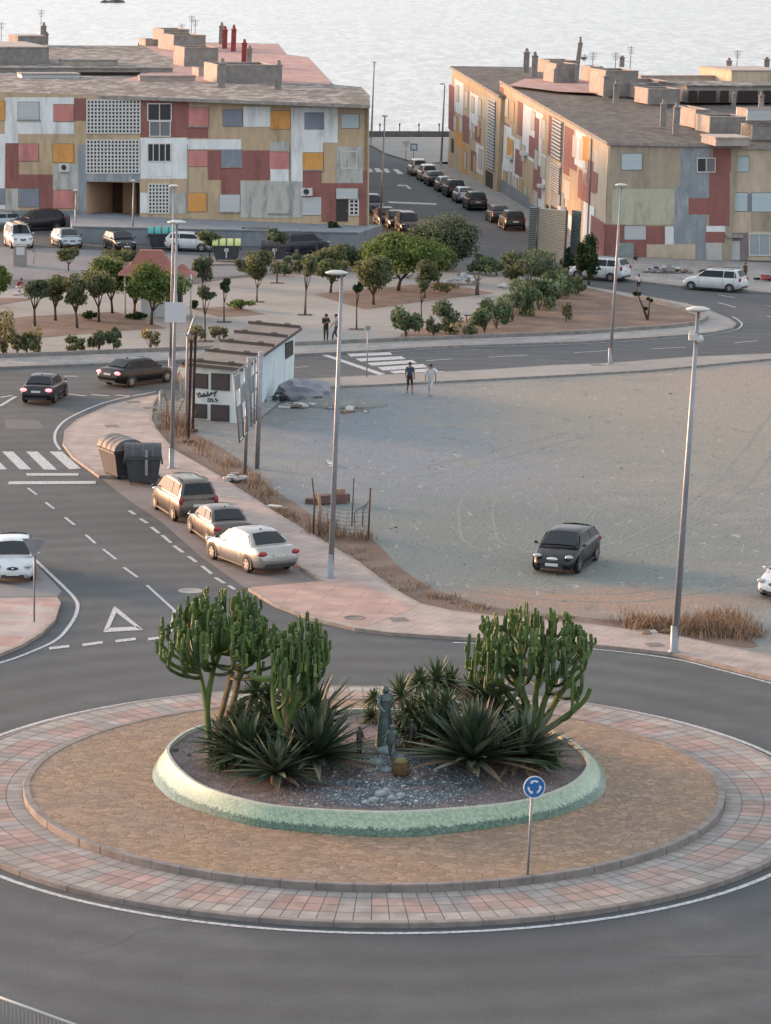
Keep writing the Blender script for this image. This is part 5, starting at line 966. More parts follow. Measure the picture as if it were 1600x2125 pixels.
# worn dark spray scrawl between the windows
b = MB()
def scrawl(F, pts, w=.05): b.tube([F.p(x, y, .02) for x, y in pts], w, 5)
for pts in ([(408, 815), (411, 822), (414, 814), (417, 822)], [(419, 822), (423, 816), (427, 822), (423, 820)], [(428, 822), (431, 813), (434, 822), (438, 814)], [(440, 815), (449, 813), (444, 823)], [(411, 824), (432, 821), (450, 812)], [(432, 826), (431, 833), (436, 833), (438, 827), (434, 828)], [(441, 827), (440, 833), (445, 833)], [(448, 826), (446, 829), (452, 831), (449, 834)]): scrawl(FA, pts, .035)
b.build('graffiti', BRF, bo)
rz_ = hb+A_.z; ov = .35; P_ = inset([Vector((tp(p, hb).x, p.y, 0)) for p in (A_, B_, C_, D_)], -ov)
b = MB(); RT = mat('hut_roof', (.12, .108, .10), .9, c2=(.18, .16, .148), sc=1.2, bump=.3, bsc=8); RT2 = mat('hut_roof_edge', (.085, .07, .062), .8)
lo = [Vector((p.x, p.y, rz_)) for p in P_]; hi = [Vector((p.x, p.y, rz_+.18)) for p in P_]
b.add(lo+hi, [(0, 1, 5, 4), (1, 2, 6, 5), (2, 3, 7, 6), (3, 0, 4, 7), (3, 2, 1, 0)], 1); b.add(hi, [(0, 1, 2, 3)], 0)
for t in (.03, .27, .5, .73, .97):
    a, c = hi[0].lerp(hi[3], t), hi[1].lerp(hi[2], t); d = (hi[3]-hi[0]).normalized()*.09
    b.prism([a-d, c-d, c+d, a+d], .16, 0, 1, 0)
    for s in (.2, .75): p = a.lerp(c, s); b.box(p+Vector((0, 0, .19)), (.32, .3, .10), 0)
b.build('roof', [RT, RT2], bo)
b = MB(); P_ = [G(x, y, .02) for x, y in [(488, 884), (545, 866), (616, 806), (640, 790), (612, 786), (540, 845)]]; b.add([p+Vector((0, 0, .05)) for p in P_], [tuple(range(6))]); struct(b.build('apron', mat('hut_apron', (.30, .31, .30), .9, c2=(.2, .2, .2), sc=2), tri=True), 'grey concrete apron round the small white hut', 'apron')
# red-roofed kiosk
kb = G(322, 657, .134); ko = empty('kiosk', kb, 'red-roofed kiosk with black and white panels among the trees of the square', 'kiosk'); kp = ppm(kb)
hk = HT(kb, 566, .03); b = MB()
for i, (x0, x1, mi) in enumerate(((-.9, .0, 1), (.0, .75, 1), (.75, 1.75, 0))): b.box((x0/2+x1/2, .4, hk/2), (x1-x0-.02, 1.6, hk), mi)
b.build('body', [mat('kiosk_black', (.02, .02, .024), .5), mat('kiosk_white', (.45, .46, .46), .6)], ko, rel=False)
b = MB(); b.box((1.25, -.43, 1.2), (.5, .03, .9)); b.build('panel', MAT['kiosk_white'], ko, rel=False)
RTI = mat('red_tiles', (.30, .12, .095), .85, c2=(.22, .09, .07), sc=5, stretch=(1, 1, 4), bump=.4, bsc=12)
def hip(z0, w0, d0, z1, w1, d1, b, mi=0, th=.1, dx=0):
    lo = [(dx-w0, .4-d0, z0), (dx+w0, .4-d0, z0), (dx+w0, .4+d0, z0), (dx-w0, .4+d0, z0)]; md = [(dx+lerp(u, v, .6), .4+lerp(s_, t_, .6), lerp(z0, z1, .42)) for (u, s_), (v, t_) in (((-w0, -d0), (-w1, -d1)), ((w0, -d0), (w1, -d1)), ((w0, d0), (w1, d1)), ((-w0, d0), (-w1, d1)))]; hi = [(dx-w1, .4-d1, z1), (dx+w1, .4-d1, z1), (dx+w1, .4+d1, z1), (dx-w1, .4+d1, z1)]
    b.add(lo+md+hi, [(i, (i+1) % 4, 4+(i+1) % 4, 4+i) for i in range(4)]+[(4+i, 4+(i+1) % 4, 8+(i+1) % 4, 8+i) for i in range(4)]+[(8, 9, 10, 11), (3, 2, 1, 0)], mi)
    b.add([Vector(p)-Vector((0, 0, th)) for p in lo]+lo, [(0, 1, 5, 4), (1, 2, 6, 5), (2, 3, 7, 6), (3, 0, 4, 7)], 1)
b = MB(); hip(hk, 2.05, 1.6, hk+1.45, .75, .25, b, dx=-.3); b.build('roof', [RTI, mat('tile_edge', (.42, .27, .2), .8)], ko, rel=False)
b = MB(); hip(hk-.1, .95, 1.2, hk+.55, .1, .1, b, dx=1.75); b.build('side_roof', [RTI, MAT['tile_edge']], ko, rel=False)
for x in (-1.9, 1.4, 2.4): b = MB(); b.tube([(x, -.8, 0), (x, -.8, hk)], .06, 8); b.build('post', HEADM, ko, rel=False)
# steel grid of the dismantled hoarding
def frame_post(b, x, y0, y1, r, z=.02, le=.03):
    p = G(x, y0, z); h = HT(p, y1, le); b.tube([p, p+Vector((le*h, 0, h))], r, 8); return p, h
b = MB(); p1, h1_ = frame_post(b, 508, 985, 742, .09); hf = empty('steel_hoarding', p1, 'bare steel grid of a dismantled hoarding beside the white hut', 'hoarding frame'); b.build('post', GREY, hf)
b = MB(); p2, h2_ = frame_post(b, 533, 973, 730, .12); b.build('post', GREY, hf)
FH = Facade(p1, p1+Vector((2.2, 3.2, 0)))
b = MB(); LT, RT_, RB_, LB = (484, 776), (535, 738), (532, 872), (497, 918)
def hq(s, t): x0 = lerp(LT[0], RT_[0], s); y0 = lerp(LT[1], RT_[1], s); x1 = lerp(LB[0], RB_[0], s); y1 = lerp(LB[1], RB_[1], s); return FH.p(lerp(x0, x1, t), lerp(y0, y1, t), .15)
for s in (0, .24, .46, .7, .86, 1): b.tube([hq(s, 0), hq(s, 1)], .045, 6)
for t in (0, .25, .5, .75, 1): b.tube([hq(0, t), hq(1, t)], .04, 6)
b.build('grid', GREY, hf)
b = MB()
for s0, s1, t0, t1 in ((.02, .24, .05, .25), (.24, .46, .27, .5), (.46, .7, .05, .98), (.02, .24, .5, .98), (.7, .86, .25, .5)): b.add([hq(s0, t1), hq(s1, t1), hq(s1, t0), hq(s0, t0)], [(0, 1, 2, 3)])
b.build('torn_sheet', mat('torn_sheet', (.27, .29, .29), .7, c2=(.2, .22, .22), sc=2), hf)
RST = mat('rusty_beam', (.055, .025, .022), .8, c2=(.09, .04, .03), sc=3)
for x, y0, y1, lb in ((391, 918, 705, 'dark rusty beam standing in the weeds, the nearer of a pair'), (400, 896, 688, 'dark rusty beam standing in the weeds, the farther of a pair')):
    p = G(x, y0, .02); h = HT(p, y1, .028); b = MB()
    for o in (-.055, .055): b.box((o, 0, h/2), (.02, .14, h))
    b.box((0, 0, h/2), (.10, .02, h)); b.box((0, 0, .06), (.5, .4, .12))
    for i in range(len(b.v)): v = b.v[i]; b.v[i] = Vector((v.x+.028*v.z, v.y, v.z))
    o = b.build('steel_beam', RST); o.location = p; tag(o, lb, 'beam', 'rusty beams')
p = G(387, 892, .02); h = HT(p, 700, .02); b = MB(); b.tube([(0, 0, 0), (.0, 0, h*.5), (.05, 0, h), (.35, .1, h+.9), (.5, .1, h+1.3)], [.06, .06, .055, .05, .03], 8); b.box((.1, 0, h+.1), (.25, .1, .12)); o = b.build('bent_pole', GREY); o.location = p; tag(o, 'bent grey pole standing left of the rusty beams', 'pole')
# corrugated hoarding on the side street seen from behind
P0h, P1h = G(1115, 549, 0), G(1170, 566, 0); hh0, hh1 = HT(P0h, 431, .03), HT(P1h, 437, .03); ho = empty('hoarding', P0h, 'tall corrugated grey hoarding on posts in front of the right flats', 'hoarding'); CORR = mat('corrugated_sheet', (.15, .18, .18), .6, metal=.2, c2=(.13, .16, .165), sc=1)
def corr(a, c, ha, hc, zlo, nm):
    b = MB(); n = 52; q = Vector((-(c-a).y, (c-a).x, 0)).normalized(); q = -q if q.y > 0 else q
    for i in range(n+1):
        t = i/n; za, zc = lerp(zlo, ha, t), lerp(zlo, hc, t); o_ = q*(.10 if i % 2 else 0)
        b.v += [a+Vector((.03*za, 0, za))+o_, c+Vector((.03*zc, 0, zc))+o_]
    for i in range(n): b.f.append([2*i, 2*i+1, 2*i+3, 2*i+2]); b.m.append(0); b.sm.append(False)
    return b.build(nm, CORR, ho)
corr(P0h, P1h, hh0, hh1, .6, 'panel'); P2h, P3h = P1h+Vector((.45, .9, 0)), P1h+Vector((1.15, .3, 0)); corr(P2h, P3h, hh1, hh1-.05, .4, 'panel')
P4h = P0h+Vector((-.75, .9, 0)); corr(P4h, P0h+Vector((-.18, .5, 0)), hh0, hh0, .5, 'panel')
for p, h in ((P0h, hh0), (P1h, hh1), (P0h+Vector((-.1, .3, 0)), hh0)): b = MB(); b.tube([p+Vector((0, .15, 0)), p+Vector((.03*h, .15, h))], .1, 8); b.build('post', DARKMET, ho)
# railing at the near left corner
RA, RBt = G(-160, 2012, 1.0), G(215, 2148, 1.0); b = MB(); b.tube([RA, RBt], .035, 8); rl = b.build('railing', mat('rail_white', (.42, .43, .43), .5)); tag(rl, 'metal railing with upright bars in the near left corner', 'railing')
n = 46; bars = MB()
b = MB()
for i in range(n+1): p = RA.lerp(RBt, i/n); b.tube([p-Vector((0, 0, .03)), p-Vector((0, 0, .92))], .014, 5)
b.build('bars', mat('bar_grey', (.22, .235, .24), .6), rl); b = MB(); b.tube([RA-Vector((0, 0, .92)), RBt-Vector((0, 0, .92))], .03, 6); b.build('bottom_rail', mat('bar_grey', (.2, .2, .2)), rl)
struct(slab('sidewalk', [(-200, 2125), (230, 2260), (-200, 2260)], GREYTILE, .1, 'grey footway under the near left railing', 'sidewalk', KERB))
# ------------------------------------------------------------------ plants
GREENS = {
 'pine': [(.13, .18, .055), (.09, .135, .04), (.19, .24, .085), (.06, .095, .03)], 'olive': [(.13, .155, .075), (.10, .12, .06), (.20, .22, .12), (.07, .08, .045)],
 'grey': [(.10, .13, .08), (.08, .105, .065), (.155, .19, .12), (.055, .075, .048)], 'oleander': [(.13, .185, .095), (.09, .135, .07), (.22, .27, .16), (.065, .09, .05)], 'dry': [(.20, .19, .11), (.11, .12, .06), (.28, .25, .16), (.08, .08, .045)], 'dark': [(.035, .065, .025), (.022, .045, .018), (.07, .10, .045), (.018, .03, .014)]}
def leafmat(nm, c):
    if nm in MAT: return MAT[nm]
    m = mat(nm, c, .75, spec=.2); n = m.node_tree; t = n.nodes.new('ShaderNodeBsdfTranslucent'); t.inputs[0].default_value = (c[0]*1.25, c[1]*1.2, c[2], 1); x = n.nodes.new('ShaderNodeMixShader'); x.inputs[0].default_value = .42
    n.links.new(n.nodes['Principled BSDF'].outputs[0], x.inputs[1]); n.links.new(t.outputs[0], x.inputs[2]); n.links.new(x.outputs[0], n.nodes['Material Output'].inputs[0]); return m
def leafm(k): return [leafmat('leaf_%s_%d' % (k, i), c) for i, c in enumerate(GREENS[k])]
BARK = mat('bark', (.085, .06, .045), .95, c2=(.05, .038, .03), sc=8, bump=.5); BARKG = mat('grey_bark', (.15, .13, .11), .95, c2=(.09, .08, .07), sc=8)
rp_ = random.Random(21)
def leaves(b, c, rad_, n, s, nb=9, up_=.3, rnd=rp_, elong=1.8):
    c = Vector(c); rx, ry, rz = rad_
    bl = []
    for i in range(nb):
        while True:
            u = Vector((rnd.uniform(-1, 1), rnd.uniform(-1, 1), rnd.uniform(-1, 1)))
            if u.length < 1: break
        k = rnd.uniform(.24, .52); bl.append((Vector((u.x*rx*.78, u.y*ry*.78, u.z*rz*.72)), k, rnd.choice((0, 0, 1, 1, 2))))
    for i in range(n):
        o_, k, tone = rnd.choice(bl); d = Vector((rnd.gauss(0, 1), rnd.gauss(0, 1), rnd.gauss(0, 1))).normalized(); r_ = rnd.uniform(.55, 1.08)
        p = c+o_+Vector((d.x*rx*k*r_, d.y*ry*k*r_, d.z*rz*k*r_))
        nn = (d+Vector((rnd.uniform(-.7, .7), rnd.uniform(-.7, .7), rnd.uniform(-.3, .9)))).normalized(); t = nn.orthogonal().normalized(); t = (Matrix.Rotation(rnd.uniform(0, 6.28), 3, nn) @ t); t = (t+Vector((0, 0, up_))).normalized(); q = nn.cross(t).normalized()
        ss = s*rnd.uniform(.6, 1.25); mi = tone if rnd.random() < .6 else rnd.choice((0, 1, 2, 3, 3))
        b.add([p-t*ss*elong*.5, p+q*ss*.5, p+t*ss*elong*.5, p-q*ss*.5], [(0, 1, 2, 3)], mi)
def tree(label, x, yb_, cx, cy, wpx, hpx, kind, z=.138, thick=.085, n=None, name='tree', group='trees planted in the square', s=.135, bark=BARK, lean2=0, pit=False, dens=1.):
    base = G(x, yb_, z); pm = ppm(base); root = empty(name, base, label, 'tree' if name == 'tree' else 'shrub', group)
    H = (yb_-cy)/pm*1.02; X = (cx-x)/pm; rx, rz = wpx/pm/2, hpx/pm/2; ry = rx*.9
    b = MB(); top_ = Vector((X, 0, H-rz*.1)); mid = Vector((X*.25+rp_.uniform(-.06, .06), rp_.uniform(-.05, .05), max(.1, (H-rz)*.62)))
    b.tube([(0, 0, -.02), (mid.x*.3, mid.y*.3, mid.z*.45), mid], [thick*1.25, thick, thick*.85], 8)
    for i in range(5):
        a = 2*math.pi*i/5+rp_.uniform(-.4, .4); e = Vector((X+rx*.55*math.cos(a), ry*.55*math.sin(a), H+rz*rp_.uniform(-.2, .35))); m_ = mid.lerp(e, .5)+Vector((0, 0, -.1))
        b.tube([mid-Vector((0, 0, .05)), m_, e], [thick*.6, thick*.42, thick*.15], 6)
    b.build('trunk', bark, root, rel=False)
    b = MB(); n = n or int((420+150*rx*rz*4)*dens*(.17/s)**1.2*2.4); leaves(b, (X, 0, H), (rx*1.12, ry*1.12, rz*1.1), n, s, nb=max(9, int(9+rx*rz*7))); b.build('crown', leafm(kind), root, rel=False)
    if pit: 
        b = MB(); sz = .48; b.add([(-sz, -sz, .004), (sz, -sz, .004), (sz, sz, .004), (-sz, sz, .004)], [(0, 1, 2, 3)]); o = b.build('tree_pit', mat('dark_soil', (.06, .05, .045), .95)); o.location = base; struct(o, 'dark square of soil under the '+label, 'tree pit')
    return root
tree('grey green tree leftmost of the row of small trees in the long bed', 72, 676, 75, 601, 62, 44, 'grey'); tree('olive green tree, second from the left in the long bed', 115, 665, 116, 597, 62, 54, 'olive'); tree('bushy forked tree, third from the left in the long bed', 160, 680, 155, 603, 56, 54, 'olive')
tree('round tree fourth from the left in the long bed', 205, 668, 197, 590, 72, 60, 'olive'); tree('tall bright green tree behind the row, left of the kiosk', 233, 650, 228, 570, 100, 76, 'pine'); tree('bright green tree touching the left side of the kiosk', 279, 652, 284, 588, 58, 70, 'pine', s=.15); tree('dense green tree right in front of the kiosk', 314, 673, 326, 588, 112, 84, 'pine', thick=.1)
tree('leafy tree cut off by the left edge of the square', -14, 636, -4, 575, 60, 70, 'pine'); tree('thin sapling with flat crown by the left parking area', 142, 561, 146, 528, 56, 26, 'olive', thick=.05, dens=.6)
tree('slim young tree with open crown behind the small white hut', 426, 708, 428, 606, 46, 34, 'grey', thick=.05, pit=True, dens=.4); tree('slim dark young tree left of the diamond bed', 465, 668, 468, 592, 28, 30, 'dark', thick=.045, pit=True, dens=.4); tree('olive tree near the centre top of the square', 533, 626, 538, 550, 62, 62, 'olive', pit=True, thick=.06, bark=BARKG)
tree('slender tree in front of the large grey container', 575, 587, 574, 490, 44, 36, 'grey', thick=.045, pit=True, dens=.5); tree('slim tree with pale trunk in the middle of the square', 633, 653, 638, 556, 40, 34, 'olive', thick=.07, pit=True, dens=.6, bark=BARKG); tree('small dark tree behind the lamp head at the bed corner', 686, 607, 690, 556, 66, 46, 'olive')
tree('grey olive tree in the reddish bed', 775, 632, 770, 563, 88, 74, 'olive', thick=.09); tree('wide bright green tree in the reddish bed', 826, 603, 842, 524, 160, 88, 'pine', thick=.13, s=.16); tree('large grey green tree above the side street', 925, 560, 921, 503, 138, 112, 'grey', thick=.12, s=.15)
tree('small tree with sparse crown right in the reddish bed', 881, 618, 888, 562, 62, 54, 'olive', bark=BARKG, dens=.7); tree('bright crown at the right of the reddish bed', 909, 588, 908, 532, 70, 62, 'pine', s=.18); tree('bare thin sapling at the front of the square', 874, 668, 876, 596, 24, 30, 'olive', thick=.045, pit=True, dens=.3); tree('thin sapling behind the two standing people', 740, 683, 742, 600, 18, 24, 'dark', thick=.045, pit=True, dens=.3)
tree('young tree left of the yellow-lidded container', 434, 541, 434, 498, 52, 34, 'olive', thick=.06, dens=.6); tree('sapling near the end of the terrace wall', 694, 504, 695, 472, 26, 26, 'dark', thick=.04, z=0, dens=.5); tree('dark dense tree before the corner of the right flats', 1222, 590, 1221, 532, 58, 86, 'dark', thick=.1, s=.17, dens=1.3)
def shrub(label, x, yb_, wpx, hpx, kind='oleander', z=.138, n=None, s=.13, group='shrubs round the square', stalks=14, dens=1.):
    base = G(x, yb_, z); pm = ppm(base); root = empty('shrub', base, label, 'shrub', group); rx, h = wpx/pm/2*1.5, hpx/pm*1.15; b = MB()
    for i in range(stalks):
        a = rp_.uniform(0, 6.28); r_ = rx*rp_.uniform(.2, .85); b.tube([(0, 0, 0), (r_*.4*math.cos(a), r_*.4*math.sin(a), h*.4), (r_*math.cos(a), r_*math.sin(a), h*rp_.uniform(.6, .95))], [.025, .018, .008], 5)
    b.build('stems', BARKG, root, rel=False)
    b = MB(); leaves(b, (0, 0, h*.52), (rx, rx*.85, h*.52), n or int(520*dens*max(1, rx*h*1.1)), s, nb=8, up_=.8, elong=2.6); b.build('foliage', leafm(kind), root, rel=False)
    return root
for i, (x, y, w_, h_, k, lb) in enumerate([(842, 700, 44, 60, 'oleander', 'upright oleander leftmost at the tip of the bare bed'), (900, 697, 26, 34, 'grey', 'small shrub between the two upright oleanders'), (925, 692, 48, 62, 'grey', 'tall blue green shrub at the front tip of the bare bed'), (965, 699, 34, 30, 'dry', 'low dry shrub in the front tip of the bare bed'), (1005, 690, 44, 50, 'oleander', 'first oleander at the front end of the hedge'), (1030, 682, 52, 58, 'oleander', 'second oleander from the front of the hedge'), (1062, 668, 58, 62, 'oleander', 'third oleander from the front of the hedge'), (1090, 655, 58, 62, 'oleander', 'fourth oleander from the front of the hedge'), (1118, 643, 56, 62, 'oleander', 'fifth oleander along the hedge'), (1142, 632, 56, 62, 'oleander', 'sixth oleander, near the back of the hedge'), (1162, 618, 50, 54, 'oleander', 'last oleander at the back end of the hedge'),
    (1098, 590, 96, 62, 'grey', 'broad green shrub at the foot of the corrugated hoarding'), (1030, 572, 56, 34, 'oleander', 'pale flowering shrub beside the rubbish on the square'), (995, 568, 40, 36, 'grey', 'small pale shrub under the large grey green tree'), (1062, 580, 34, 30, 'oleander', 'low shrub left of the hoarding shrub'), (1180, 560, 40, 40, 'dark', 'dark shrub behind the hoarding'),
    (672, 566, 70, 52, 'olive', 'olive shrub in the back hedge behind the slim tree'), (705, 562, 62, 46, 'grey', 'grey green shrub in the back hedge near the estate car'), (735, 560, 60, 44, 'grey', 'dull shrub at the right of the back hedge'), (622, 568, 52, 38, 'oleander', 'low shrub in the back hedge before the grey container'), (520, 572, 44, 40, 'grey', 'shrub at the left end of the back hedge'), (420, 590, 46, 52, 'grey', 'grey green shrub right of the kiosk roof'), (590, 572, 40, 26, 'olive', 'low shrub between hedge and container'), (650, 568, 40, 30, 'dry', 'dry patch of the back hedge'),
    (6, 735, 50, 76, 'dry', 'tall dry shrub at the left edge of the footway'), (-20, 738, 40, 60, 'olive', 'shrub beyond the left edge of the picture'), (36, 734, 30, 40, 'dry', 'small dry shrub beside the tall one at the left edge'), (56, 734, 24, 38, 'olive', 'narrow shrub in front of the long bed'), (72, 733, 24, 50, 'dry', 'narrow tall shrub in front of the long bed'), (157, 731, 34, 30, 'olive', 'low round shrub alone before the long bed'), (205, 729, 32, 42, 'grey', 'left of a pair of shrubs before the long bed'), (236, 727, 28, 42, 'grey', 'right of a pair of shrubs before the long bed'), (312, 724, 32, 36, 'dry', 'thin grey shrub behind the black saloon'), (404, 716, 34, 40, 'dry', 'scrappy shrub behind the bent grey pole'), (455, 706, 26, 30, 'dry', 'sparse shrub behind the white hut'),
    (500, 642, 46, 18, 'pine', 'low bright shrub in the diamond bed'), (404, 640, 18, 12, 'dark', 'tiny dark shrub at the tip of the diamond bed'), (928, 608, 44, 18, 'dry', 'low brown shrub in the reddish bed'), (188, 664, 24, 14, 'dark', 'dark low shrub between the trunks of the long bed'), (280, 662, 28, 12, 'dark', 'low shrub in front of the kiosk'), (1175, 668, 16, 42, 'dry', 'spindly dead shrub in the bare bed'), (1196, 612, 30, 36, 'oleander', 'pale flowering shrub below the dark tree'), (258, 545, 60, 34, 'olive', 'thin shrub left of the kiosk roof')]):
    shrub(lb, x, y, w_, h_, k, stalks=10, dens=.45 if k == 'dry' else 1.)
# forked dead tree
base = G(1344, 664, .138); root = empty('tree', base, 'forked nearly bare tree leaning in the bare bed', 'tree', 'trees planted in the square'); pm = ppm(base); b = MB()
b.tube([(0, 0, 0), (-.35, 0, .9), (-22/pm, 0, 52/pm)], [.09, .07, .04], 7); b.tube([(0, 0, .05), (.06, 0, .5), (3/pm, 0, 38/pm)], [.07, .06, .03], 7); b.build('trunk', BARK, root, rel=False)
for cx, cz, k in ((-22/pm, 57/pm, .30), (3/pm, 42/pm, .24), (-4/pm, 24/pm, .14)): b = MB(); leaves(b, (cx, 0, cz), (k, k, k), 130, .13, nb=3); b.build('leaf_tuft', leafm('dark'), root, rel=False)
base = G(990, 612, .138); root = empty('tree', base, 'stumpy grey trunk with thin branches at the tip of the reddish bed', 'tree', 'trees planted in the square'); b = MB(); b.tube([(0, 0, 0), (0, 0, .9), (.1, 0, 1.3)], [.16, .12, .08], 7)
for i in range(5): a = i*1.3; b.tube([(0, 0, .9), (.4*math.cos(a), .2*math.sin(a), 1.3+.1*i)], [.05, .015], 5)
b.build('trunk', BARKG, root, rel=False)
# ---- candelabra cacti
CG = [mat('cactus_green', (.10, .16, .034), .6, c2=(.06, .105, .026), sc=3, contrast=(.3, .7)), mat('cactus_dark', (.06, .105, .026), .6, c2=(.032, .062, .02), sc=4), mat('cactus_tip', (.12, .18, .045), .6), mat('cactus_wood', (.20, .15, .075), .85, c2=(.11, .09, .045), sc=6, bump=.5)]
def column(b, pts, r0, r1, mi):
    r0 *= .86; r1 *= .86; P_ = spl(pts, 5); k = len(P_); rs = [lerp(r0, r1, i/(k-1))*(1+.09*math.sin(i*2.3)) for i in range(k-1)]+[r1*.35]
    b.tube(P_, rs, 10, mi, star=.34, smooth=False)
def cactus(label, px, py, stems, crown, ntips, seed, hrange, wood=()):
    """stems: px polylines of the main stems; crown: (x centre px, half width px, y of the top rim, dome px, lowest tip px)"""
    rd = random.Random(seed); base = onbed(px, py); root = empty('cactus', base, label, 'cactus', 'candelabra cacti'); pm = ppm(base)
    def W(x, y, dy=0.): return Vector(((x-px)/pm-.0, dy, (py-y)/pm*1.03))
    b = MB(); sp_ = []
    for i, st in enumerate(stems):
        P_ = [W(x, y, dy) for x, y, dy in st]; woody = i in wood; r_ = st_r[i] if False else (.15 if woody and i == 0 else .10)
        b.tube(spl(P_, 5), [lerp(r_*1.15, r_*.7, j/(len(P_)*5-5)) for j in range((len(P_)-1)*5+1)], 10, 3 if woody else 0, star=.14, smooth=False)
        sp_ += spl(P_, 6)
    b.build('trunk', CG, root, rel=False)
    cx, hw_, yr, dome, low = crown; b = MB(); grp = 0
    tips = []
    for i in range(ntips):
        u = rd.uniform(-1, 1); v = rd.uniform(-1, 1)
        if u*u+v*v > 1: u *= .7; v *= .7
        rr2 = math.sqrt(u*u+v*v); x = cx+u*hw_; y = yr+dome*(rr2**2.2)+rd.uniform(0, low*.5)*(rd.random()**1.5)+(-v*.10)*hw_
        tips.append((W(x, y, v*hw_/pm*.8), rr2))
    for T_, rr2 in tips:
        hb_ = T_.z-rd.uniform(*hrange)*(1.0-.25*rr2); tgt = Vector((T_.x, T_.y, hb_))
        # join to the nearest lower stem point, leaning outwards and up
        best = min(sp_, key=lambda q: (q-Vector((tgt.x*.55+q.x*.0, tgt.y*.4, tgt.z-.45))).length+(5 if q.z > tgt.z-.1 else 0))
        pts = [best, lerp(best, tgt, .55)+Vector((0, 0, -.10)), tgt, lerp(tgt, T_, .5)+Vector((rd.uniform(-.04, .04), rd.uniform(-.04, .04), 0)), T_]
        column(b, pts, .060, .072, rd.choice((0, 0, 1, 1, 1)))
        for k in range(rd.choice((2, 2, 3))):
            t = rd.uniform(.0, .75); o_ = lerp(tgt, T_, t); a = rd.uniform(0, 6.28); L_ = rd.uniform(.10, .19); o2 = o_+Vector((math.cos(a)*L_, math.sin(a)*L_, .10)); tp_ = o2+Vector((rd.uniform(-.03, .03), rd.uniform(-.03, .03), rd.uniform(.10, .42)*(1-t*.4)))
            column(b, [o_, o2-Vector((0, 0, .04)), o2+Vector((0, 0, .08)), tp_], .05, .06, rd.choice((0, 1, 2, 0)))
    b.build('branches', CG, root, rel=False)
    return root
cactus('tall umbrella-shaped cactus at the left of the planter', 436, 1573, [[(436, 1573, 0), (432, 1500, 0), (424, 1440, 0), (410, 1385, .1)], [(434, 1540, 0), (430, 1470, 0), (440, 1400, 0), (455, 1350, -.1)], [(446, 1530, .1), (462, 1470, .15), (478, 1410, .2), (485, 1370, .2)], [(452, 1530, .2), (482, 1465, .3), (498, 1390, .3), (510, 1340, .3)]], (456, 124, 1222, 90, 120), 96, 5, (.55, 1.3), wood=(2, 3))
cactus('open upright cactus, second from the left in the planter', 572, 1598, [[(572, 1598, 0), (580, 1550, 0), (594, 1515, 0), (596, 1480, 0)], [(590, 1520, 0), (572, 1480, 0), (566, 1420, 0), (570, 1350, 0)], [(594, 1515, 0), (590, 1450, .1), (592, 1380, .1), (588, 1310, .1)], [(594, 1505, 0), (615, 1460, 0), (628, 1400, 0), (640, 1340, 0)], [(596, 1500, 0), (606, 1450, .2), (610, 1380, .2), (612, 1310, .2)], [(580, 1410, 0), (550, 1410, 0), (528, 1408, 0), (520, 1396, 0)], [(635, 1400, 0), (660, 1385, 0), (676, 1372, 0), (678, 1350, 0)]], (628, 62, 1270, 50, 190), 36, 9, (.6, 1.6), wood=(0,))
cactus('many-stemmed cactus at the right of the planter', 1112, 1530, [[(1112, 1530, 0), (1096, 1470, 0), (1078, 1420, 0), (1062, 1360, 0)], [(1110, 1520, 0), (1088, 1450, .1), (1060, 1400, .1), (1030, 1365, .1)], [(1114, 1520, 0), (1130, 1450, 0), (1155, 1400, 0), (1172, 1350, 0)], [(1118, 1520, 0), (1150, 1460, .1), (1180, 1410, .1), (1195, 1370, .1)], [(1112, 1525, 0), (1085, 1450, -.1), (1080, 1390, -.1), (1085, 1330, -.1)], [(1110, 1510, 0), (1040, 1425, 0), (1008, 1388, 0), (985, 1355, 0)], [(1118, 1525, 0), (1180, 1478, -.1), (1210, 1450, -.1), (1222, 1425, -.1)], [(1116, 1520, 0), (1110, 1450, .2), (1120, 1390, .2), (1130, 1340, .2)]], (1095, 136, 1252, 75, 160), 98, 4, (.6, 1.5))
# ---- agaves and rosettes
AG = [mat('agave_dark', (.035, .058, .032), .6, c2=(.022, .038, .022), sc=2), mat('agave_mid', (.055, .082, .042), .6), mat('agave_edge', (.15, .165, .105), .7), mat('agave_dead', (.13, .09, .055), .9)]
def blade(b, c, d, L_, w_, curve, mi, rd):
    d = d.normalized(); side = d.cross(Vector((0, 0, 1))); side = side.normalized() if side.length > .05 else Vector((1, 0, 0)); up_ = side.cross(d).normalized(); n = 6; vs = []
    for i in range(n+1):
        t = i/n; p = c+d*L_*t+Vector((0, 0, -curve*L_*t*t)); ww = w_*(.55+1.2*t if t < .35 else .97*(1-((t-.35)/.65)**1.6))+.004
        vs += [p-side*ww+up_*ww*.35, p, p+side*ww+up_*ww*.35]
    b.add(vs, [(3*i+j, 3*i+j+1, 3*i+j+4, 3*i+j+3) for i in range(n) for j in range(2)], mi)
def rosette(b, c, n, L_, w_, rd, e0=-.1, e1=1.45, curve=.12, mats=(0, 0, 0, 1, 1, 2)):
    for i in range(n):
        a = i*2.39996+rd.uniform(-.2, .2); e = lerp(e0, e1, (i/n)**1.15)+rd.uniform(-.08, .08); k = 1-.25*(i/n)
        d = Vector((math.cos(a)*math.cos(e), math.sin(a)*math.cos(e), math.sin(e))); blade(b, c, d, L_*k*rd.uniform(.85, 1.1), w_, curve*rd.uniform(.4, 1.8)*(1 if e < .9 else .3), rd.choice(mats) if e > .05 or rd.random() < .5 else 3, rd)
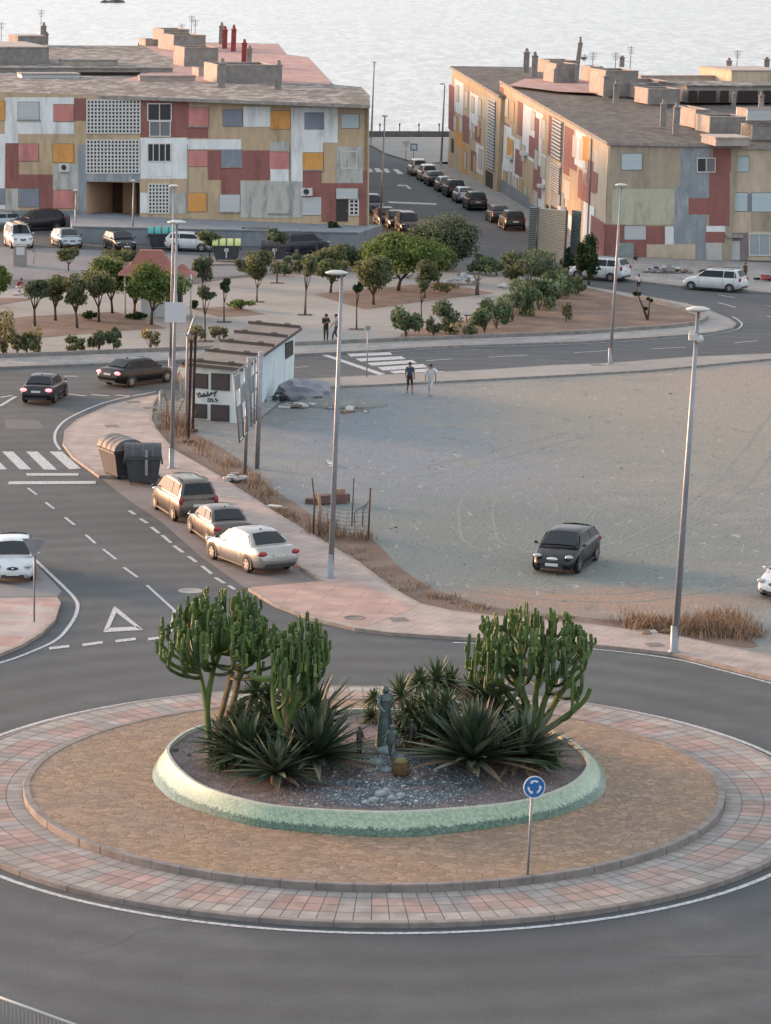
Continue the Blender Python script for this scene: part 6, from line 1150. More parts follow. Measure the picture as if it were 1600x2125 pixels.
def agave(label, px, py, n, L_, w_, seed, h=.36, name='agave', cat='agave', **k):
    rd = random.Random(seed); base = onbed(px, py); root = empty(name, base, label, cat, 'spiky plants in the planter'); b = MB(); b.lathe((0, 0, -.05), [(.16, 0), (.2, h*.6), (.12, h+.1), (.02, h+.15)], 10); b.build('stump', AG[3], root, rel=False)
    b = MB(); rosette(b, Vector((0, 0, h)), int(n*.72), L_*1.36, w_*2.7, rd, **dict(dict(curve=.06), **k)); b.build('leaves', AG, root, rel=False); return root
agave('largest dark agave with long stiff leaves right of the statue', 980, 1600, 170, 1.75, .055, 1, e0=.0)
agave('dark spreading agave under the right cactus', 1085, 1592, 130, 1.5, .05, 2, e0=-.1, e1=1.3)
agave('spiky agave between the big agave and the cactus stems', 1010, 1525, 80, 1.7, .045, 12, e0=.3, e1=1.5)
agave('dark agave with upright fan of leaves left of the statue', 655, 1596, 160, 1.65, .05, 3, e0=-.05)
agave('low agave under the open cactus with pale leaf edges', 575, 1628, 110, 1.3, .045, 4, e0=-.1, e1=1.2, mats=(0, 0, 1, 2))
agave('agave between the two left cacti', 515, 1592, 120, 1.35, .045, 5, e0=0, e1=1.3)
agave('upright agave behind the left group', 640, 1540, 90, 1.7, .045, 6, e0=.5, e1=1.5)
def yuccas(label, heads, seed, name='yucca', L_=.95, w_=.055):
    rd = random.Random(seed); base = onbed(*heads[0][2:4]); root = empty(name, base, label, 'yucca', 'spiky plants in the planter')
    for x, y, bx_, by_ in heads:
        f = onbed(bx_, by_)-base; pm = ppm(base); t = Vector(((x-heads[0][2])/pm, f.y+rd.uniform(-.1, .1), (heads[0][3]-y)/pm)); b = MB(); b.tube([f, lerp(f, t, .5)+Vector((.03, 0, 0)), t], [.06, .05, .045], 7); b.build('stem', AG[3], root, rel=False)
        b = MB(); rosette(b, t, 60, L_*rd.uniform(.85, 1.15), w_, rd, e0=-.5, e1=1.4, curve=.25, mats=(1, 1, 4, 5)); b.build('leaf_head', AG+[mat('yucca_green', (.075, .115, .04), .6), mat('yucca_light', (.14, .18, .075), .6)], root, rel=False)
yuccas('pale green yucca clump behind the statue and big agave', [(830, 1440, 850, 1540), (870, 1425, 870, 1535), (905, 1420, 890, 1535), (935, 1430, 905, 1535), (850, 1475, 860, 1545), (890, 1465, 880, 1545), (925, 1462, 900, 1545), (835, 1505, 850, 1550), (870, 1505, 865, 1550)], 1)
agave('broad agave low behind the child statue at the left', 620, 1545, 110, 1.3, .045, 31)
agave('agave filling the foot of the left umbrella cactus', 480, 1575, 90, 1.15, .045, 32)
agave('agave between the big agave and the yucca clump', 905, 1555, 90, 1.1, .045, 33)
yuccas('dense green yucca clump filling the left of the planter', [(530, 1440, 540, 1560), (560, 1450, 550, 1560), (500, 1480, 505, 1570), (540, 1485, 535, 1570), (575, 1490, 560, 1570), (480, 1520, 480, 1575), (515, 1530, 510, 1580), (550, 1530, 545, 1580), (490, 1560, 490, 1590), (600, 1460, 580, 1560), (530, 1565, 530, 1595), (465, 1555, 468, 1588), (620, 1500, 600, 1570)], 2)
yuccas('small yucca on the left behind the statue', [(775, 1450, 775, 1490), (770, 1478, 772, 1500)], 3, L_=.55)
yuccas('short yucca clump behind the right cactus stems', [(1010, 1440, 1020, 1530), (975, 1430, 985, 1530), (1040, 1470, 1040, 1540)], 4, L_=.85)
yuccas('dark yucca clump at the foot of the right cactus', [(1125, 1560, 1120, 1580), (1090, 1550, 1090, 1580), (1140, 1575, 1135, 1590)], 5, L_=.7)
b = MB(); p = onbed(832, 1610); BCm = [mat('barrel_brown', (.13, .075, .028), .8, c2=(.07, .04, .02), sc=10), mat('barrel_top', (.15, .14, .055), .7)]
n = 26; prof = [(.20, 0), (.27, .10), (.275, .25), (.23, .42), (.15, .53), (.03, .54)]
vs = [(r_*(1-.10*(k % 2))*math.cos(2*math.pi*k/n), r_*(1-.10*(k % 2))*math.sin(2*math.pi*k/n), z_) for r_, z_ in prof for k in range(n)]
b.add(vs, [(j*n+k, j*n+(k+1) % n, (j+1)*n+(k+1) % n, (j+1)*n+k) for j in range(5) for k in range(n)], 0); b.lathe((0, 0, .44), [(.21, 0), (.15, .09), (.05, .11), (.01, .1)], 16, 1)
for i in range(60): a = rp_.uniform(0, 6.28); z_ = rp_.uniform(.1, .48); b.tube([(.25*math.cos(a), .25*math.sin(a), z_), (.31*math.cos(a), .31*math.sin(a), z_+.02)], [.008, .002], 3, 1)
o = b.build('barrel_cactus', BCm); o.location = p; tag(o, 'squat brown barrel cactus in the pebbles before the statue', 'cactus')
for i, (x, y, s_) in enumerate(((365, 1558, .11), (392, 1568, .08), (740, 1585, .12), (1165, 1545, .1))):
    b = MB(); b.blob((0, 0, s_*.4), (s_, s_*.8, s_*.7), jit=.2, sub=1); o = b.build('stone', mat('dark_stone', (.10, .11, .12), .9)); o.location = onbed(x, y); tag(o, ['dark stone at the left rim of the planter', 'smaller dark stone near the left rim of the planter', 'dark stone beside the left child statue', 'dark stone near the right rim of the planter'][i], 'stone')
# ---- dry weeds (uncountable)
DW = [mat('straw_a', (.30, .185, .115), .9), mat('straw_b', (.19, .115, .075), .9), mat('straw_c', (.38, .27, .18), .9), mat('straw_d', (.09, .06, .042), .9)]
def weeds(label, areas, seed, z=.03):
    rd = random.Random(seed); b = MB()
    for x0, y0, x1, y1, n, hmin, hmax, wid in areas:
        cl = [(rd.random(), rd.gauss(0, wid*.5), rd.gauss(0, wid*.16), rd.uniform(.35, 1)**1.3) for _ in range(max(5, n//70))]
        for i in range(int(n*.5)):
            t, ox, oy, hk_ = rd.choice(cl); x = lerp(x0, x1, t)+ox+rd.gauss(0, 8+wid*.12); y = lerp(y0, y1, t)+oy+rd.gauss(0, 2.4); hmax_ = max(hmin, hmax*hk_); p = G(x, y, z); h = rd.uniform(hmin*.5, hmax_); a = rd.uniform(0, 6.28); l = rd.uniform(.1, 1.0)*h; d = Vector((math.cos(a)*l, math.sin(a)*l, h)); w_ = rd.uniform(.006, .016); q = Vector((math.sin(a), -math.cos(a), 0))*w_
            m_ = p+d*.5+Vector((0, 0, h*.12)); b.add([p-q, p+q, m_+q*.7, m_-q*.7, p+d], [(0, 1, 2, 3), (3, 2, 4)], rd.choice((0, 0, 1, 2, 3)))
            if rd.random() < .5: e = m_+Vector((rd.uniform(-.2, .2)*h, rd.uniform(-.2, .2)*h, h*.3)); b.add([m_-q, m_+q, e], [(0, 1, 2)], rd.choice((0, 2)))
    o = b.build('dry_weeds', DW); tag(o, label, 'weeds', kind='stuff')
weeds('brown dry weeds heaped beside the tall right lamp', [(1320, 1292, 1400, 1306, 4200, .1, .7, 34), (1415, 1306, 1550, 1316, 9000, .2, .85, 38), (1470, 1292, 1545, 1296, 2600, .2, .9, 30)], 1)
weeds('dry brown weeds along the edge of the pink footway', [(430, 955, 560, 1050, 900, .1, .45, 24), (560, 1050, 660, 1112, 900, .1, .4, 18), (700, 1132, 830, 1215, 900, .05, .25, 30), (830, 1215, 1020, 1270, 1500, .05, .28, 34), (1020, 1270, 1280, 1292, 500, .04, .15, 24), (520, 985, 560, 1035, 700, .2, .9, 14)], 2)
weeds('tall grey brown weeds round the rusty beams and broken fence', [(340, 868, 385, 905, 900, .3, 1.3, 16), (385, 905, 500, 985, 1200, .1, .7, 30), (335, 850, 345, 890, 300, .3, 1.2, 8)], 3)
weeds('dry weeds inside the broken fence posts beside the lamp', [(655, 1105, 765, 1120, 1100, .3, 1.0, 16), (650, 1090, 700, 1100, 400, .3, .9, 16)], 4)
# brown earth strip beside the footway
b = MB()
P_ = [G(x, y, .026) for x, y in [(325, 893), (362, 936), (450, 986), (575, 1067), (700, 1142), (745, 1168), (790, 1203), (833, 1233), (872, 1254), (935, 1269), (1031, 1281), (1222, 1297), (1290, 1306), (1411, 1323), (1560, 1345), (1545, 1322), (1400, 1296), (1230, 1282), (1040, 1262), (960, 1243), (880, 1212), (820, 1168), (770, 1118), (690, 1110), (640, 1062), (560, 1010), (500, 955), (400, 895), (350, 865)]]
b.add(spl(P_, 3, True), [tuple(range(len(P_)*3))]); struct(b.build('earth_strip', SOIL, tri=True), 'strip of bare brown earth between footway and gravel', 'ground')
# ------------------------------------------------------------------ people and the statue group
SKIN = mat('skin', (.26, .15, .10), .7); HAIR = mat('dark_hair', (.02, .015, .012), .8)
BONES = [('pelvis', 'waist'), ('waist', 'chest'), ('chest', 'neck'), ('neck', 'head'), ('head', 'crown')]+[p for s in 'LR' for p in (('chest', 'sh'+s), ('sh'+s, 'el'+s), ('el'+s, 'wr'+s), ('wr'+s, 'ha'+s), ('pelvis', 'hi'+s), ('hi'+s, 'kn'+s), ('kn'+s, 'an'+s), ('an'+s, 'to'+s))]
RADII = dict(pelvis=.14, waist=.125, chest=.15, neck=.055, head=.095, crown=.07, sh=.065, el=.045, wr=.032, ha=.034, hi=.095, kn=.06, an=.042, to=.035)
def joints(pose):
    J = dict(pelvis=(0, 0, .95), waist=(0, 0, 1.12), chest=(0, 0, 1.34), neck=(.01, 0, 1.50), head=(.02, 0, 1.61), crown=(.015, 0, 1.70))
    for s, y in (('L', 1), ('R', -1)): J.update({'sh'+s: (0, .18*y, 1.42), 'el'+s: (-.02, .24*y, 1.15), 'wr'+s: (.06, .25*y, .91), 'ha'+s: (.08, .25*y, .84), 'hi'+s: (0, .09*y, .90), 'kn'+s: (.03, .10*y, .49), 'an'+s: (0, .10*y, .08), 'to'+s: (.15, .12*y, .035)})
    P = dict(stand={}, phone=dict(elL=(.05, .26, 1.16), wrL=(.27, .12, 1.22), haL=(.33, .08, 1.26), elR=(.03, -.26, 1.16), wrR=(.25, -.12, 1.20), haR=(.31, -.08, 1.24), head=(.05, 0, 1.60), crown=(.03, 0, 1.70)),
             walk=dict(knL=(.22, .09, .52), anL=(.26, .09, .10), toL=(.41, .10, .07), knR=(-.02, -.09, .49), anR=(-.30, -.09, .13), toR=(-.18, -.10, .035), elL=(-.10, .25, 1.17), wrL=(-.12, .26, .93), haL=(-.12, .26, .86), elR=(.08, -.25, 1.17), wrR=(.24, -.24, .97), haR=(.28, -.24, .91)),
             crouch=dict(pelvis=(-.12, 0, .36), waist=(-.02, 0, .50), chest=(.12, 0, .70), neck=(.22, 0, .84), head=(.28, 0, .94), crown=(.28, 0, 1.03), shL=(.14, .18, .78), shR=(.14, -.18, .78), elL=(.34, .20, .58), elR=(.34, -.20, .58), wrL=(.46, .12, .42), wrR=(.46, -.12, .42), haL=(.50, .10, .36), haR=(.50, -.10, .36), hiL=(-.1, .1, .34), hiR=(-.1, -.1, .34), knL=(.28, .14, .50), knR=(.28, -.14, .50), anL=(.02, .12, .09), anR=(.02, -.12, .09), toL=(.18, .13, .035), toR=(.18, -.13, .035)),
             sit=dict(pelvis=(-.1, 0, .48), waist=(-.1, 0, .63), chest=(-.08, 0, .86), neck=(-.06, 0, 1.02), head=(-.04, 0, 1.13), crown=(-.05, 0, 1.22), shL=(-.08, .18, .94), shR=(-.08, -.18, .94), elL=(0, .24, .70), elR=(0, -.24, .70), wrL=(.2, .18, .58), wrR=(.2, -.18, .58), haL=(.27, .16, .56), haR=(.27, -.16, .56), hiL=(-.08, .1, .46), hiR=(-.08, -.1, .46), knL=(.34, .12, .48), knR=(.34, -.12, .48), anL=(.36, .12, .08), anR=(.36, -.12, .08), toL=(.5, .13, .035), toR=(.5, -.13, .035)),
             reach=dict(elR=(.14, -.26, 1.24), wrR=(.34, -.24, 1.14), haR=(.41, -.23, 1.12), elL=(.04, .26, 1.16), wrL=(.2, .2, 1.06), haL=(.27, .18, 1.06), head=(.05, 0, 1.60)))
    J.update(P[pose]); return {k: Vector(v) for k, v in J.items()}
def skin_mesh(pose, slim=1.):
    J = joints(pose); names = list(J); V = [J[n] for n in names]; Rr = [RADII.get(n, RADII.get(n[:-1], .05))*slim for n in names]; E = [(names.index(a), names.index(b_)) for a, b_ in BONES]
    for s in 'LR':
        h = J['ha'+s]; wv = (h-J['wr'+s]).normalized(); y = 1 if s == 'L' else -1; sd_ = wv.cross(Vector((1, 0, 0))); sd_ = sd_.normalized() if sd_.length > .3 else Vector((0, y, 0)); hi_ = names.index('ha'+s)
        for k, (o_, L_) in enumerate(((-.027, .060), (-.009, .075), (.009, .072), (.026, .058))):
            a = len(V); V += [h+sd_*o_+wv*L_*.55, h+sd_*o_*1.15+wv*L_+Vector((.012, 0, 0))]; Rr += [.010, .008]; E += [(hi_, a), (a, a+1)]
        a = len(V); V += [h+sd_*(-.04)*1.0+wv*.01+Vector((.012, 0, 0)), h+sd_*(-.058)+wv*.035+Vector((.02, 0, 0))]; Rr += [.011, .009]; E += [(hi_, a), (a, a+1)]
    me = bpy.data.meshes.new('person'); me.from_pydata(V, E, []); o = bpy.data.objects.new('tmp', me); C.objects.link(o)
    md = o.modifiers.new('s', 'SKIN'); 
    if not me.skin_vertices: me.attributes  # layer is made by the modifier below
    bm = bmesh.new(); bm.from_mesh(me); ly = bm.verts.layers.skin.verify(); bm.verts.ensure_lookup_table()
    for i, v in enumerate(bm.verts): v[ly].radius = (Rr[i], Rr[i]*(1.15 if names[i] in ('chest', 'pelvis', 'waist') else 1)) if i < len(names) else (Rr[i], Rr[i]); v[ly].use_root = (i == 0)
    bm.to_mesh(me); bm.free(); md.use_smooth_shade = True; o.modifiers.new('u', 'SUBSURF').levels = 1; bpy.context.view_layer.update()
    dg = bpy.context.evaluated_depsgraph_get(); em = bpy.data.meshes.new_from_object(o.evaluated_get(dg)); bpy.data.objects.remove(o); return em, J
def person(label, foot, top_y, pose, yaw, shirt, legs_, shorts=False, name='person', z=.134, cat='person', sleeve=True, h=None, hair=True, over=None, group=None, slim=1.):
    em, J = skin_mesh(pose, slim); base = foot if isinstance(foot, Vector) else G(foot[0], foot[1], z); full = 1.72 if pose not in ('crouch', 'sit') else (1.05 if pose == 'crouch' else 1.25)
    H = h or HT(base, top_y, 0); k = H/full
    root = empty(name, base, label, cat, group, yaw) if False else None
    em.transform(Matrix.Scale(k, 4)); o = bpy.data.objects.new(name, em); C.objects.link(o); o.location = base; o.rotation_euler = (0, 0, yaw); tag(o, label, cat, group)
    if over: em.materials.clear(); em.materials.append(over); em.polygons.foreach_set('material_index', [0]*len(em.polygons)); 
    else:
        for m in (SKIN, shirt, legs_, mat('shoe', (.03, .03, .03), .7)): em.materials.append(m)
        crotch = J['pelvis'].z-.02; nk = J['neck']
        for p in em.polygons:
            c = p.center/k; dd = {n: (c-v).length for n, v in J.items()}; n = min(dd, key=dd.get)
            if n[:2] in ('to',) or (n[:2] == 'an' and c.z < .09): mi = 3
            elif n[:2] in ('kn', 'hi', 'an'): mi = 0 if shorts and (n[:2] == 'an' or (n[:2] == 'kn' and c.z < J[n].z)) else 2
            elif n == 'pelvis': mi = 2 if c.z < J['pelvis'].z+.03 else 1
            elif n in ('chest', 'waist') or n[:2] == 'sh': mi = 1
            elif n[:2] == 'el': mi = 1 if (not sleeve or c.z > J[n].z+.03) else 0
            elif n[:2] in ('wr',) and not sleeve: mi = 1
            else: mi = 0
            p.material_index = mi
    hd = J['head']*k; b = MB()
    for y in (-1, 1): b.blob(hd+Vector((.088, y*.035, .015))*k, .012*k, 1, jit=0, sub=1); b.blob(hd+Vector((0, y*.098, 0))*k, (.02*k, .015*k, .03*k), 0, jit=0, sub=1)
    b.blob(hd+Vector((.104, 0, -.012))*k, (.018*k, .013*k, .022*k), 0, jit=0, sub=1); b.blob(hd+Vector((.09, 0, -.052))*k, (.01*k, .03*k, .007*k), 2, jit=0, sub=1)
    f = b.build('face', [over or SKIN, over or HAIR, over or mat('lips', (.2, .07, .06), .6)], None); f.parent = o
    if hair:
        b = MB(); b.blob(hd+Vector((-.02, 0, .045))*k, (.108*k, .102*k, .092*k), 0, jit=.02, sub=2); f = b.build('hair', over or HAIR, None); f.parent = o
    return o
CB = mat('cloth_black', (.02, .02, .022), .9); CW = mat('cloth_white', (.50, .50, .50), .9); CGy = mat('cloth_grey', (.28, .29, .31), .9); CBl = mat('cloth_navy', (.035, .045, .08), .9); CRd = mat('cloth_red', (.22, .02, .03), .9); CLt = mat('cloth_pale', (.42, .43, .45), .9); CBr = mat('cloth_brown', (.08, .045, .04), .9)
person('person all in black looking at a phone on the square', (676, 711), 651, 'phone', rad(-60), CB, CB)
person('person in grey vest and dark trousers facing the one in black', (697, 711), 652, 'walk', rad(200), CGy, CBl, sleeve=True)
person('person in dark top and shorts walking on the footway edge of the waste ground', (850, 818), 752, 'walk', rad(-80), CBl, CB, shorts=True, z=.03)
person('person in pale clothes walking on the waste ground beside another', (893, 822), 756, 'walk', rad(-100), CLt, CLt, z=.03)
person('person in white shirt behind the broken fence near the hut', (379, 822), 752, 'stand', rad(-70), CW, CGy, z=.03)
person('person in white shirt and dark shorts walking along the kerb of the bare bed', (1325, 606), 569, 'walk', rad(100), CW, CB, shorts=True)
person('person in black and white at the green grey door of the right flats', (1318, 560), 527, 'stand', rad(-90), CB, CW)
person('person in dark clothes carrying a bag near the white door', (1546, 582), 545, 'stand', rad(-60), CBr, CB, shorts=True)
person('person in red crouching at the far left of the square', (38, 606), 577, 'crouch', rad(-20), CRd, CW, z=.138)
# statue group
BRZ = mat('weathered_bronze', (.055, .085, .085), .55, metal=.35, c2=(.12, .165, .16), sc=7, bump=.3, bsc=30); BRZD = mat('dark_bronze', (.045, .042, .035), .6, metal=.3, c2=(.08, .08, .065), sc=8)
fs = onbed(798, 1548); st_ = empty('statue', fs, 'bronze statue of a robed woman standing among the agaves', 'statue', None, rad(-65))
em, J = skin_mesh('reach', 1.05); KS = 1.86/1.72; em.transform(Matrix.Scale(KS, 4)); em.materials.append(BRZ); o = bpy.data.objects.new('figure', em); C.objects.link(o); o.parent = st_
b = MB(); n = 26; prof = [(.27, .0), (.26, .12), (.225, .5), (.20, .78), (.165, .98), (.18, 1.12), (.17, 1.22)]
b.add([((r_*(1+.10*math.sin(k*1.93+j*.3)))*math.cos(2*math.pi*k/n)*.85, (r_*(1+.10*math.sin(k*1.93+j*.3)))*math.sin(2*math.pi*k/n), z_*1.08) for j, (r_, z_) in enumerate(prof) for k in range(n)], [(j*n+k, j*n+(k+1) % n, (j+1)*n+(k+1) % n, (j+1)*n+k) for j in range(len(prof)-1) for k in range(n)], 0, True); b.build('robe', BRZ, st_, rel=False)
hd = J['head']*KS; b = MB(); b.blob(hd+Vector((-.03, 0, .02)), (.115, .115, .135), 0, jit=.01, sub=2); b.lathe(hd+Vector((-.035, 0, -.28)), [(.21, 0), (.17, .10), (.11, .2)], 16); b.build('hood', BRZ, st_, rel=False)
b = MB()
for y in (-1, 1): b.blob(hd+Vector((.088, y*.03, .01)), .012, jit=0, sub=1)
b.blob(hd+Vector((.10, 0, -.012)), (.018, .013, .022), jit=0, sub=1); b.build('face', BRZD, st_, rel=False)
fk = onbed(813, 1588); person('bronze statue of a child in front of the robed woman', fk+Vector((0, 0, .02)), 0, 'walk', rad(-110), BRZ, BRZ, name='statue', cat='statue', h=1.2, over=BRZ, group='child statues', slim=1.15)
fk = onbed(745, 1575); person('dark bronze child statue at the left beside the agave', fk, 0, 'reach', rad(-40), BRZ, BRZ, name='statue', cat='statue', h=1.0, over=BRZD, group='child statues', slim=1.15)
fk = onbed(853, 1560); person('bronze child statue half hidden by the big agave on the right', fk, 0, 'walk', rad(-150), BRZ, BRZ, name='statue', cat='statue', h=1.0, over=BRZD, group='child statues', slim=1.15)
RKB = mat('blue_grey_rock', (.13, .18, .19), .85, c2=(.22, .28, .29), sc=5, bump=.5, bsc=12)
for i, (x, y, sx, sz, lb) in enumerate(((800, 1562, .34, .15, 'blue grey boulder directly under the robed statue'), (780, 1585, .26, .13, 'blue grey rock left of the front child statue'), (800, 1600, .24, .10, 'flat blue rock below the front child statue'), (832, 1582, .17, .20, 'upright pale slab right of the front child statue'), (765, 1600, .2, .09, 'flat rock at the left edge of the statue mound'), (835, 1600, .13, .08, 'small rock touching the barrel cactus'), (760, 1570, .17, .1, 'rock behind the left child statue'))):
    b = MB(); b.blob((0, 0, sz*.3), (sx, sx*.8, sz), jit=.12, sub=2); o = b.build('rock', RKB); o.location = onbed(x, y); tag(o, lb, 'rock')
# ------------------------------------------------------------------ rubbish, broken fences
RB_ = [mat('rub_white', (.46, .46, .45), .7), mat('rub_grey', (.23, .235, .27), .7), mat('rub_blue', (.30, .36, .45), .7), mat('rub_black', (.02, .02, .02), .6), mat('rub_brown', (.2, .14, .10), .9), mat('rub_red', (.32, .05, .04), .8)]
def rubbish(label, px, py, wpx, hpx, n, mats, z=.13, seed=1, big=None, cat='rubbish pile'):
    rd = random.Random(seed); base = G(px, py, z); pm = ppm(base); w_ = wpx/pm/2; h = hpx/pm; b = MB()
    for i in range(n):
        u = rd.uniform(-1, 1); x = u*w_; y = rd.uniform(-.5, .7); zz = h*(1-abs(u))*rd.uniform(.1, .9); s = rd.uniform(.10, .32); mi = rd.choice(mats)
        if rd.random() < .5: b.blob((x, y, zz+s*.3), (s, s*.7, s*.5), mi, jit=.3, sub=1, rnd=rd)
        else: b.box((x, y, zz+.06), (s*2.2, s*1.3, rd.uniform(.03, .14)), mi, rz=rd.uniform(0, 3), M=None)
    if big: sx, sy, sz, mi = big; b.blob((0, .2, sz*.35), (sx, sy, sz), mi, jit=.15, sub=3, rnd=rd); b.sm[-10:] = b.sm[-10:]
    for i in range(len(b.sm)): b.sm[i] = False
    o = b.build('rubbish_pile', RB_); o.location = base; tag(o, label, cat, 'heaps of rubbish')
rubbish('heap under a grey tarpaulin against the white hut', 632, 830, 90, 24, 16, (0, 1, 2, 4), z=.02, seed=3, big=(1.55, .8, .85, 1))
rubbish('black sack and white bag leaning on the white hut', 580, 832, 30, 20, 10, (3, 3, 2, 0), z=.05, seed=4, big=(.32, .25, .34, 3))
rubbish('scattered rubble at the foot of the tarpaulin heap', 640, 846, 110, 6, 16, (0, 4, 1, 0), z=.02, seed=5)
rubbish('white and blue rubbish heap behind the reddish bed', 962, 590, 78, 26, 34, (0, 0, 2, 0, 3), seed=6)
rubbish('white boxes dumped under the big bright tree', 838, 577, 70, 10, 16, (0, 0, 4), seed=7)
rubbish('pale rubbish beside the flowering shrub', 1045, 598, 26, 6, 6, (0, 0), seed=8)
rubbish('heap of white rubbish along the right flats', 1385, 566, 95, 16, 44, (0, 0, 1, 3, 4), seed=9)
rubbish('rubbish with a red cloth at the right edge by the flats', 1592, 582, 50, 12, 18, (5, 0, 3, 5), seed=10)
rubbish('dark rubbish sacks behind the white estate car', 1478, 566, 44, 14, 14, (3, 1, 4), seed=11)
rubbish('white rubbish beside the pink footway near the hoarding grid', 488, 1000, 42, 16, 22, (0, 0, 4, 1), z=.02, seed=12)
rubbish('few pale stones at the edge of the dry weeds', 575, 1058, 24, 4, 5, (0, 4), z=.02, seed=13)
rubbish('pale litter at the front of the weeds by the right lamp', 1360, 1318, 60, 4, 8, (0, 4, 4), z=.02, seed=14)
rubbish('single white bag lying beside the lamp on the gravel', 682, 966, 14, 5, 3, (0, 0), z=.02, seed=15)
rubbish('white litter below the red crouching person', 36, 612, 14, 5, 4, (0, 0), seed=16)
rubbish('litter on the gravel slope right of the hut', 745, 855, 60, 4, 8, (0, 4, 4), z=.02, seed=17)
b = MB(); b.blob((0, 0, 0), (2.6, 1.6, .30), jit=.04, sub=3); o = b.build('earth_mound', LOT); o.location = G(705, 840, .02); tag(o, 'low mound of earth beside the tarpaulin heap', 'mound')
RUS = mat('old_post', (.10, .08, .07), .8, metal=.2); WOODP = mat('pale_post', (.36, .23, .16), .85, c2=(.22, .14, .1), sc=6)
def fpost(label, x, y0, y1, r=.04, m=RUS, bend=(0, 0), nm='fence_post'):
    p = G(x, y0, .02); h = HT(p, y1, .03); b = MB(); b.tube([(0, 0, 0), (.03*h*.6, 0, h*.6), (bend[0]+.03*h, bend[1], h)], r, 7); o = b.build(nm, m); o.location = p; tag(o, label, 'post', 'broken fence posts'); return o, p, h
fpost('leaning dark post at the left of the broken fence by the lamp', 650, 1108, 992, bend=(-.15, 0)); fpost('pale split post left of the tall lamp', 662, 1110, 1024, .07, WOODP, (-.08, 0)); fpost('thin post behind the lamp in the broken fence', 730, 1092, 992, .03); fpost('braced dark post at the right of the broken fence', 764, 1120, 1012, .045)
fpost('slanting brace of the braced dark post', 752, 1092, 1035, .03, bend=(.3, .1)); fpost('second slanting brace in the broken fence', 735, 1085, 1048, .025, bend=(.5, .1)); fpost('small pale post by the footway rubbish', 517, 1012, 980, .05, WOODP)
fpost('white post at the corner of the broken fence near the hut', 330, 868, 812, .04, HEADM); fpost('leaning thin post in the fenced weeds', 345, 890, 800, .03, bend=(-.3, 0)); fpost('thin post between weeds and the lamp with the board', 366, 905, 830, .025, bend=(.3, 0))
# sagging mesh and sheet on the old fence
b = MB(); a = G(330, 866, .02); c = G(392, 868, .02); h = 1.45
for i in range(13): p = a.lerp(c, i/12); b.tube([p+Vector((0, 0, .05)), p+Vector((.05*math.sin(i), .06*math.cos(i*2), h-.15*math.sin(i*.8)**2))], .008, 3)
for j in range(8): b.tube([a.lerp(c, i/12)+Vector((0, .05*math.cos(i*2), .1+h*.11*j-.02*math.sin(i))) for i in range(13)], .008, 3)
o = b.build('wire_fence', RUS); tag(o, 'sagging rusty wire mesh fence near the hut', 'fence')
b = MB(); n = 10; top_ = [a.lerp(c, i/n)+Vector((0, -.08+.03*math.sin(i*2.1), h+.06*math.sin(i*1.7))) for i in range(n+1)]; bt = [p-Vector((0, -.02*math.sin(i), .45+.12*math.sin(i*2.3))) for i, p in enumerate(top_)]
b.add(top_+bt, [(i, i+1, n+2+i, n+1+i) for i in range(n)], 0, True); o = b.build('torn_cloth', mat('grey_cloth', (.30, .29, .28), .9, c2=(.18, .17, .16), sc=4)); tag(o, 'torn pale cloth hanging over the wire fence near the hut', 'cloth')
b = MB(); a = G(650, 1106, .02); c = G(764, 1118, .02)
for j in range(7): b.tube([a.lerp(c, i/12)+Vector((0, .08*math.cos(i*1.3), .15+.2*j-.25*math.sin(math.pi*i/12)*(j/7))) for i in range(13)], .009, 3)
for i in range(1, 12): p = a.lerp(c, i/12); b.tube([p+Vector((0, .08*math.cos(i*1.3), 0)), p+Vector((.08*math.sin(i*3), .08*math.cos(i*1.3), 1.3-.25*math.sin(math.pi*i/12)))], .008, 3)
o = b.build('wire_fence', RUS); tag(o, 'sagging wire fence between the broken posts behind the tall lamp', 'fence')
b = MB(); p = G(690, 1045, .02); b.box((0, 0, .25), (1.5, .5, .35), rz=.35); b.box((-.7, -.1, .12), (1.0, .4, .25), rz=-.1); b.box((.3, .1, .5), (.5, .1, .3), 1, rz=.3); o = b.build('broken_box', [mat('faded_red_wood', (.16, .085, .075), .9, c2=(.1, .07, .065), sc=4), WOODP]); o.location = p; tag(o, 'broken dull red crate on the gravel behind the tall lamp', 'crate')
# wooden utility pole-like thin tree stakes and a bench on the square
b = MB(); p = G(1000, 662, .138)
o = None
bn = empty('bench', G(985, 668, .138), 'small dark bench at the front of the oleander hedge', 'bench', None, .2); b.box((0, 0, .45), (1.5, .4, .06)); b.build('seat', DARKMET, bn, rel=False)
for x in (-.6, .6): b = MB(); b.box((x, 0, .21), (.06, .36, .42)); b.build('leg', DARKMET, bn, rel=False)
# utility cabinet by the left parking
b = MB(); b.box((0, 0, .75), (.95, .5, 1.5)); b.box((0, 0, 1.52), (1.05, .6, .06)); b.box((.05, -.27, 1.15), (.62, .03, .6), 1); o = b.build('utility_cabinet', [mat('cabinet_grey', (.25, .24, .22), .8), mat('white_board', (.5, .5, .5))]); o.location = G(42, 552, 0); tag(o, 'grey cabinet with a white notice in front of the delivery van', 'cabinet')

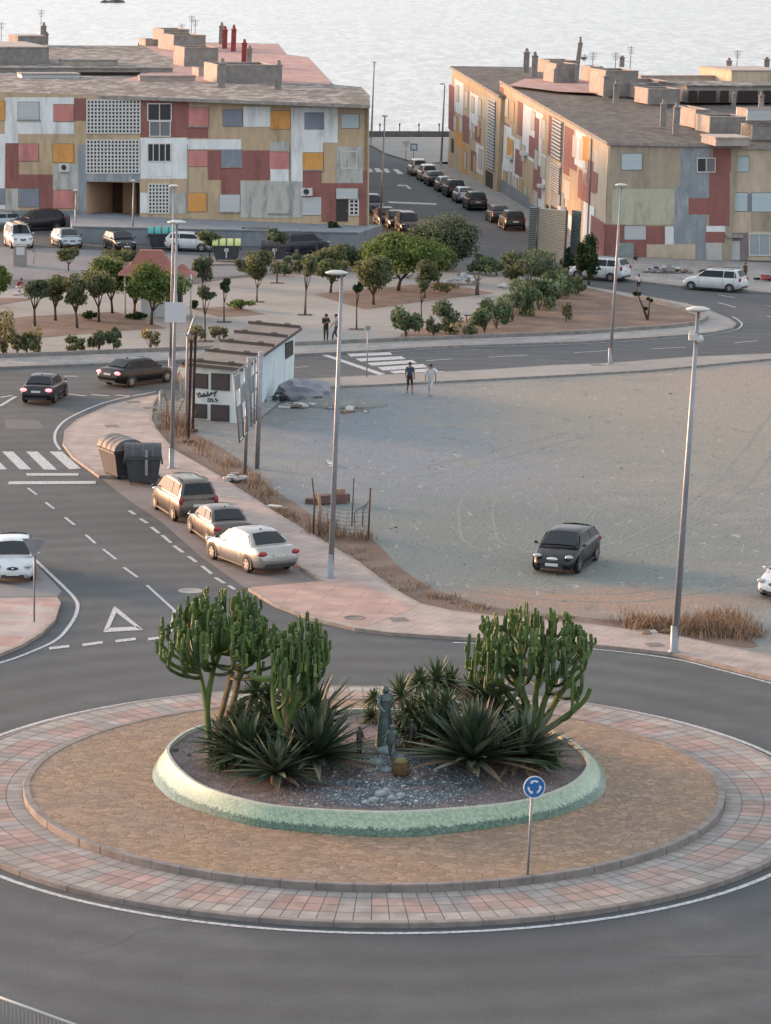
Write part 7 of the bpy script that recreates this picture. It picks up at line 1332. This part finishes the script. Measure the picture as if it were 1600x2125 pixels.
# tyre tracks and stones on the gravel
TRK = mat('tyre_track_dirt', (.155, .162, .155), .95, c2=(.205, .205, .19), sc=2.5, contrast=(.4, .6))
for i, pts in enumerate(([(1150, 1165), (1000, 1120), (1010, 1020), (1150, 1010), (1190, 1060), (1150, 1090)], [(1240, 1150), (1380, 1100), (1520, 1000), (1600, 900), (1640, 840)], [(620, 950), (800, 985), (960, 960), (1200, 900)], [(900, 1200), (1080, 1230), (1300, 1240), (1500, 1210), (1640, 1190)])):
    b = MB()
    P_ = spl([G(x, y, .02) for x, y in pts], 12)
    for o_ in (-.75, .75):
        Q_ = []
        for j, p in enumerate(P_):
            t = (P_[min(j+1, len(P_)-1)]-P_[max(j-1, 0)]).normalized(); Q_.append(p+Vector((-t.y, t.x, 0))*(o_+.05*math.sin(j*.7)))
        strip(Q_, .13+.04*math.sin(i), .0235+.0008*i, b)
    struct(b.build('tyre_track', TRK), 'faint pair of tyre tracks curving over the gravel', 'tyre track')
b = MB(); rs_ = random.Random(77)
for i in range(650):
    x, y = rs_.uniform(620, 1650), rs_.uniform(800, 1330)
    if y > 1120+max(0, (x-700))*.40 and y > 1040 and (x < 1000 or y > 1270): continue
    if x < 800 and y > 930+(x-600)*.8: continue
    p = G(x, y, .02); s_ = rs_.uniform(.015, .045)*(2 if rs_.random() < .04 else 1); b.blob(p+Vector((0, 0, s_*.3)), (s_, s_*.8, s_*.6), rs_.choice((0, 0, 1, 2)), jit=.2, sub=0, rnd=rs_)
for i in range(len(b.sm)): b.sm[i] = False
o = b.build('gravel', [mat('stone_pale', (.33, .31, .28), .9), mat('stone_mid', (.2, .19, .17), .9), mat('stone_dark', (.09, .09, .085), .9)]); tag(o, 'loose stones strewn over the waste ground', 'stones', kind='stuff')
# repairs and stains on the carriageway
PT = [mat('tar_patch', (.050, .052, .058), .8, c2=(.062, .063, .068), sc=3), mat('pale_patch', (.11, .112, .115), .9, c2=(.09, .092, .095), sc=3)]
for i, (q, m) in enumerate(((((120, 1150), (190, 1205), (215, 1200), (145, 1145)), 0), (((10, 870), (80, 872), (95, 890), (12, 890)), 1), (((960, 736), (1010, 733), (1015, 738), (965, 741)), 0))):
    P_ = [G(x, y) for x, y in q]; b = MB(); b.add([Vector((p.x, p.y, .005)) for p in P_], [(0, 1, 2, 3)]); struct(b.build('road_patch', PT[m]), 'rectangular repair patch in the asphalt', 'road patch')
b = MB(); rs_ = random.Random(5)
def crack(x0, y0, ang, n):
    p = G(x0, y0); P_ = [p]
    for i in range(n): ang += rs_.uniform(-.5, .5); p = p+Vector((math.cos(ang), math.sin(ang), 0))*rs_.uniform(.15, .4); P_.append(p)
    strip(P_, .012, .006, b)
for x, y, a, n in ((150, 1980, .3, 12), (1350, 1990, .5, 10), (60, 1440, .2, 16), (860, 1380, .1, 20), (180, 1100, 2.1, 16), (90, 1010, 1.8, 10), (1400, 1460, -.4, 14)): crack(x, y, a, n)
struct(b.build('road_crack', mat('crack_tar', (.03, .03, .032), .7)), 'thin dark cracks in the asphalt', 'road crack')
